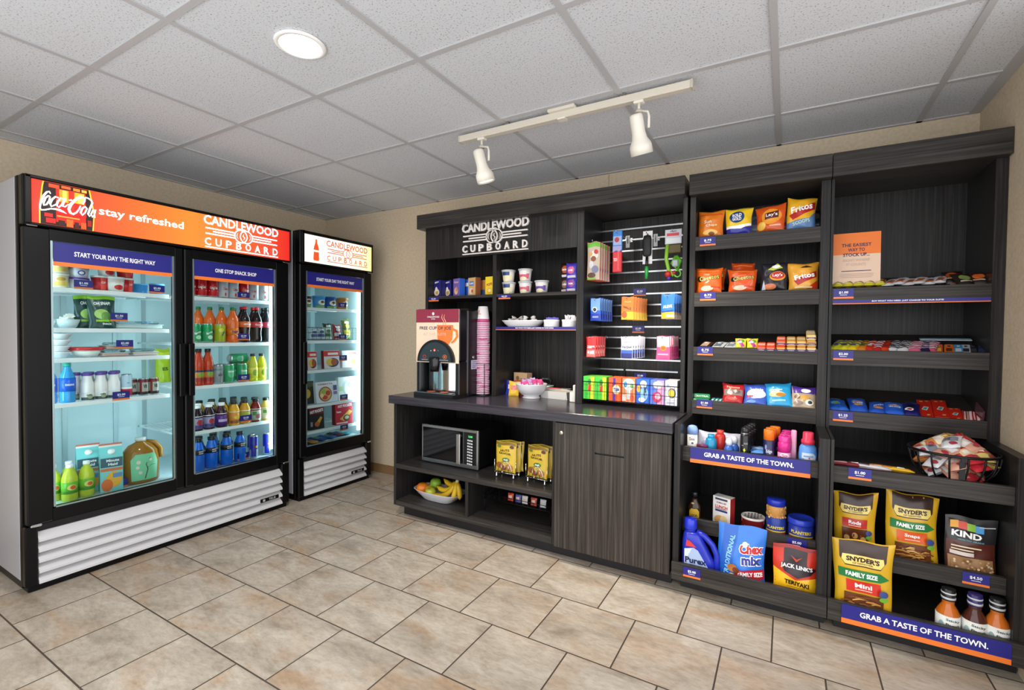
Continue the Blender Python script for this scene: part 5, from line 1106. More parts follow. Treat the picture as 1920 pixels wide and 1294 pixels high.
thing('detergent_box', 'white and orange dryer-sheet box', 'detergent', deterg(.077, '#ea8a5a', [('e', 0, .5, .9, .5, M('#e8ecea', .4)), ('t', 'Bounce', 0, .0, .5, 1.6, PW, 0, .04), ('e', -.5, .5, .3, .25, M('#4a9ad0', .4)), ('e', .5, .4, .3, .2, M('#7fc06a', .4)), ('e', .5, -.6, .3, .3, M('#e85a3a', .4)), ('r', -.95, -.4, -.9, -.4, M('#f0e0d8', .4))], '#e0703a'), (3.0865, -.31, ZB_))
thing('detergent_box', 'bright blue laundry box beside the white and orange one', 'detergent', deterg(.077, '#2f6ae0', [('e', .1, .6, .5, .3, PW), ('e', -.6, .2, .3, .3, M('#e8b03a', .4)), ('e', .2, -.2, .6, .6, M('#8fc4f0', .4)), ('t', 'Snuggle', .35, 0, .4, 1.4, M('#1f2a5a', .4), 0, .03), ('e', -.1, -.7, .5, .2, PW)], '#2a5fd8'), (3.168, -.31, ZB_))
thing('detergent_box', 'blue and pink laundry box next to the white one', 'detergent', deterg(.077, '#5f7fe0', [('r', 0, .98, -.98, .98, M('#e0a0c8', .4)), ('e', .1, .6, .7, .3, M('#f0e0f0', .4)), ('e', 0, -.4, .7, .45, M('#c83a6a', .4)), ('e', .1, -.35, .4, .25, M('#f0c0d0', .4))], '#6a78d8'), (3.249, -.31, ZB_))
thing('detergent_box', 'white laundry box with a yellow round mark', 'detergent', deterg(.066, '#e8e8f0', [('e', .15, 0, .65, .4, M('#3a4a8a', .4)), ('e', .1, 0, .52, .33, M('#e0c83a', .4)), ('e', -.5, .6, .2, .15, M('#a0b0e0', .4)), ('r', -.7, .6, -.85, -.7, M('#b0b4cc', .4))], '#f0f0f6'), (3.325, -.31, ZB_), .0)

# ------------------------------------------------------------------ base cabinet contents
mb = MB().box(-.232, .232, -.02, .29, .012, .262, M('#0e0f12', .35), .004)
ff = MB().box(-.234, .234, -.035, -.02, .008, .266, M('#b4b7ba', .24, .95), .003)
wd = MB().box(-.222, .118, -.0375, -.034, .035, .246, M('#0b0c10', .06), .002)
cp = MB().box(.122, .222, -.0375, -.034, .035, .246, M('#14161a', .25), .002)
cp.decal(flat(-.0375, .05, .105, .1405), [], .001)
kp = MB().decal(lambda a, b, off: (.178 + a, -.0376 - off, .14 + b), [('r', -.022, .022, .07, .09, M('#12301c', .3, 0, .2)), ('t', '12:00', .0, .08, .03, .012, M('#4fe07a', .3, 0, 1.2))] + [('r', -.024 + .017 * i, -.012 + .017 * i, .05 - .019 * j, .06 - .019 * j, M('#c9ccd0', .4)) for i in range(3) for j in range(9)], .0005)
hnd = MB().box(.078, .108, -.062, -.05, .03, .235, STEEL, .004).box(.084, .102, -.052, -.034, .04, .055, STEEL).box(.084, .102, -.052, -.034, .21, .225, STEEL)
ft = MB()
for x in (-.2, .2):
    for y in (.01, .26): ft.box(x - .012, x + .012, y - .012, y + .012, 0, .013, BLACK)
thing('microwave', 'steel-fronted black microwave oven inside the base cabinet', 'microwave', [('oven_body', mb), ('front_frame', ff), ('door_window', wd, [('handle', hnd)]), ('control_panel', cp, [('keypad', kp)]), ('foot', ft)], (1.935, -.535, .3655), .0)
NUTY = '#d9b83a'
def nutbag(seed): return bag(.148, .185, .03, M(NUTY, .35), [('r', -.95, .95, .8, .95, M('#8a6a2a', .4)), ('t', 'NUTS', 0, .45, .9, .14, M('#4a2a14', .4), .05, .03), ('t', 'SAVOR', 0, .25, 1.2, .14, M('#4a2a14', .4), -.05, .03), ('e', .1, -.15, .35, .14, M('#4a7a3a', .4)), ('t', 'nut', .1, -.15, .4, .12, PW), ('e', -.55, -.55, .35, .2, M('#9a5a2a', .4)), ('e', .4, -.65, .4, .22, M('#b07a3a', .4)), ('e', -.1, -.7, .3, .16, M('#7a4420', .4)), ('e', .65, .7, .2, .1, M('#5a3a2a', .4)), ('e', -.6, .72, .2, .1, M('#6a7a3a', .4))], 'bar', seed, 18)
def wrack():
    m = MB(); w = .075
    for y in (-.03, .045):
        m.tube([(-w, y, .03), (w, y, .03)], .0022, CHROME, 6)
    for y, hh in ((-.03, .11), (.045, .19)):
        m.tube([(-w, y, .03), (-w, y, hh)] + [], .0022, CHROME, 6); m.tube([(w, y, .03), (w, y, hh)], .0022, CHROME, 6)
    m.tube([(-.05 + .05 * (1 - math.cos(PI * k / 12)), -.033, .03 + .075 * math.sin(PI * k / 12)) for k in range(13)], .002, CHROME, 6)
    for x in (-.025, 0, .025): m.tube([(x, -.033, .03), (x, -.033, .03 + .07 * math.sqrt(1 - (x / .05) ** 2))], .0018, CHROME, 6)
    for x in (-w, w):
        m.tube([(x, -.03, .03), (x, .045, .03)], .0022, CHROME, 6)
    for x in (-.06, .06):
        for y in (-.03, .04): m.lathe([(0, 0), (.007, 0), (.008, .008), (.005, .018), (.004, .03), (0, .03)], CHROME, 12, (x, y, 0))
    return m
for x, w, rz in [(2.385, 'next to the microwave', .02), (2.605, 'beside the cabinet door', -.1)]:
    thing('wire_rack', 'small chrome wire stand ' + w, 'rack', wrack(), (x, -.56, .3655), rz)
    for k in range(3):
        thing('nut_pack', 'yellow nut pack, %s in the stand %s' % (('foremost', 'middle one', 'hindmost')[k], w), 'snack pack', nutbag(50 + k), (x + (-.004, .006, .012)[k], -.575 + .028 * k, .3985), rz + (-.05, .08, .12)[k], rx=-.06)
thing('fruit_dish', 'long white porcelain dish of fruit on the cabinet floor', 'dish', oval_dish(.195, .105, .068, 0, .62), (1.835, -.535, .1155), -.03)
def fruit(r, c, bump=.0): return MB().lathe([(0, -r * .92), (r * .35, -r * .9), (r * .72, -r * .68), (r * .96, -r * .25), (r, .1 * r), (r * .88, .52 * r), (r * .6, .8 * r), (r * .25, .9 * r), (0, .84 * r)], M(c, .4), 22)
def stem(r): return MB().tube([(0, 0, r * .82), (.003, 0, r * 1.05)], .0018, M('#5a4020', .6), 6)
thing('orange', 'bright orange at the outer end of the fruit dish', 'orange', [('fruit_body', fruit(.042, '#e8811c')), ('stem_mark', MB().lathe([(0, .034), (.004, .036), (0, .038)], M('#6a7a2a', .6), 8))], (1.705, -.565, .178))
thing('apple', 'green apple on top of the pile beside the orange', 'apple', [('fruit_body', fruit(.039, '#7fa52a')), ('stem', stem(.039))], (1.785, -.52, .213))
thing('apple', 'yellow-green apple in front below the green one', 'apple', [('fruit_body', fruit(.037, '#b5b83a')), ('stem', stem(.037))], (1.795, -.585, .170), rx=.5)
thing('apple', 'pale apple with an orange blush next to the orange', 'apple', [('fruit_body', fruit(.035, '#d8a03a')), ('stem', stem(.035))], (1.745, -.545, .170), rx=.3)
thing('apple', 'dark green apple at the back of the fruit dish', 'apple', [('fruit_body', fruit(.037, '#5f8a24')), ('stem', stem(.037))], (1.895, -.475, .205))
P = []
for k, (m, t) in enumerate([((-.06, -.045, -.135), (-.185, -.04, -.095)), ((-.07, -.01, -.105), (-.17, .0, -.055)), ((-.06, .03, -.065), (-.14, .04, -.012)), ((.02, -.045, -.06), (-.01, -.035, -.115)), ((.045, -.02, -.055), (.03, -.01, -.11)), ((.01, .03, -.09), (-.06, .03, -.12))]):
    pts = []; rs = []
    for i in range(13):
        u = i / 12; pts.append(tuple(2 * u * (1 - u) * m[q] + u * u * t[q] for q in range(3)))
        rs.append(.0175 * min(1, .42 + u * 3.2) * (1 if u < .82 else max(.22, 1 - (u - .82) * 4.4)))
    P.append(('banana', MB().tube(pts, rs, M('#e6bd22' if k % 2 else '#dcb01c', .42), 8).lathe([(0, -.005), (.004, 0), (0, .005)], M('#4a3a1c', .6), 8, t)))
P.append(('banana_stem', MB().tube([(.0, 0, -.012), (.006, .004, .022)], [.014, .011], M('#c9c2a4', .5), 8)))
thing('banana_bunch', 'bunch of yellow bananas at the inner end of the dish', 'bananas', P, (1.985, -.545, .262))
wt2 = MB()
for z in (.0, .03): wt2.tube([(-.24, -.09, z), (.24, -.09, z), (.24, .1, z), (-.24, .1, z)], .002, DARKWIRE, 6, True)
for k in range(13): wt2.tube([(-.24 + .04 * k, -.09, .03), (-.24 + .04 * k, -.09, 0), (-.24 + .04 * k, .1, 0)], .0015, DARKWIRE, 4)
for x in (-.235, .235):
    for y in (-.085, .095): wt2.tube([(x, y, 0), (x, y, -.081)], .002, DARKWIRE, 6)
thing('wire_tray', 'dark raised wire tray in the lower open bay', 'tray', wt2, (2.445, -.46, .1975))
for x, c, w in [(2.383, '#c8452c', 'red spice packet nearest the divider'), (2.438, '#5a5aa8', 'blue spice packet beside the red one'), (2.485, '#e0dcd8', 'white packet in the middle of the wire tray'), (2.548, '#c8503a', 'second red packet on the wire tray'), (2.612, '#d9dce8', 'pale packet nearest the cabinet door')]:
    thing('seasoning_packet', w, 'packet', bag(.04, .048, .014, M(c, .4), [('r', -.6, .6, -.2, .4, M('#d8c8b8', .4))], 'bar', 3, 8), (x, -.515, .2), 0, rx=-.15)

# ------------------------------------------------------------------ crisps shelves of the first unit
def sh(z, y): return z - .027 + (y + .362) * .298     # height of a sloping shelf at depth y
def chips(name, label, w, h, base, items, x, z, y=-.32, rz=0, seed=1, d=.055, n=24, ry=0, rx=-.16):
    return thing(name, label, 'crisps', bag(w, h, d, M(base, .28), items, 'pillow', seed, n), (x, y, sh(z, y) + .012), rz, rx, ry=ry)
YL = M('#f2c02a', .3); RD = M('#b8201c', .3)
ZS1, ZS2, ZS3, ZS4 = 1.787, 1.487, 1.197, .908
chips('crisp_bag', 'orange crisp bag with cream lettering at the end by the peg panel', .13, .15, '#e07a22', [('t', 'Sun', -.2, .15, .6, .26, M('#f4e6cc', .35), .05, .02), ('t', 'Chips', .1, -.15, .9, .22, M('#f4e6cc', .35), .05, .02), ('e', 0, -.65, .6, .2, M('#f0c060', .35)), ('r', -.9, .9, .6, .7, M('#c85a18', .35)), ('e', .1, -.75, .25, .12, M('#8a4a1a', .35))], 3.508, ZS1, seed=2)
chips('crisp_bag', 'yellow and blue pretzel bag with a dark oval', .128, .148, '#f2cc2a', [('p', [(-1, -1), (1, -1), (1, -.35), (.2, -.55), (-1, -.5)], M('#2a2f9a', .3)), ('p', [(-1, -.5), (.2, -.58), (1, -.3), (1, -.15), (0, -.35), (-1, -.3)], PW), ('e', -.1, .28, .58, .42, M('#24407a', .3)), ('t', 'ROLD', -.1, .42, .7, .24, PW, 0, .03), ('t', 'GOLD', -.1, .15, .7, .24, PW, 0, .03)], 3.645, ZS1, seed=3)
chips('crisp_bag', 'red-orange crisp bag with an oval badge leaning back', .135, .145, '#d8551c', [('e', .1, .1, .7, .55, M('#ee9a2a', .3)), ('p', [(-.35, .35), (.6, .5), (.6, .0), (-.35, -.1)], M('#5a1c1a', .3)), ('t', "Lay's", .12, .2, .8, .3, PW, .08, .02), ('e', -.6, -.5, .35, .3, M('#f0c04a', .3)), ('r', 0, .8, -.6, -.5, M('#f0b090', .3))], 3.795, ZS1, rz=-.15, seed=4, ry=-.05)
chips('crisp_bag', 'yellow corn-chip bag with a blue lower half standing tallest', .128, .165, '#f0b429', [('p', [(-1, -1), (1, -1), (1, .1), (.6, -.3), (-1, -.55)], M('#5f86b8', .3)), ('p', [(-.85, -.1), (.9, .7), (.95, .25), (-.6, -.4)], RD), ('t', 'Fritos', 0, .32, 1.5, .4, PW, .2, .03), ('t', 'SCOOPS', .0, -.55, 1.2, .2, M('#c8e0d0', .3), .2, .02)], 3.925, ZS1, y=-.315, rz=.05, seed=5, ry=.04)
for x, c, c2, w in [(3.725, '#8a9ab0', '#5a6a8a', 'grey-blue crisp bag lying between the pretzel and red-orange bags'), (3.862, '#c8502a', '#c9c4bc', 'red and silver crisp bag lying behind the red-orange one'), (3.985, '#2a2e34', '#6a5a4a', 'black crisp bag lying in the corner behind the yellow one')]:
    chips('crisp_bag', w, .1, .11, c, [('e', 0, 0, .5, .4, M(c2, .3))], x, ZS1, y=-.23, seed=9, rx=-.5, d=.04, n=14)
CH = [('t', 'Cheetos', .08, .2, 1.56, .4, M('#1c2414', .3), .15, .07), ('e', -.66, .1, .2, .22, M('#1c2414', .3)), ('t', 'Cheetos', .08, .2, 1.5, .34, M('#f4e070', .3), .15, .01), ('e', -.1, -.65, .5, .2, M('#f0c8b0', .3)), ('r', .2, .9, -.6, -.5, M('#c83a1a', .3)), ('r', -.8, .8, .7, .75, M('#f09a4a', .3))]
chips('crisp_bag', 'orange cheese-puff bag above the price tag at the end', .135, .14, '#e8641c', CH, 3.502, ZS2, seed=11)
chips('crisp_bag', 'orange cheese-puff bag lying behind the end one', .12, .13, '#d85a1c', CH, 3.515, ZS2, y=-.23, seed=12, rx=-.3, d=.04)
CH2 = [('e', .1, -.15, .7, .6, M('#f0825a', .3)), ('e', .1, -.15, .64, .54, M('#e4541c', .3))] + CH
chips('crisp_bag', 'orange puff bag with a ringed circle in front', .135, .125, '#e0541a', CH2, 3.667, ZS2, seed=13)
chips('crisp_bag', 'orange puff bag rising behind the ringed one', .11, .15, '#d04a1a', CH, 3.665, ZS2, y=-.25, seed=14, rx=-.2, d=.04)
chips('crisp_bag', 'black crisp bag with a yellow oval badge', .125, .15, '#23242e', [('p', [(-.5, .5), (.2, .9), (.6, .55), (-.1, .4)], M('#c8d040', .3)), ('e', .25, .0, .6, .32, M('#e8a02a', .3)), ('e', .25, .05, .52, .24, M('#c82028', .3)), ('t', "Lay's", .25, .05, .75, .24, PW, .05, .02), ('e', -.3, -.7, .5, .2, M('#d87a4a', .3)), ('p', [(-.9, -.9), (-.6, -.9), (-.75, -.2)], M('#c8d0e0', .3)), ('e', .1, .65, .3, .12, PW)], 3.815, ZS2, seed=15)
chips('crisp_bag', 'amber corn-chip bag with a red ribbon by the upright', .132, .14, '#eca936', [('p', [(-.7, -.3), (.85, .35), (.9, -.05), (-.4, -.65)], RD), ('t', 'Fritos', .05, .0, 1.4, .36, PW, .18, .04), ('p', [(-.2, .6), (.2, .8), (.6, .62)], M('#3a2a1c', .3)), ('p', [(.2, -.9), (.95, -.3), (.95, -.9)], M('#d83a1c', .3)), ('r', -.6, .6, -.85, -.75, M('#f4e0b0', .3))], 3.942, ZS2, rz=.05, seed=16)
# crackers
def lie(name, label, cat, w, l, d, base, items, x, z, y=-.345, rz=0, seed=1, group=None, up=0.0, n=10, style='bar', r=.28):
    """a pack lying on the sloping shelf, print facing up"""
    return thing(name, label, cat, bag(w, l, d, M(base, r), items, style, seed, n), (x, y, sh(z, y) + d * .62 + .001 + up), rz, -PI / 2 + .29, group=group)
for x, c, c2, w, l in [(3.478, '#3a2a24', '#c8a890', 'flat dark brown snack bar nearest the peg panel end', .05), (3.545, '#c9ced2', '#6a7a84', 'silver snack bar second along the cracker shelf', .05), (3.608, '#d8dce0', '#8a94a0', 'white and silver snack bar beside the yellow packs', .05)]:
    lie('snack_bar', w, 'snack bar', .062, .12, .016, c, [('r', -.6, .6, -.6, .6, M(c2, .3)), ('r', -.3, .3, .2, .4, PW)], x, ZS3, rz=-.2)
a = None
for i, (x, w) in enumerate([(3.668, 'beside the silver bars'), (3.722, 'beside the red packs')]):
    lb = 'small yellow candy pack ' + w
    a = thing('candy_pack', lb, 'candy', bag(.052, .062, .03, M('#d8d23a', .3), [('p', [(-.8, .3), (.2, -.8), (.8, -.6), (-.2, .7)], M('#b03a8a', .3)), ('e', .3, .3, .4, .3, M('#5a9a3a', .3)), ('r', -.6, .2, -.1, .2, PW)], 'pillow', 60 + i, 14), (x, -.34, sh(ZS3, -.34) + .012), 0, -.5)
ck = lambda c, c2: [('r', -.95, .95, -.25, .3, M('#3a2f7a', .35)), ('r', -.8, .8, .5, .7, M(c2, .35)), ('t', 'crackers', 0, .02, 1.3, .25, PW)]
def cracker(label, c, c2, x, up, y=-.335):
    z = sh(ZS3, y + .02) + .003 + up
    return thing('cracker_pack', label, 'crackers', MB().box(-.02, .02, -.045, .045, 0, .029, M(c, .35), .005).decal(flat(-.045, .02, .0145, .0145), ck(c, c2)).decal(flatz(.029, .02, .045), [('r', -.8, .8, -.4, .4, M(c2, .35))]), (x, y, z), rx=.29)
for x, c, c2, w in [(3.766, '#e04a28', '#f0b0a0', 'red-orange cracker pack beside the yellow ones'), (3.808, '#e04a28', '#f0b0a0', 'red-orange cracker pack beside the orange pair'), (3.853, '#ee7a1c', '#f0c8a0', 'orange cracker pack under its red-topped twin'), (3.897, '#d9a045', '#f0dcb0', 'tan cracker pack at the bottom, next to the orange pair'), (3.94, '#d9a045', '#f0dcb0', 'tan cracker pack at the bottom of the middle pair'), (3.982, '#e0b070', '#f4e4c8', 'pale tan cracker pack at the bottom by the upright')]:
    cracker(w, c, c2, x, 0)
for x, c, c2, w, up in [(3.853, '#e05a2c', '#f0b0a0', 'orange-red cracker pack on top of the orange one', .031), (3.897, '#d9a045', '#f0dcb0', 'tan cracker pack on top, next to the orange pair', .031), (3.94, '#dfa850', '#f0dcb0', 'tan cracker pack on top of the middle pair', .031), (3.982, '#d9a850', '#3a2f7a', 'tan cracker pack second in the pile by the upright', .031), (3.98, '#e8c878', '#f4e4c8', 'pale yellow cracker pack topping the pile by the upright', .062)]:
    cracker(w, c, c2, x, up)
# cookies and gum
gm = [('t', 'EXTRA', .1, 0, 1.4, .5, PW, .05, .03), ('r', -.9, -.6, -.7, .7, M('#8fd0a0', .35))]
for i, (y, up, w) in enumerate([(-.355, 0, 'lower'), (-.32, .012, 'upper')]):
    thing('gum_pack', 'green gum pack, the %s of two at the end' % w, 'gum', MB().box(-.042, .042, -.012, .012, 0, .028, M('#1f8a4a', .3), .003).decal(flat(-.012, .042, .014, .014), gm), (3.480, y, sh(ZS4, y) + .004 + up), rx=-.25)
for i in range(4):
    thing('gum_pack', 'slim teal and white gum pack, %s from the green ones' % ORD[i], 'gum', MB().box(-.008, .008, -.035, .035, 0, .012, M('#3a9aa0', .3), .002).decal(flatz(.012, .008, .035), [('r', -.6, .6, -.8, .5, M('#dfe8e8', .35)), ('r', -.4, .4, -.5, 0, M('#6a7a84', .35))]), (3.535 + .019 * i, -.335, sh(ZS4, -.335) + .008), -.2, .29)
ckb = lambda *it: list(it)
chips('cookie_bag', 'red cookie bag with a grey picture band', .105, .115, '#b8242a', [('r', -.9, .9, -.25, .35, M('#8a7a74', .3)), ('e', -.3, 0, .3, .2, M('#c8b8b0', .3)), ('e', .3, .1, .4, .2, M('#6a5a54', .3)), ('t', 'Famous', 0, .55, 1.2, .2, M('#e8c8a0', .3)), ('e', 0, -.6, .5, .15, M('#e05a50', .3))], 3.635, ZS4, y=-.345, seed=21, d=.035, rx=-.55)
chips('cookie_bag', 'blue and white cookie bag between the red and teal ones', .11, .12, '#3a5ab8', [('e', .05, .0, .85, .45, M('#dfdfe8', .3)), ('r', -.7, .8, -.1, .2, M('#e8d8d8', .3)), ('r', -.8, -.2, -.35, -.2, M('#b02a3a', .3)), ('t', 'minis', .1, .4, 1.1, .2, PW), ('e', -.3, -.75, .4, .12, M('#6a9ad8', .3))], 3.742, ZS4, y=-.345, seed=22, d=.035, rx=-.55)
chips('cookie_bag', 'sky blue cracker bag with one corner standing up', .118, .13, '#2a9ad0', [('e', -.1, .0, .65, .25, M('#d8c08a', .3)), ('e', .2, -.05, .4, .15, M('#b8803a', .3)), ('r', -.6, .5, -.6, -.45, M('#8fd0e8', .3)), ('t', 'oyster', -.1, .35, 1, .18, PW)], 3.853, ZS4, y=-.345, seed=23, d=.035, rx=-.5, ry=-.10)
chips('cookie_bag', 'purple-topped cookie bag with brown pieces by the upright', .108, .12, '#b8a48a', [('r', -1, 1, .3, 1, M('#5a3aa0', .3)), ('e', .2, .55, .4, .2, PW), ('e', -.5, .0, .3, .2, M('#6a4a2a', .3)), ('e', .1, -.1, .4, .25, M('#d0a050', .3)), ('e', .5, -.5, .35, .25, M('#e8e4e0', .3)), ('e', -.4, -.6, .4, .2, M('#8a7a70', .3)), ('e', .55, -.5, .18, .14, M('#3a3430', .3))], 3.955, ZS4, y=-.345, seed=24, d=.035, rx=-.55)

# ------------------------------------------------------------------ toiletries shelf (level, behind the banner)
ZT = .6595
dv = MB().lathe([(0, 0), (.024, 0), (.025, .004), (.025, .10)], M('#eceae2', .35), 22, sy=.6).lathe([(.0255, .10), (.0255, .128), (.02, .142), (.008, .147), (0, .147)], M('#8fb0e8', .3), 22, sy=.6)
dl = MB().decal(lambda a, b, off: ((.0255 + off) * math.sin(a), -.6 * (.0255 + off) * math.cos(a), .07 + b * .03), [('t', 'Dove', 0, .3, 1.0, .5, M('#6a4a6a', .4), 0, .02), ('e', .1, -.4, .2, .15, M('#3a4a7a', .4))], sub=.2)
thing('deodorant', 'white deodorant stick with a pale blue cap at the end', 'deodorant', [('stick_body', dv), ('print', dl)], (3.475, -.575, ZT))
for x, y, w, c in [(3.545, -.50, 'clear bag with white contents behind the blue bottle', '#d0d2e4'), (3.64, -.48, 'clear bag with pale contents behind the small figure bottle', '#c9cce0')]:
    thing('toiletry_bag', w, 'bag', bag(.12, .11, .06, M(c, .2), [('e', -.3, -.3, .4, .3, M('#b8b0d8', .3)), ('r', .1, .6, -.2, .2, PW)], 'pillow', 33, 14), (x, y, ZT), 0, -.5)
thing('lip_balm', 'small maroon lip balm lying beside the deodorant', 'lip balm', MB().lathe([(0, -.02), (.008, -.02), (.008, .03), (0, .03)], M('#7a2a5a', .35), 14).move(Matrix.Rotation(PI / 2, 4, 'Y')), (3.52, -.60, ZT + .052))
def round_bottle(c, cc, h=.09, r=.026): return [('bottle_body', MB().lathe([(0, 0), (r * .9, 0), (r, .006), (r, h * .72), (r * .85, h * .82), (r * .5, h * .86)], M(c, .25), 22)), ('cap', MB().lathe([(0, h * .84), (r * .62, h * .84), (r * .62, h), (0, h)], M(cc, .3), 18))]
thing('mouthwash', 'teal blue round bottle beside the clear bags', 'bottle', round_bottle('#1f8ab8', '#2a9ac8', .108), (3.562, -.57, ZT)); thing('mouthwash', 'red round bottle just behind the teal one', 'bottle', round_bottle('#c8342e', '#d8483e', .125), (3.598, -.52, ZT))
fg = MB().lathe([(0, 0), (.02, 0), (.024, .01), (.022, .05), (.012, .07)], M('#2f62b8', .3), 18); fg2 = MB().lathe([(0, .068), (.013, .07), (.016, .084), (.012, .1), (0, .106)], M('#dfe2ea', .35), 16)
fp_ = MB().decal(lambda a, b, off: ((.0245 + off) * math.sin(a), -(.0245 + off) * math.cos(a), .03 + b * .02), [('e', 0, .1, .3, .6, PW), ('r', .5, .9, -.8, .6, M('#2fa86a', .4)), ('r', -.9, -.5, -.8, .6, M('#2fa8b8', .4))], sub=.2)
thing('eye_drops', 'small blue bottle with a white pointed cap', 'bottle', [('bottle_body', fg), ('cap', fg2), ('label', fp_)], (3.645, -.59, ZT)); thing('eye_drops', 'small blue bottle behind the other pointed-cap bottle', 'bottle', [('bottle_body', fg), ('cap', fg2)], (3.665, -.54, ZT))
ax = MB().lathe([(0, 0), (.02, 0), (.021, .003), (.021, .12), (.017, .135)], M('#17181b', .3), 20); ax2 = MB().lathe([(0, .133), (.0175, .133), (.0175, .158), (.012, .164), (0, .164)], M('#26272b', .25), 18).lathe([(.0178, .134), (.0178, .137)], SILV, 18)
ax3 = MB().decal(lambda a, b, off: ((.0212 + off) * math.sin(a), -(.0212 + off) * math.cos(a), .075 + b * .03), [('p', [(-.1, -.9), (.2, -.6), (.0, -.2), (-.3, -.5)], M('#c8d02a', .4)), ('t', 'AXE', .2, .5, .8, .3, M('#9a9ca2', .4)), ('r', -.6, -.2, .1, .25, M('#7a7c82', .4))], sub=.2)
a = thing('body_spray', 'black body spray can standing foremost', 'spray can', [('can_body', ax), ('cap', ax2), ('print', ax3)], (3.715, -.595, ZT), group='black body sprays')
for k in range(3): dup(a, 'black body spray can, %s back in its file' % ORD[k + 1], (3.722 + .008 * k, -.55 + .047 * k, ZT))
for k in range(3): thing('tissue_pack', 'flat sky blue tissue pack, %s in the pile' % ('lowest', 'middle', 'topmost')[k], 'tissues', bag(.07, .10, .016, M('#5f9ae0', .35), [('r', -.7, .7, -.3, .3, M('#a8c8f0', .35))], 'bar', 5, 8), (3.765 + .006 * k, -.60, ZT + .012 + .018 * k), .15, -PI / 2 + .1)
oc = MB().lathe([(0, 0), (.022, 0), (.023, .003), (.023, .115), (.02, .12)], M('#20244e', .3), 20); oc2 = MB().lathe([(0, .118), (.0225, .118), (.0225, .16), (.021, .165), (0, .166)], M('#ee7a1c', .3), 20)
oc3 = MB().decal(lambda a, b, off: ((.0232 + off) * math.sin(a), -(.0232 + off) * math.cos(a), .07 + b * .04), [('t', 'Edge', .1, -.1, 1.1, .5, M('#d0d4e4', .4), 0, .02), ('e', -.5, .4, .2, .3, M('#8a90c0', .4))], sub=.2)
a = thing('shaving_gel', 'orange-capped navy gel can standing foremost', 'spray can', [('can_body', oc), ('cap', oc2), ('print', oc3)], (3.815, -.60, ZT)); dup(a, 'orange-capped navy gel can second in its file', (3.822, -.55, ZT)); dup(a, 'orange-capped navy gel can at the back of its file', (3.838, -.50, ZT))
pc = MB().lathe([(0, 0), (.025, 0), (.026, .003), (.026, .09)], M('#e89ac0', .3), 20).lathe([(.0262, .07), (.0262, .108), (.024, .115), (.02, .118)], M('#d82a8a', .3), 20); pc2 = MB().lathe([(0, .116), (.0225, .116), (.0235, .12), (.0235, .138), (.021, .142), (0, .143)], M('#e03a98', .25), 20)
pc3 = MB().decal(lambda a, b, off: ((.0262 + off) * math.sin(a), -(.0262 + off) * math.cos(a), .055 + b * .018), [('e', .1, .1, .7, .7, M('#f4e0ea', .4)), ('t', 'Skin', .1, .1, .9, .8, M('#a81a5a', .4)), ('e', -.5, -.4, .2, .4, M('#c82a6a', .4))], sub=.2)
a = thing('shaving_gel', 'bright pink gel can standing foremost', 'spray can', [('can_body', pc), ('cap', pc2), ('print', pc3)], (3.877, -.605, ZT))
for k in range(3): dup(a, 'bright pink gel can, %s in its file' % ORD[k + 1], (3.881 + .004 * k, -.552 + .053 * k, ZT))
thing('toiletry_tube', 'tall pale pink stick beside the pink cans', 'tube', MB().box(-.011, .011, -.011, .011, 0, .165, M('#e8a8c8', .35), .004), (3.915, -.55, ZT))
db = MB().lathe([(0, 0), (.033, 0), (.036, .006), (.036, .07), (.033, .1), (.022, .118)], M('#5f9ae8', .3), 26, sx=1.0, sy=.7); dc_ = MB().lathe([(0, .115), (.027, .115), (.027, .132), (.022, .136), (.021, .165), (.018, .168), (0, .168)], M('#e83a58', .3), 24)
dl_ = MB().decal(lambda a, b, off: ((.0364 + off) * math.sin(a), -.7 * (.0364 + off) * math.cos(a), .05 + b * .03), [('p', [(-.8, -1), (.8, -1), (.9, .5), (.5, .9), (-.7, .9)], M('#cfe0f4', .4)), ('t', 'Downy', 0, -.2, 1.4, .5, M('#24306a', .4), 0, .03), ('r', -.5, .5, .3, .5, M('#6a9ad0', .4)), ('e', .1, .15, .1, .12, M('#d83a4a', .4))], sub=.2)
thing('softener_bottle', 'light blue softener bottle with a red cap', 'bottle', [('bottle_body', db), ('cap', dc_), ('label', dl_)], (3.970, -.585, ZT), .05)

# ------------------------------------------------------------------ jars shelf
ZJ = .2955
am = MB().lathe([(0, 0), (.028, 0), (.031, .006), (.031, .075), (.026, .095), (.014, .112), (.0135, .13)], M('#3a2410', .12), 24, sx=1.0, sy=.62); am2 = MB().lathe([(0, .128), (.0165, .128), (.0165, .155), (.014, .16), (0, .16)], M('#101216', .3), 18)
am3 = MB().decal(lambda a, b, off: ((.0316 + off) * math.sin(a * .9), -.62 * (.0316 + off) * math.cos(a * .9), .042 + b * .034), [('p', [(-.9, -1), (.9, -1), (.9, .6), (.5, 1), (-.5, 1), (-.9, .6)], M('#e0b43a', .4)), ('t', 'LOCAL', 0, 0, 1.3, .36, M('#2a1c10', .4), 0, .03), ('r', -.6, .6, -.6, -.5, M('#8a6a20', .4))], sub=.2)
am4 = MB().lathe([(0, 0), (.008, .003), (.008, .007), (0, .01)], M('#d8c48a', .3), 12).move(Matrix.Translation((-.008, -.016, .098)))
thing('honey_bottle', 'amber honey bottle with a black cap and yellow label', 'bottle', [('bottle_body', am), ('cap', am2), ('label', am3), ('seal', am4)], (3.483, -.525, ZJ), .1)
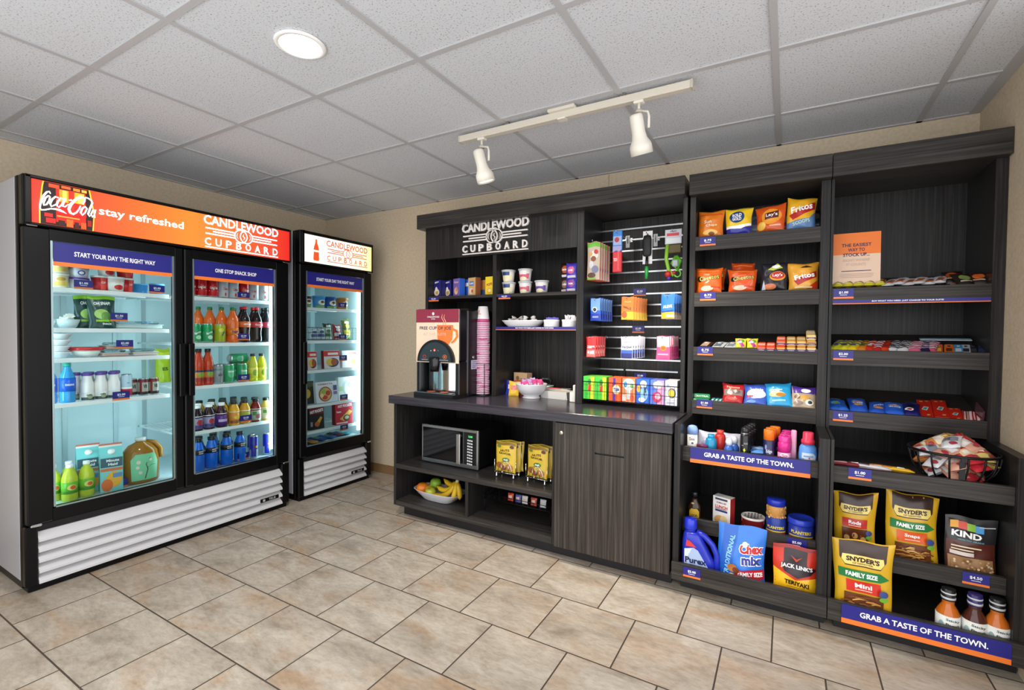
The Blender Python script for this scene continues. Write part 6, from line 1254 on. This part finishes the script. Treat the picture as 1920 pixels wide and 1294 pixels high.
thing('lunch_kit', 'white lunch carton with a cracker picture', 'food box', carton(.088, .05, .155, M('#ebe7e2', .45), [('t', 'BUMBLE BEE', 0, .62, 1.1, .1, M('#7a3a34', .4)), ('t', 'LUNCH', 0, .36, 1.4, .2, M('#c42a2a', .4), 0, .04), ('r', -.7, .7, .05, .17, M('#26306a', .4)), ('e', -.1, -.5, .7, .32, M('#d8a868', .4)), ('e', .3, -.4, .4, .25, M('#e8c890', .4)), ('e', 0, -.75, .4, .15, M('#f4ecdc', .4)), ('r', -.7, .7, .8, .92, M('#3a3a5a', .4)), ('r', -.7, .6, .2, .26, M('#a09a98', .4))], M('#a8282a', .4)), (3.620, -.51, ZJ), -.35)
tn = MB().lathe([(0, 0), (.05, 0), (.052, .004), (.052, .07), (.053, .074), (.053, .08), (.049, .08), (.048, .077), (0, .077)], [M('#7a1c1c', .35)] * 3 + [M('#e8e2dc', .35)] * 5, 30); 
tn.decal(lambda a, b, off: (a * .046, b * .046, .077 + off), [(('e'), -.75 + .3 * i, -.6 + .4 * j, .11, .13, M('#3a2a2a', .4)) for i in range(6) for j in range(4) if (-.75 + .3 * i) ** 2 + (-.6 + .4 * j) ** 2 < .8])
tn.decal(wrapc(.052, .035, .036), [('r', -.6, .6, -.1, .2, M('#d8a8a0', .4)), ('r', -1, 1, .5, .9, M('#c8b8b0', .4))])
thing('snack_tin', 'round red tin with a black and white spotted lid', 'tin', tn, (3.752, -.50, ZJ))
jr = MB().lathe([(0, 0), (.038, 0), (.041, .005), (.041, .095), (.037, .11), (.036, .12), (.041, .128), (.041, .155), (.036, .165)], [M('#2a3f9a', .35)] * 4 + [M('#c9924a', .4)] * 4, 28)
for k in range(60):
    an = R.random() * 6.28; z = R.uniform(.105, .16); s0 = len(jr.v); jr.lathe([(0, -.006), (.005, -.003), (.005, .003), (0, .006)], M(R.choice(['#d8a862', '#c98a42', '#e0bb80']), .45), 6); jr.move(Matrix.Translation((.0375 * math.cos(an), .0375 * math.sin(an), z)), s0)
jl_ = MB().lathe([(0, .163), (.040, .163), (.040, .188), (.037, .192), (0, .192)], M('#2438b8', .3), 28)
PLT = [('t', 'PLANTERS', 0, .35, 1.5, .32, M('#f0d83a', .4), 0, .04), ('r', -.95, .95, -.95, -.15, M('#c8242a', .4)), ('t', 'PEANUTS', .1, -.55, 1.3, .26, PW, 0, .03), ('r', -.95, .95, -.12, .02, M('#e8c83a', .4)), ('e', -.75, -.6, .15, .25, M('#e0a83a', .4))]
jp = MB().decal(wrapc(.0415, .042, .05, PI * .8), PLT, sub=.15)
thing('peanut_jar', 'tall peanut jar with a bright blue lid', 'jar', [('jar_body', jr), ('lid', jl_), ('label', jp)], (3.850, -.53, ZJ))
ti = MB().lathe([(0, 0), (.05, 0), (.052, .003), (.052, .095)], M('#2438a0', .35), 32); ti2 = MB().lathe([(0, .094), (.054, .094), (.0545, .1), (.0545, .118), (.05, .122), (.046, .118), (0, .118)], M('#2a44c8', .3), 32)
thing('peanut_tin', 'wide blue peanut tin with a blue lid', 'tin', [('tin_body', ti), ('lid', ti2), ('label', MB().decal(wrapc(.0525, .046, .048, PI * .7), PLT, sub=.15))], (3.952, -.525, ZJ))

# ------------------------------------------------------------------ bottom shelf of the first unit
ZQ = .0955
BL = M('#2230b4', .25)
pj = MB(); n = 26
# jug body: an outline swept over an oval section, handle loop at the +x side
def jugsec(z):
    t = z / .20
    x0 = -.075 + .012 * max(0, t - .75) * 4 * .6; x1 = .075 - (.0 if t < .35 else (t - .35) * .105)
    return x0, x1
prof = []
for i in range(15):
    z = .205 * i / 14; x0, x1 = jugsec(z); k = 1 if 0 < i < 14 else .9
    prof.append(((x0 + x1) / 2, (x1 - x0) / 2 * k, .036 * k * (1 if z < .16 else 1 - (z - .16) * 4), z))
vs = []; fs = []
for cx, rx_, ry_, z in prof:
    for k in range(n):
        a_ = 2 * PI * k / n; ca, sa = math.cos(a_), math.sin(a_)
        vs.append((cx + rx_ * math.copysign(abs(ca) ** .7, ca), ry_ * math.copysign(abs(sa) ** .7, sa), z))
for i in range(14):
    for k in range(n): fs.append((i * n + k, i * n + (k + 1) % n, (i + 1) * n + (k + 1) % n, (i + 1) * n + k))
fs += [tuple(range(n))[::-1], tuple(range(14 * n, 15 * n))]
pj.add(vs, fs, BL, True).lathe([(.026, .2), (.024, .215), (.024, .222)], BL, 22, (-.038, 0, 0))
ph_ = MB().tube([(-.01, 0, .205), (.025, 0, .19), (.062, 0, .155), (.082, 0, .11), (.084, 0, .05), (.074, 0, .01)], [.014, .0145, .014, .014, .015, .016], BL, 10)
pc_ = MB().lathe([(0, .218), (.029, .218), (.03, .222), (.028, .262), (.024, .268), (0, .268)], M('#2434c8', .25), 24, (-.038, 0, 0))
pl_ = MB().decal(lambda a, b, off: (-.005 + a * .065, -.0365 - off, .075 + b * .07), [('p', [(-.85, -.95), (.95, -.95), (.8, -.3), (.1, .75), (-.2, .9), (-.85, .75)], M('#a8bce0', .35)), ('p', [(-.85, -.2), (-.3, .85), (-.85, .75)], M('#d4dff0', .35)), ('p', [(-.75, .95), (-.7, 1.4), (-.5, 1.35), (.0, .95)], M('#d83a3a', .35)), ('t', 'Purex', -.05, .02, 1.5, .42, M('#14204e', .35), 0, .04), ('t', '4in1', -.55, -.5, .5, .2, M('#b02a2a', .35), 0, .03), ('r', -.2, .5, -.5, -.42, M('#6a4a5a', .35)), ('p', [(-.3, -.95), (.95, -.95), (.9, -.7), (.3, -.65)], M('#d8604a', .35))], .0008)
thing('detergent_jug', 'bright blue detergent jug with a handle', 'detergent', [('jug_body', pj), ('handle', ph_), ('cap', pc_), ('label', pl_)], (3.525, -.655, ZQ), .05)
cx_ = bag(.205, .268, .075, M('#2f78d8', .28), [('p', [(-.95, -1), (-.45, -1), (-.15, .98), (-.75, .98)], M('#2460c0', .28)), ('t', 'TRADITIONAL', -.52, -.05, 1.5, .2, M('#8fd0f4', .3), 1.38, .02),
    ('t', 'Chex', .42, .27, 1.04, .37, PW, .08, .11), ('t', 'Chex', .42, .27, .98, .32, M('#c41f2c', .3), .08, .05), ('t', 'mix', .45, -.1, .88, .35, PW, .06, .12), ('t', 'mix', .45, -.1, .82, .3, M('#1f2a8a', .3), .06, .05), ('e', .15, .4, .12, .09, PW),
    ('p', [(-.35, -.78), (.98, -.7), (.98, -.36), (.3, -.42), (-.2, -.5)], M('#c0202c', .3)), ('t', 'FAMILY SIZE', .40, -.56, 1.05, .15, PW, .05, .04), ('e', -.35, -.45, .22, .14, M('#b0703a', .35)), ('e', -.2, -.5, .15, .1, M('#7a3a1c', .35)), ('e', -.4, -.72, .15, .1, M('#e0c890', .35))], 'pouch', 71, 40)
thing('snack_mix_bag', 'big bright blue bag of snack mix', 'snack bag', cx_, (3.712, -.635, ZQ), .05, -.03)
jk = bag(.175, .225, .05, M('#c8321e', .3), [('p', [(-1, -1), (1, -1), (1, -.1), (0, -.28), (-1, .08)], M('#f0b81e', .3)), ('p', [(-.5, .98), (.55, .98), (.55, .32), (1, .22), (.7, -.02), (.1, -.2), (-.5, .0), (-.62, .3), (-.5, .34)], M('#2a1c24', .3)), ('t', "JACK LINK'S", .08, .2, 1.45, .2, PW, -.02, .03), ('p', [(-.18, .62), (.07, .4), (.34, .62), (.08, .5)], M('#c8402c', .3)), ('t', 'TERIYAKI', .05, -.4, 1.1, .17, M('#231a10', .3), -.06, .04), ('r', -.4, .4, -.56, -.54, M('#8a6a1c', .3)), ('r', -.98, .98, .88, .98, M('#8a1c1c', .3)), ('r', .45, .85, -.76, -.64, BLACK)], 'pouch', 72, 34)
thing('jerky_bag', 'red, black and yellow bag of jerky', 'snack bag', jk, (3.930, -.645, ZQ), .03, -.03)

# ------------------------------------------------------------------ second unit: candy shelves
ZR1, ZR2, ZR3 = 1.487, 1.197, .908
a = None
for k in range(5):
    lb = 'yellow and maroon candy bar, %s from the divider upright' % ORD[k]
    lie('candy_bar', lb, 'candy', .042, .11, .024, '#d8cf35', [('p', [(-.6, .9), (.9, .4), (.9, -.6), (-.4, -.2)], M('#8a3a3a', .3)), ('e', .1, .1, .4, .3, M('#c8a060', .3)), ('r', -.6, .6, -.9, -.7, M('#e8e48a', .3))], 4.083 + .041 * k, ZR1, y=-.335, rz=-.15, seed=81 + k, up=.016)
for k in range(6):
    lb = 'white and orange candy pack, %s along from the poster' % ORD[k]
    lie('candy_bar', lb, 'candy', .046, .13, .016, '#dfe2e8', [('p', [(-.6, -.8), (.6, -.6), (.8, .3), (-.1, .1)], M('#d86a2a', .3)), ('e', .1, -.1, .4, .25, M('#8a5a3a', .3)), ('r', -.7, .5, .5, .75, M('#6a7a9a', .3))], 4.272 + .036 * k, ZR1, y=-.345, rz=-.35 + .02 * k, seed=91 + k, up=.018 + .005 * (k % 2))
lie('candy_bar', 'white and orange candy pack lying under the dark bags', 'candy', .05, .1, .014, '#d8dce4', [('e', 0, 0, .5, .3, M('#d86a2a', .3))], 4.488, ZR1, rz=-.6, seed=99)
for x, y, c, c2, w in [(4.508, -.27, '#2c1a16', '#a84a1c', 'dark brown snack bag highest of the three at the end'), (4.548, -.335, '#241c1a', '#7a8a4a', 'black and green snack bag beside the white packs'), (4.588, -.32, '#32201a', '#c8602a', 'dark snack bag with orange print nearest the side wall')]:
    chips('snack_bag', w, .07, .085, c, [('e', 0, .1, .6, .4, M(c2, .3)), ('r', -.6, .6, -.5, -.35, M('#c8b8a0', .3))], x, ZR1, y=y, seed=int(x * 100), d=.025, rx=-.8, n=12, rz=R.uniform(-.3, .3))
CB = [(4.072, .045, '#d8dc30', '#4a5ab8', 'lime yellow candy bar with a blue flash, first from the upright'), (4.105, .045, '#e8e030', '#3a4a9a', 'yellow candy bar with a blue band beside the lime one'), (4.142, .045, '#f0d42c', '#3a62b0', 'golden yellow candy bar with a dark blue band'), (4.178, .04, '#e88a2a', '#3a7a3a', 'orange and green candy bar beside the yellow ones'), (4.205, .04, '#d83a24', '#e8e0e0', 'red and white candy bar, first of the red ones'), (4.237, .04, '#c8302a', '#e8e8ee', 'red candy bar with zebra print in the middle'), (4.264, .04, '#e04a24', '#8a2a2a', 'red-orange candy bar beside the zebra one'),
      (4.292, .045, '#d8dce4', '#26283a', 'white candy bar with dark zebra stripes, first of two'), (4.33, .045, '#e0e0e4', '#3a3440', 'white candy bar with dark zebra stripes, second of two'), (4.372, .05, '#d86a88', '#f0d8e0', 'pink and white striped candy bar'), (4.408, .045, '#26204a', '#c8b0c8', 'dark purple candy bar beside the striped pink one'), (4.43, .04, '#c85a78', '#f0e0e4', 'small pink striped candy bar beside the orange boxes')]
for i, (x, w_, c, c2, lb) in enumerate(CB):
    lie('candy_bar', lb, 'candy', w_, .15, .022, c, [('p', [(-.9, .1 + q), (.9, .35 + q), (.9, .5 + q), (-.9, .25 + q)], M(c2, .3)) for q in ((-.9, -.55, -.2, .15) if 'zebra' in lb or 'striped' in lb else (-.35, .1))] + [('e', 0, -.3, .5, .14, M(c2, .3))], x, ZR2, y=-.345, rz=-.3, seed=110 + i, n=12, up=.004)
for i, (x, c, c2, lb) in enumerate([(4.455, '#e8641c', '#f0c83a', 'orange chocolate box, first of two'), (4.492, '#ee701c', '#5a3418', 'orange chocolate box, second of two'), (4.523, '#3f9ad0', '#dfe8ee', 'pale blue candy bar beside the orange boxes'), (4.548, '#c8ccd4', '#2a2c3a', 'silver candy bar with dark print'), (4.572, '#17181e', '#4a4c58', 'black chocolate bar beside the silver one'), (4.597, '#1c2240', '#3a4468', 'navy chocolate bar nearest the side wall')]):
    y = -.335
    thing('chocolate_bar', lb, 'candy', MB().box(-.016, .016, 0, .13, 0, .016, M(c, .3), .003).decal(lambda a, b, off: (a * .016, .065 + b * .065, .016 + off), [('r', -.6, .6, -.6, .1, M(c2, .3)), ('r', -.3, .3, .4, .7, M(c2, .3))]), (x, y - .02, sh(ZR2, y - .02) + .004), -.2, .29)
thing('acrylic_strip', 'clear acrylic strip lying behind the dark chocolate bars', 'shelf divider', MB().box(-.09, .09, -.012, .012, 0, .004, M('#a8c0d0', .1)), (4.51, -.20, sh(ZR2, -.20) + .03), 0, .29)
for i, (x, w_, l, c, its, lb, rz) in enumerate([(4.10, .085, .12, '#2a62c8', [('e', -.1, 0, .5, .3, M('#6ab0e0', .3)), ('p', [(-.4, -.2), (.2, .3), (.3, .1), (-.2, -.35)], M('#8ab83a', .3)), ('r', -.6, .6, .8, .95, PW)], 'blue cookie pack with a green leaf, first from the upright', .1),
    (4.18, .072, .15, '#2a58c4', [('e', 0, .1, .7, .35, M('#4a86d8', .3)), ('t', 'CHIPS', 0, .25, 1.2, .18, M('#e8963a', .3), 0, .04), ('t', 'AHOY', 0, .02, 1.2, .18, PW, 0, .04), ('e', 0, -.3, .5, .15, M('#c88a4a', .3))], 'blue cookie pack with orange print, lying highest', 0),
    (4.247, .065, .12, '#2450b8', [('t', 'AHOY', .1, .1, 1.3, .22, M('#c8d8f0', .3), .3, .04), ('e', .1, -.4, .6, .2, M('#c88a4a', .3))], 'blue cookie pack with tilted pale print', -.15),
    (4.31, .075, .125, '#2a62d0', [('e', .1, 0, .7, .35, M('#4a8ae0', .3)), ('t', 'CHIPS', .05, .2, 1.2, .18, M('#e8963a', .3), 0, .04), ('t', 'AHOY', .1, -.1, 1.2, .2, PW, 0, .04)], 'blue cookie pack beside the dark navy one', -.1),
    (4.37, .065, .135, '#20206a', [('e', -.1, .2, .5, .2, M('#1a1418', .3)), ('e', -.2, -.4, .5, .25, PW), ('e', -.15, -.4, .28, .15, M('#c8303a', .3)), ('e', .4, .6, .3, .1, M('#4a5ac0', .3))], 'dark navy cream-cookie pack', -.15)]):
    lie('cookie_pack', lb, 'cookies', w_, l, .024, c, its, x, ZR3, y=-.35, rz=rz, seed=130 + i, n=14, up=.006)
for i, (x, l, y, lb) in enumerate([(4.425, .20, -.345, 'long red chocolate pack beside the navy cookies'), (4.48, .20, -.335, 'long red chocolate pack, second of the long pair'), (4.525, .13, -.35, 'shorter red chocolate pack beside the long pair')]):
    w_ = .052 if l > .15 else .046
    thing('chocolate_pack', lb, 'candy', MB().box(-w_ / 2, w_ / 2, 0, l, 0, .014, M('#cf2a1c', .3), .002).decal(lambda a, b, off: (a * w_ / 2, l / 2 + b * l / 2, .014 + off), [('p', [(-.5, -.15), (-.1, .2), (.55, .15), (.2, -.25)], M('#dfe4e4', .3)), ('p', [(-.35, -.1), (0, .12), (.4, .1), (.1, -.18)], M('#5a9a9a', .3)), ('e', -.4, .75, .25, .07, M('#e8a04a', .3)), ('e', .3, -.75, .25, .07, M('#e8b060', .3)), ('e', .4, .8, .2, .06, M('#e8a04a', .3))]), (x, y, sh(ZR3, y) + .004), -.12, .29)
for i, (x, c, c2, lb) in enumerate([(4.552, '#e8ded0', '#b8302c', 'cream and red candy bar beside the chocolate packs'), (4.578, '#d8282c', '#f0e4e4', 'red candy bar with white stripes, first of two'), (4.602, '#cc2428', '#f4eaea', 'red candy bar with white stripes nearest the side wall')]):
    lie('candy_bar', lb, 'candy', .027, .12, .014, c, [('r', -.8, -.2, -.9, .9, M(c2, .3)), ('r', .2, .5, -.7, .7, M(c2, .3))], x, ZR3, y=-.352, rz=-.2, seed=140 + i, n=10)
thing('acrylic_strip', 'clear pinkish acrylic piece standing at the end by the side panel', 'shelf divider', MB().box(-.003, .003, -.05, .05, 0, .05, M('#5a3a44', .1)), (4.608, -.30, sh(ZR3, -.30) + .014), 0, .29)

# meat sticks and the wire bowl on the level shelf
ZM = .6645
for i, (x, y, c, c2, up, lb, rz) in enumerate([(4.105, -.60, '#8a2430', '#d8a0a0', .03, 'dark red meat stick on top by the upright', .1), (4.11, -.64, '#d8a8a8', '#a84a4a', .012, 'pale pink meat stick below the dark red one', .12), (4.185, -.60, '#d8d4da', '#6a5a6a', .03, 'white and grey meat stick in the middle', -.2), (4.20, -.64, '#d89a8a', '#e8dcd8', .012, 'salmon pink meat stick lying crosswise', -.15), (4.262, -.59, '#e8b82c', '#c8783a', .03, 'yellow-ended meat stick on top', -.18), (4.27, -.635, '#f0c42c', '#d86a4a', .012, 'yellow-ended meat stick closest to the rail', -.12)]):
    thing('meat_stick', lb, 'snack stick', bag(.026, .16, .018, M(c, .3), [('r', -.7, .7, -.8, .1, M(c2, .3)), ('r', -.5, .5, .3, .6, PW)], 'bar', 150 + i, 10).move(Matrix.Translation((0, 0, -.08))), (x, y, ZM + .012 + up), -PI / 2 + rz, -PI / 2)
wr = MB(); N_ = 36; BR_ = .140; BX, BY = 4.470, -.545
wr.tube([(BR_ * math.cos(2 * PI * k / N_), BR_ * math.sin(2 * PI * k / N_), .138) for k in range(N_)], .0055, DARKWIRE, 8, True)
wr.tube([(.07 * math.cos(2 * PI * k / N_), .07 * math.sin(2 * PI * k / N_), .026) for k in range(N_)], .004, DARKWIRE, 6, True)
for k in range(16):
    a_ = 2 * PI * k / 16 + .1; pts = []
    for i in range(9):
        t = i / 8; r_ = .07 + (BR_ - .07) * math.sin(t * PI / 2); pts.append((r_ * math.cos(a_), r_ * math.sin(a_), .026 + .112 * (1 - math.cos(t * PI / 2))))
    wr.tube(pts, .0035, DARKWIRE, 6)
wr.tube([(.07, 0, .026), (-.07, 0, .026)], .003, DARKWIRE, 6).tube([(0, .07, .026), (0, -.07, .026)], .003, DARKWIRE, 6)
for k in range(3): a_ = 2 * PI * k / 3 + .5; wr.lathe([(0, 0), (.008, 0), (.008, .02), (0, .026)], DARKWIRE, 10, (.07 * math.cos(a_), .07 * math.sin(a_), 0))
wr.box(-.008, .008, -BR_ - .004, -BR_ + .002, .12, .142, DARKWIRE).box(-.009, .009, -.126, -.120, .05, .12, DARKWIRE)
thing('wire_bowl', 'round black wire bowl heaped with wrapped snacks', 'bowl', wr, (BX, BY, ZM))
SN = [('#d8a08a', '#e8e4e0', 'salmon and white wrapped snack'), ('#e0c878', '#b84a3a', 'pale yellow wrapped snack'), ('#dadce0', '#8a8e98', 'silver wrapped snack with a bar code'), ('#c8303c', '#e8c8a0', 'red wrapped snack'), ('#d88a4a', '#e8d8c0', 'orange wrapped snack')]
pr_ = {}
k = 0; cnt = {}
POS = []
for layer, (n_, rad, z) in enumerate([(7, .055, .058), (9, .082, .098), (9, .085, .137), (6, .045, .168)]):
    for i in range(n_): a_ = 2 * PI * i / n_ + layer * .4; POS.append((rad * math.cos(a_), rad * math.sin(a_), z + .006 * (i % 2), a_, layer))
for (x, y, z, a_, layer) in POS:
    ci = (k * 3 + layer) % 5; c, c2, lb0 = SN[ci]; k += 1
    side = 'deep inside the wire bowl' if layer < 2 else 'on top of the wire bowl'
    key = (ci, layer >= 2); lb = lb0 + ' ' + side
    loc = (BX + x, BY + y, ZM + z); rot = (-PI / 2 + .45 + R.uniform(-.2, .2), R.uniform(-.4, .4), a_ + PI / 2 + R.uniform(-.7, .7))
    if ci not in pr_:
        o = pr_[ci] = thing('wrapped_snack', lb, 'snack', bag(.068, .092, .03, M(c, .25), [('r', -.8, .8, -.25, .45, M(c2, .3)), ('r', -.5, .1, -.1, .3, M('#5a5a68', .3) if ci == 2 else M('#f4f0e8', .3)), ('e', .4, -.6, .4, .2, M('#a83a4a', .3)), ('r', -.9, .2, .6, .8, M('#e0a84a', .3))], 'pillow', 160 + ci, 14).move(Matrix.Translation((0, 0, -.046))), loc, group='snacks in the wire bowl')
    else: o = dup(pr_[ci], lb, loc)
    o.rotation_euler = rot

# ------------------------------------------------------------------ pretzel shelf and the bottom shelf of the second unit
ZK = .3075
BRN = M('#3a2722', .3); GLD = M('#d9ab24', .28); GRN2 = M('#1f7a3c', .3)
def pretz(n_):
    it = []; rr = random.Random(n_)
    for i in range(34):
        cx, cy = rr.uniform(-.62, .62), rr.uniform(-.98, -.45); a_ = rr.uniform(-.5, .5); l = rr.uniform(.15, .3)
        it.append(('s', [(cx - l * math.cos(a_), cy - l * .3 * math.sin(a_), .03), (cx, cy + .03, .045), (cx + l * math.cos(a_), cy + l * .3 * math.sin(a_), .03)], M(rr.choice(['#a8662c', '#c08840', '#7a4420', '#d0a058']), .35)))
    return it
def snyder(w, h, d, kind, kc, family, seed, pic):
    it = [('p', [(-.78, .98), (.78, .98), (.78, .55), (.6, .35), (-.6, .35), (-.78, .55)], BRN), ('p', [(-.68, .64), (.68, .64), (.72, .5), (.6, .38), (-.6, .38), (-.72, .5)], M('#f0d678', .3)), ('t', "SNYDER'S", 0, .535, 1.12, .13, M('#2a1c18', .3), 0, .05), ('t', 'OF HANOVER', 0, .43, .7, .045, M('#6a5a30', .3))]
    if family: it += [('p', [(-.85, .26), (.6, .26), (.9, .12), (.6, .02), (-.85, .02)], GRN2), ('t', 'FAMILY SIZE', -.05, .14, 1.1, .12, PW, -.0, .04)]
    y0 = -.0 if family else .22
    it += [('p', [(-.6, y0 - .02), (.6, y0 - .02), (.6, y0 - .32), (-.6, y0 - .32)], M(kc, .3)), ('t', kind, 0, y0 - .14, .6, .12, PW, 0, .03), ('r', -.3, .3, y0 - .26, y0 - .235, M('#f0c8b0', .3))]
    if pic == 'rods': it += [('r', -.62, .62, -.75, y0 - .34, M('#5a2c18', .3))] + [('e', -.4 + .4 * i, -.45 + .1 * (i % 2), .14, .1, M('#d8a868', .3)) for i in range(3)] + [('s', [(-.5 + .35 * i, -.9, .08), (-.4 + .35 * i, -.3, .08)], M('#8a4a24', .3)) for i in range(4)]
    else: it += [('r', -.68, .7, -.98, -.36, M('#6a3a1c', .3))] + pretz(seed)
    it += [('e', .68, -.22, .16, .09, M('#3a4a8a', .3)), ('e', .68, -.36, .16, .06, M('#6ab03a', .3))]
    return bag(w, h, d, GLD, it, 'pillow', seed, 44)
thing('pretzel_bag', 'gold pretzel bag with a red panel marked rods', 'pretzels', snyder(.155, .262, .05, 'Rods', '#c02a26', False, 201, 'rods'), (4.152, -.555, ZK), .0, -.05)
thing('pretzel_bag', 'gold family-size pretzel bag with an orange panel marked snaps', 'pretzels', snyder(.175, .292, .06, 'Snaps', '#df5a1c', True, 202, 'snaps'), (4.345, -.555, ZK), .0, -.05)
kd = bag(.158, .232, .05, M('#2c2c2e', .25), [('r', -.95, .95, -.98, .2, M('#5a2a20', .25)), ('r', -.9, .85, -.9, -.32, M('#b0865a', .4))] + [('e', R.uniform(-.85, .8), R.uniform(-.88, -.36), .05, .035, M(R.choice(['#d8b890', '#8a5c34', '#c89c6c', '#e4cda8']), .45)) for _ in range(70)] + [('r', -.9, -.58, .66, .9, M('#e8a82a', .3)), ('r', -.58, -.26, .64, .88, M('#d8402a', .3)), ('r', -.26, .06, .62, .86, M('#8ac03a', .3)), ('r', .06, .38, .6, .84, M('#4a9ad8', .3)), ('t', 'KIND', -.27, .48, 1.15, .2, PW, -.03, .04), ('t', 'HEALTHY GRAINS', -.1, .3, 1.0, .05, M('#5a9aa8', .3)), ('r', -.85, .3, .06, .1, M('#e8d0b0', .3)), ('r', -.85, 0, -.04, 0, M('#e8d0b0', .3)), ('r', -.9, .0, -.2, -.08, M('#d8c8c0', .3)), ('r', .2, .8, .8, .83, M('#c8c8c8', .3))], 'pouch', 203, 34)
thing('granola_pouch', 'dark granola pouch with four coloured squares', 'granola', kd, (4.528, -.56, ZK), .0, -.05)
thing('pretzel_bag', 'gold family-size pretzel bag with a red panel marked mini, standing lowest', 'pretzels', snyder(.205, .312, .045, 'Mini', '#cf2c22', True, 204, 'mini'), (4.170, -.672, ZQ), .0, .0)
def sauce(c, capc, ring): 
    P = bottle(.037, .185, M(c, .12), M(capc, .3), (.05, .47, M('#e4e6e2', .4)), [('t', 'Sticky', .1, .62, 1.0, .3, M('#2a3a34', .4), -.1, .02), ('t', "Finger's", .1, .15, 1.0, .34, M('#2a3a34', .4), -.1, .03), ('e', -.7, 0, .2, .5, M('#9ab8b8', .4))], 'sauce', .24, .52, 22)
    P[1][1].lathe([(.0225, .146), (.0225, .154)], M('#c8ccd0', .4), 16).lathe([(.0225, .166), (.0225, .172)], M('#c8ccd0', .4), 16)
    return P
a = thing('sauce_bottle', 'orange sauce bottle with a black cap next to the empty space', 'sauce', sauce('#c4671c', '#16181a', 0), (4.445, -.655, ZQ), .1)
thing('sauce_bottle', 'dark brown sauce bottle with a purple cap', 'sauce', sauce('#4a241c', '#2a2468', 0), (4.522, -.655, ZQ), .0)
dup(a, 'orange sauce bottle with a black cap beside the side panel', (4.584, -.655, ZQ), .2)

# ------------------------------------------------------------------ light, camera, view
wd_ = bpy.data.worlds.new('lobby_light'); scn.world = wd_; wd_.use_nodes = True  # uniform fill added for an unseen, assumed lobby; brightens ceiling and room
bg = wd_.node_tree.nodes['Background']; bg.inputs['Color'].default_value = (.985, .99, 1.0, 1); bg.inputs['Strength'].default_value = WORLD
cd = bpy.data.cameras.new('camera'); co = bpy.data.objects.new('camera', cd); COL.objects.link(co); scn.camera = co
cd.sensor_width = 36; cd.sensor_fit = 'HORIZONTAL'; cd.lens = 892.37 / 1920 * 36; cd.clip_start = .05
yaw, pit, rol = .52317, -.02405, .00953
fw = Vector((-math.sin(yaw) * math.cos(pit), math.cos(yaw) * math.cos(pit), math.sin(pit))); rt = Vector((math.cos(yaw), math.sin(yaw), 0)); up = rt.cross(fw)
c, s = math.cos(rol), math.sin(rol); rt, up = rt * c + up * s, up * c - rt * s
co.matrix_world = Matrix(((rt.x, up.x, -fw.x, 3.87666), (rt.y, up.y, -fw.y, -3.10326), (rt.z, up.z, -fw.z, 1.25845), (0, 0, 0, 1)))
vs_ = scn.view_settings; vs_.view_transform = 'Standard'; vs_.look = 'None'; vs_.exposure = EXPO; vs_.gamma = 1; vs_.use_curve_mapping = False
scn.cycles.use_denoising = True; scn.cycles.max_bounces = 8; scn.cycles.transparent_max_bounces = 12; scn.cycles.sample_clamp_indirect = 6
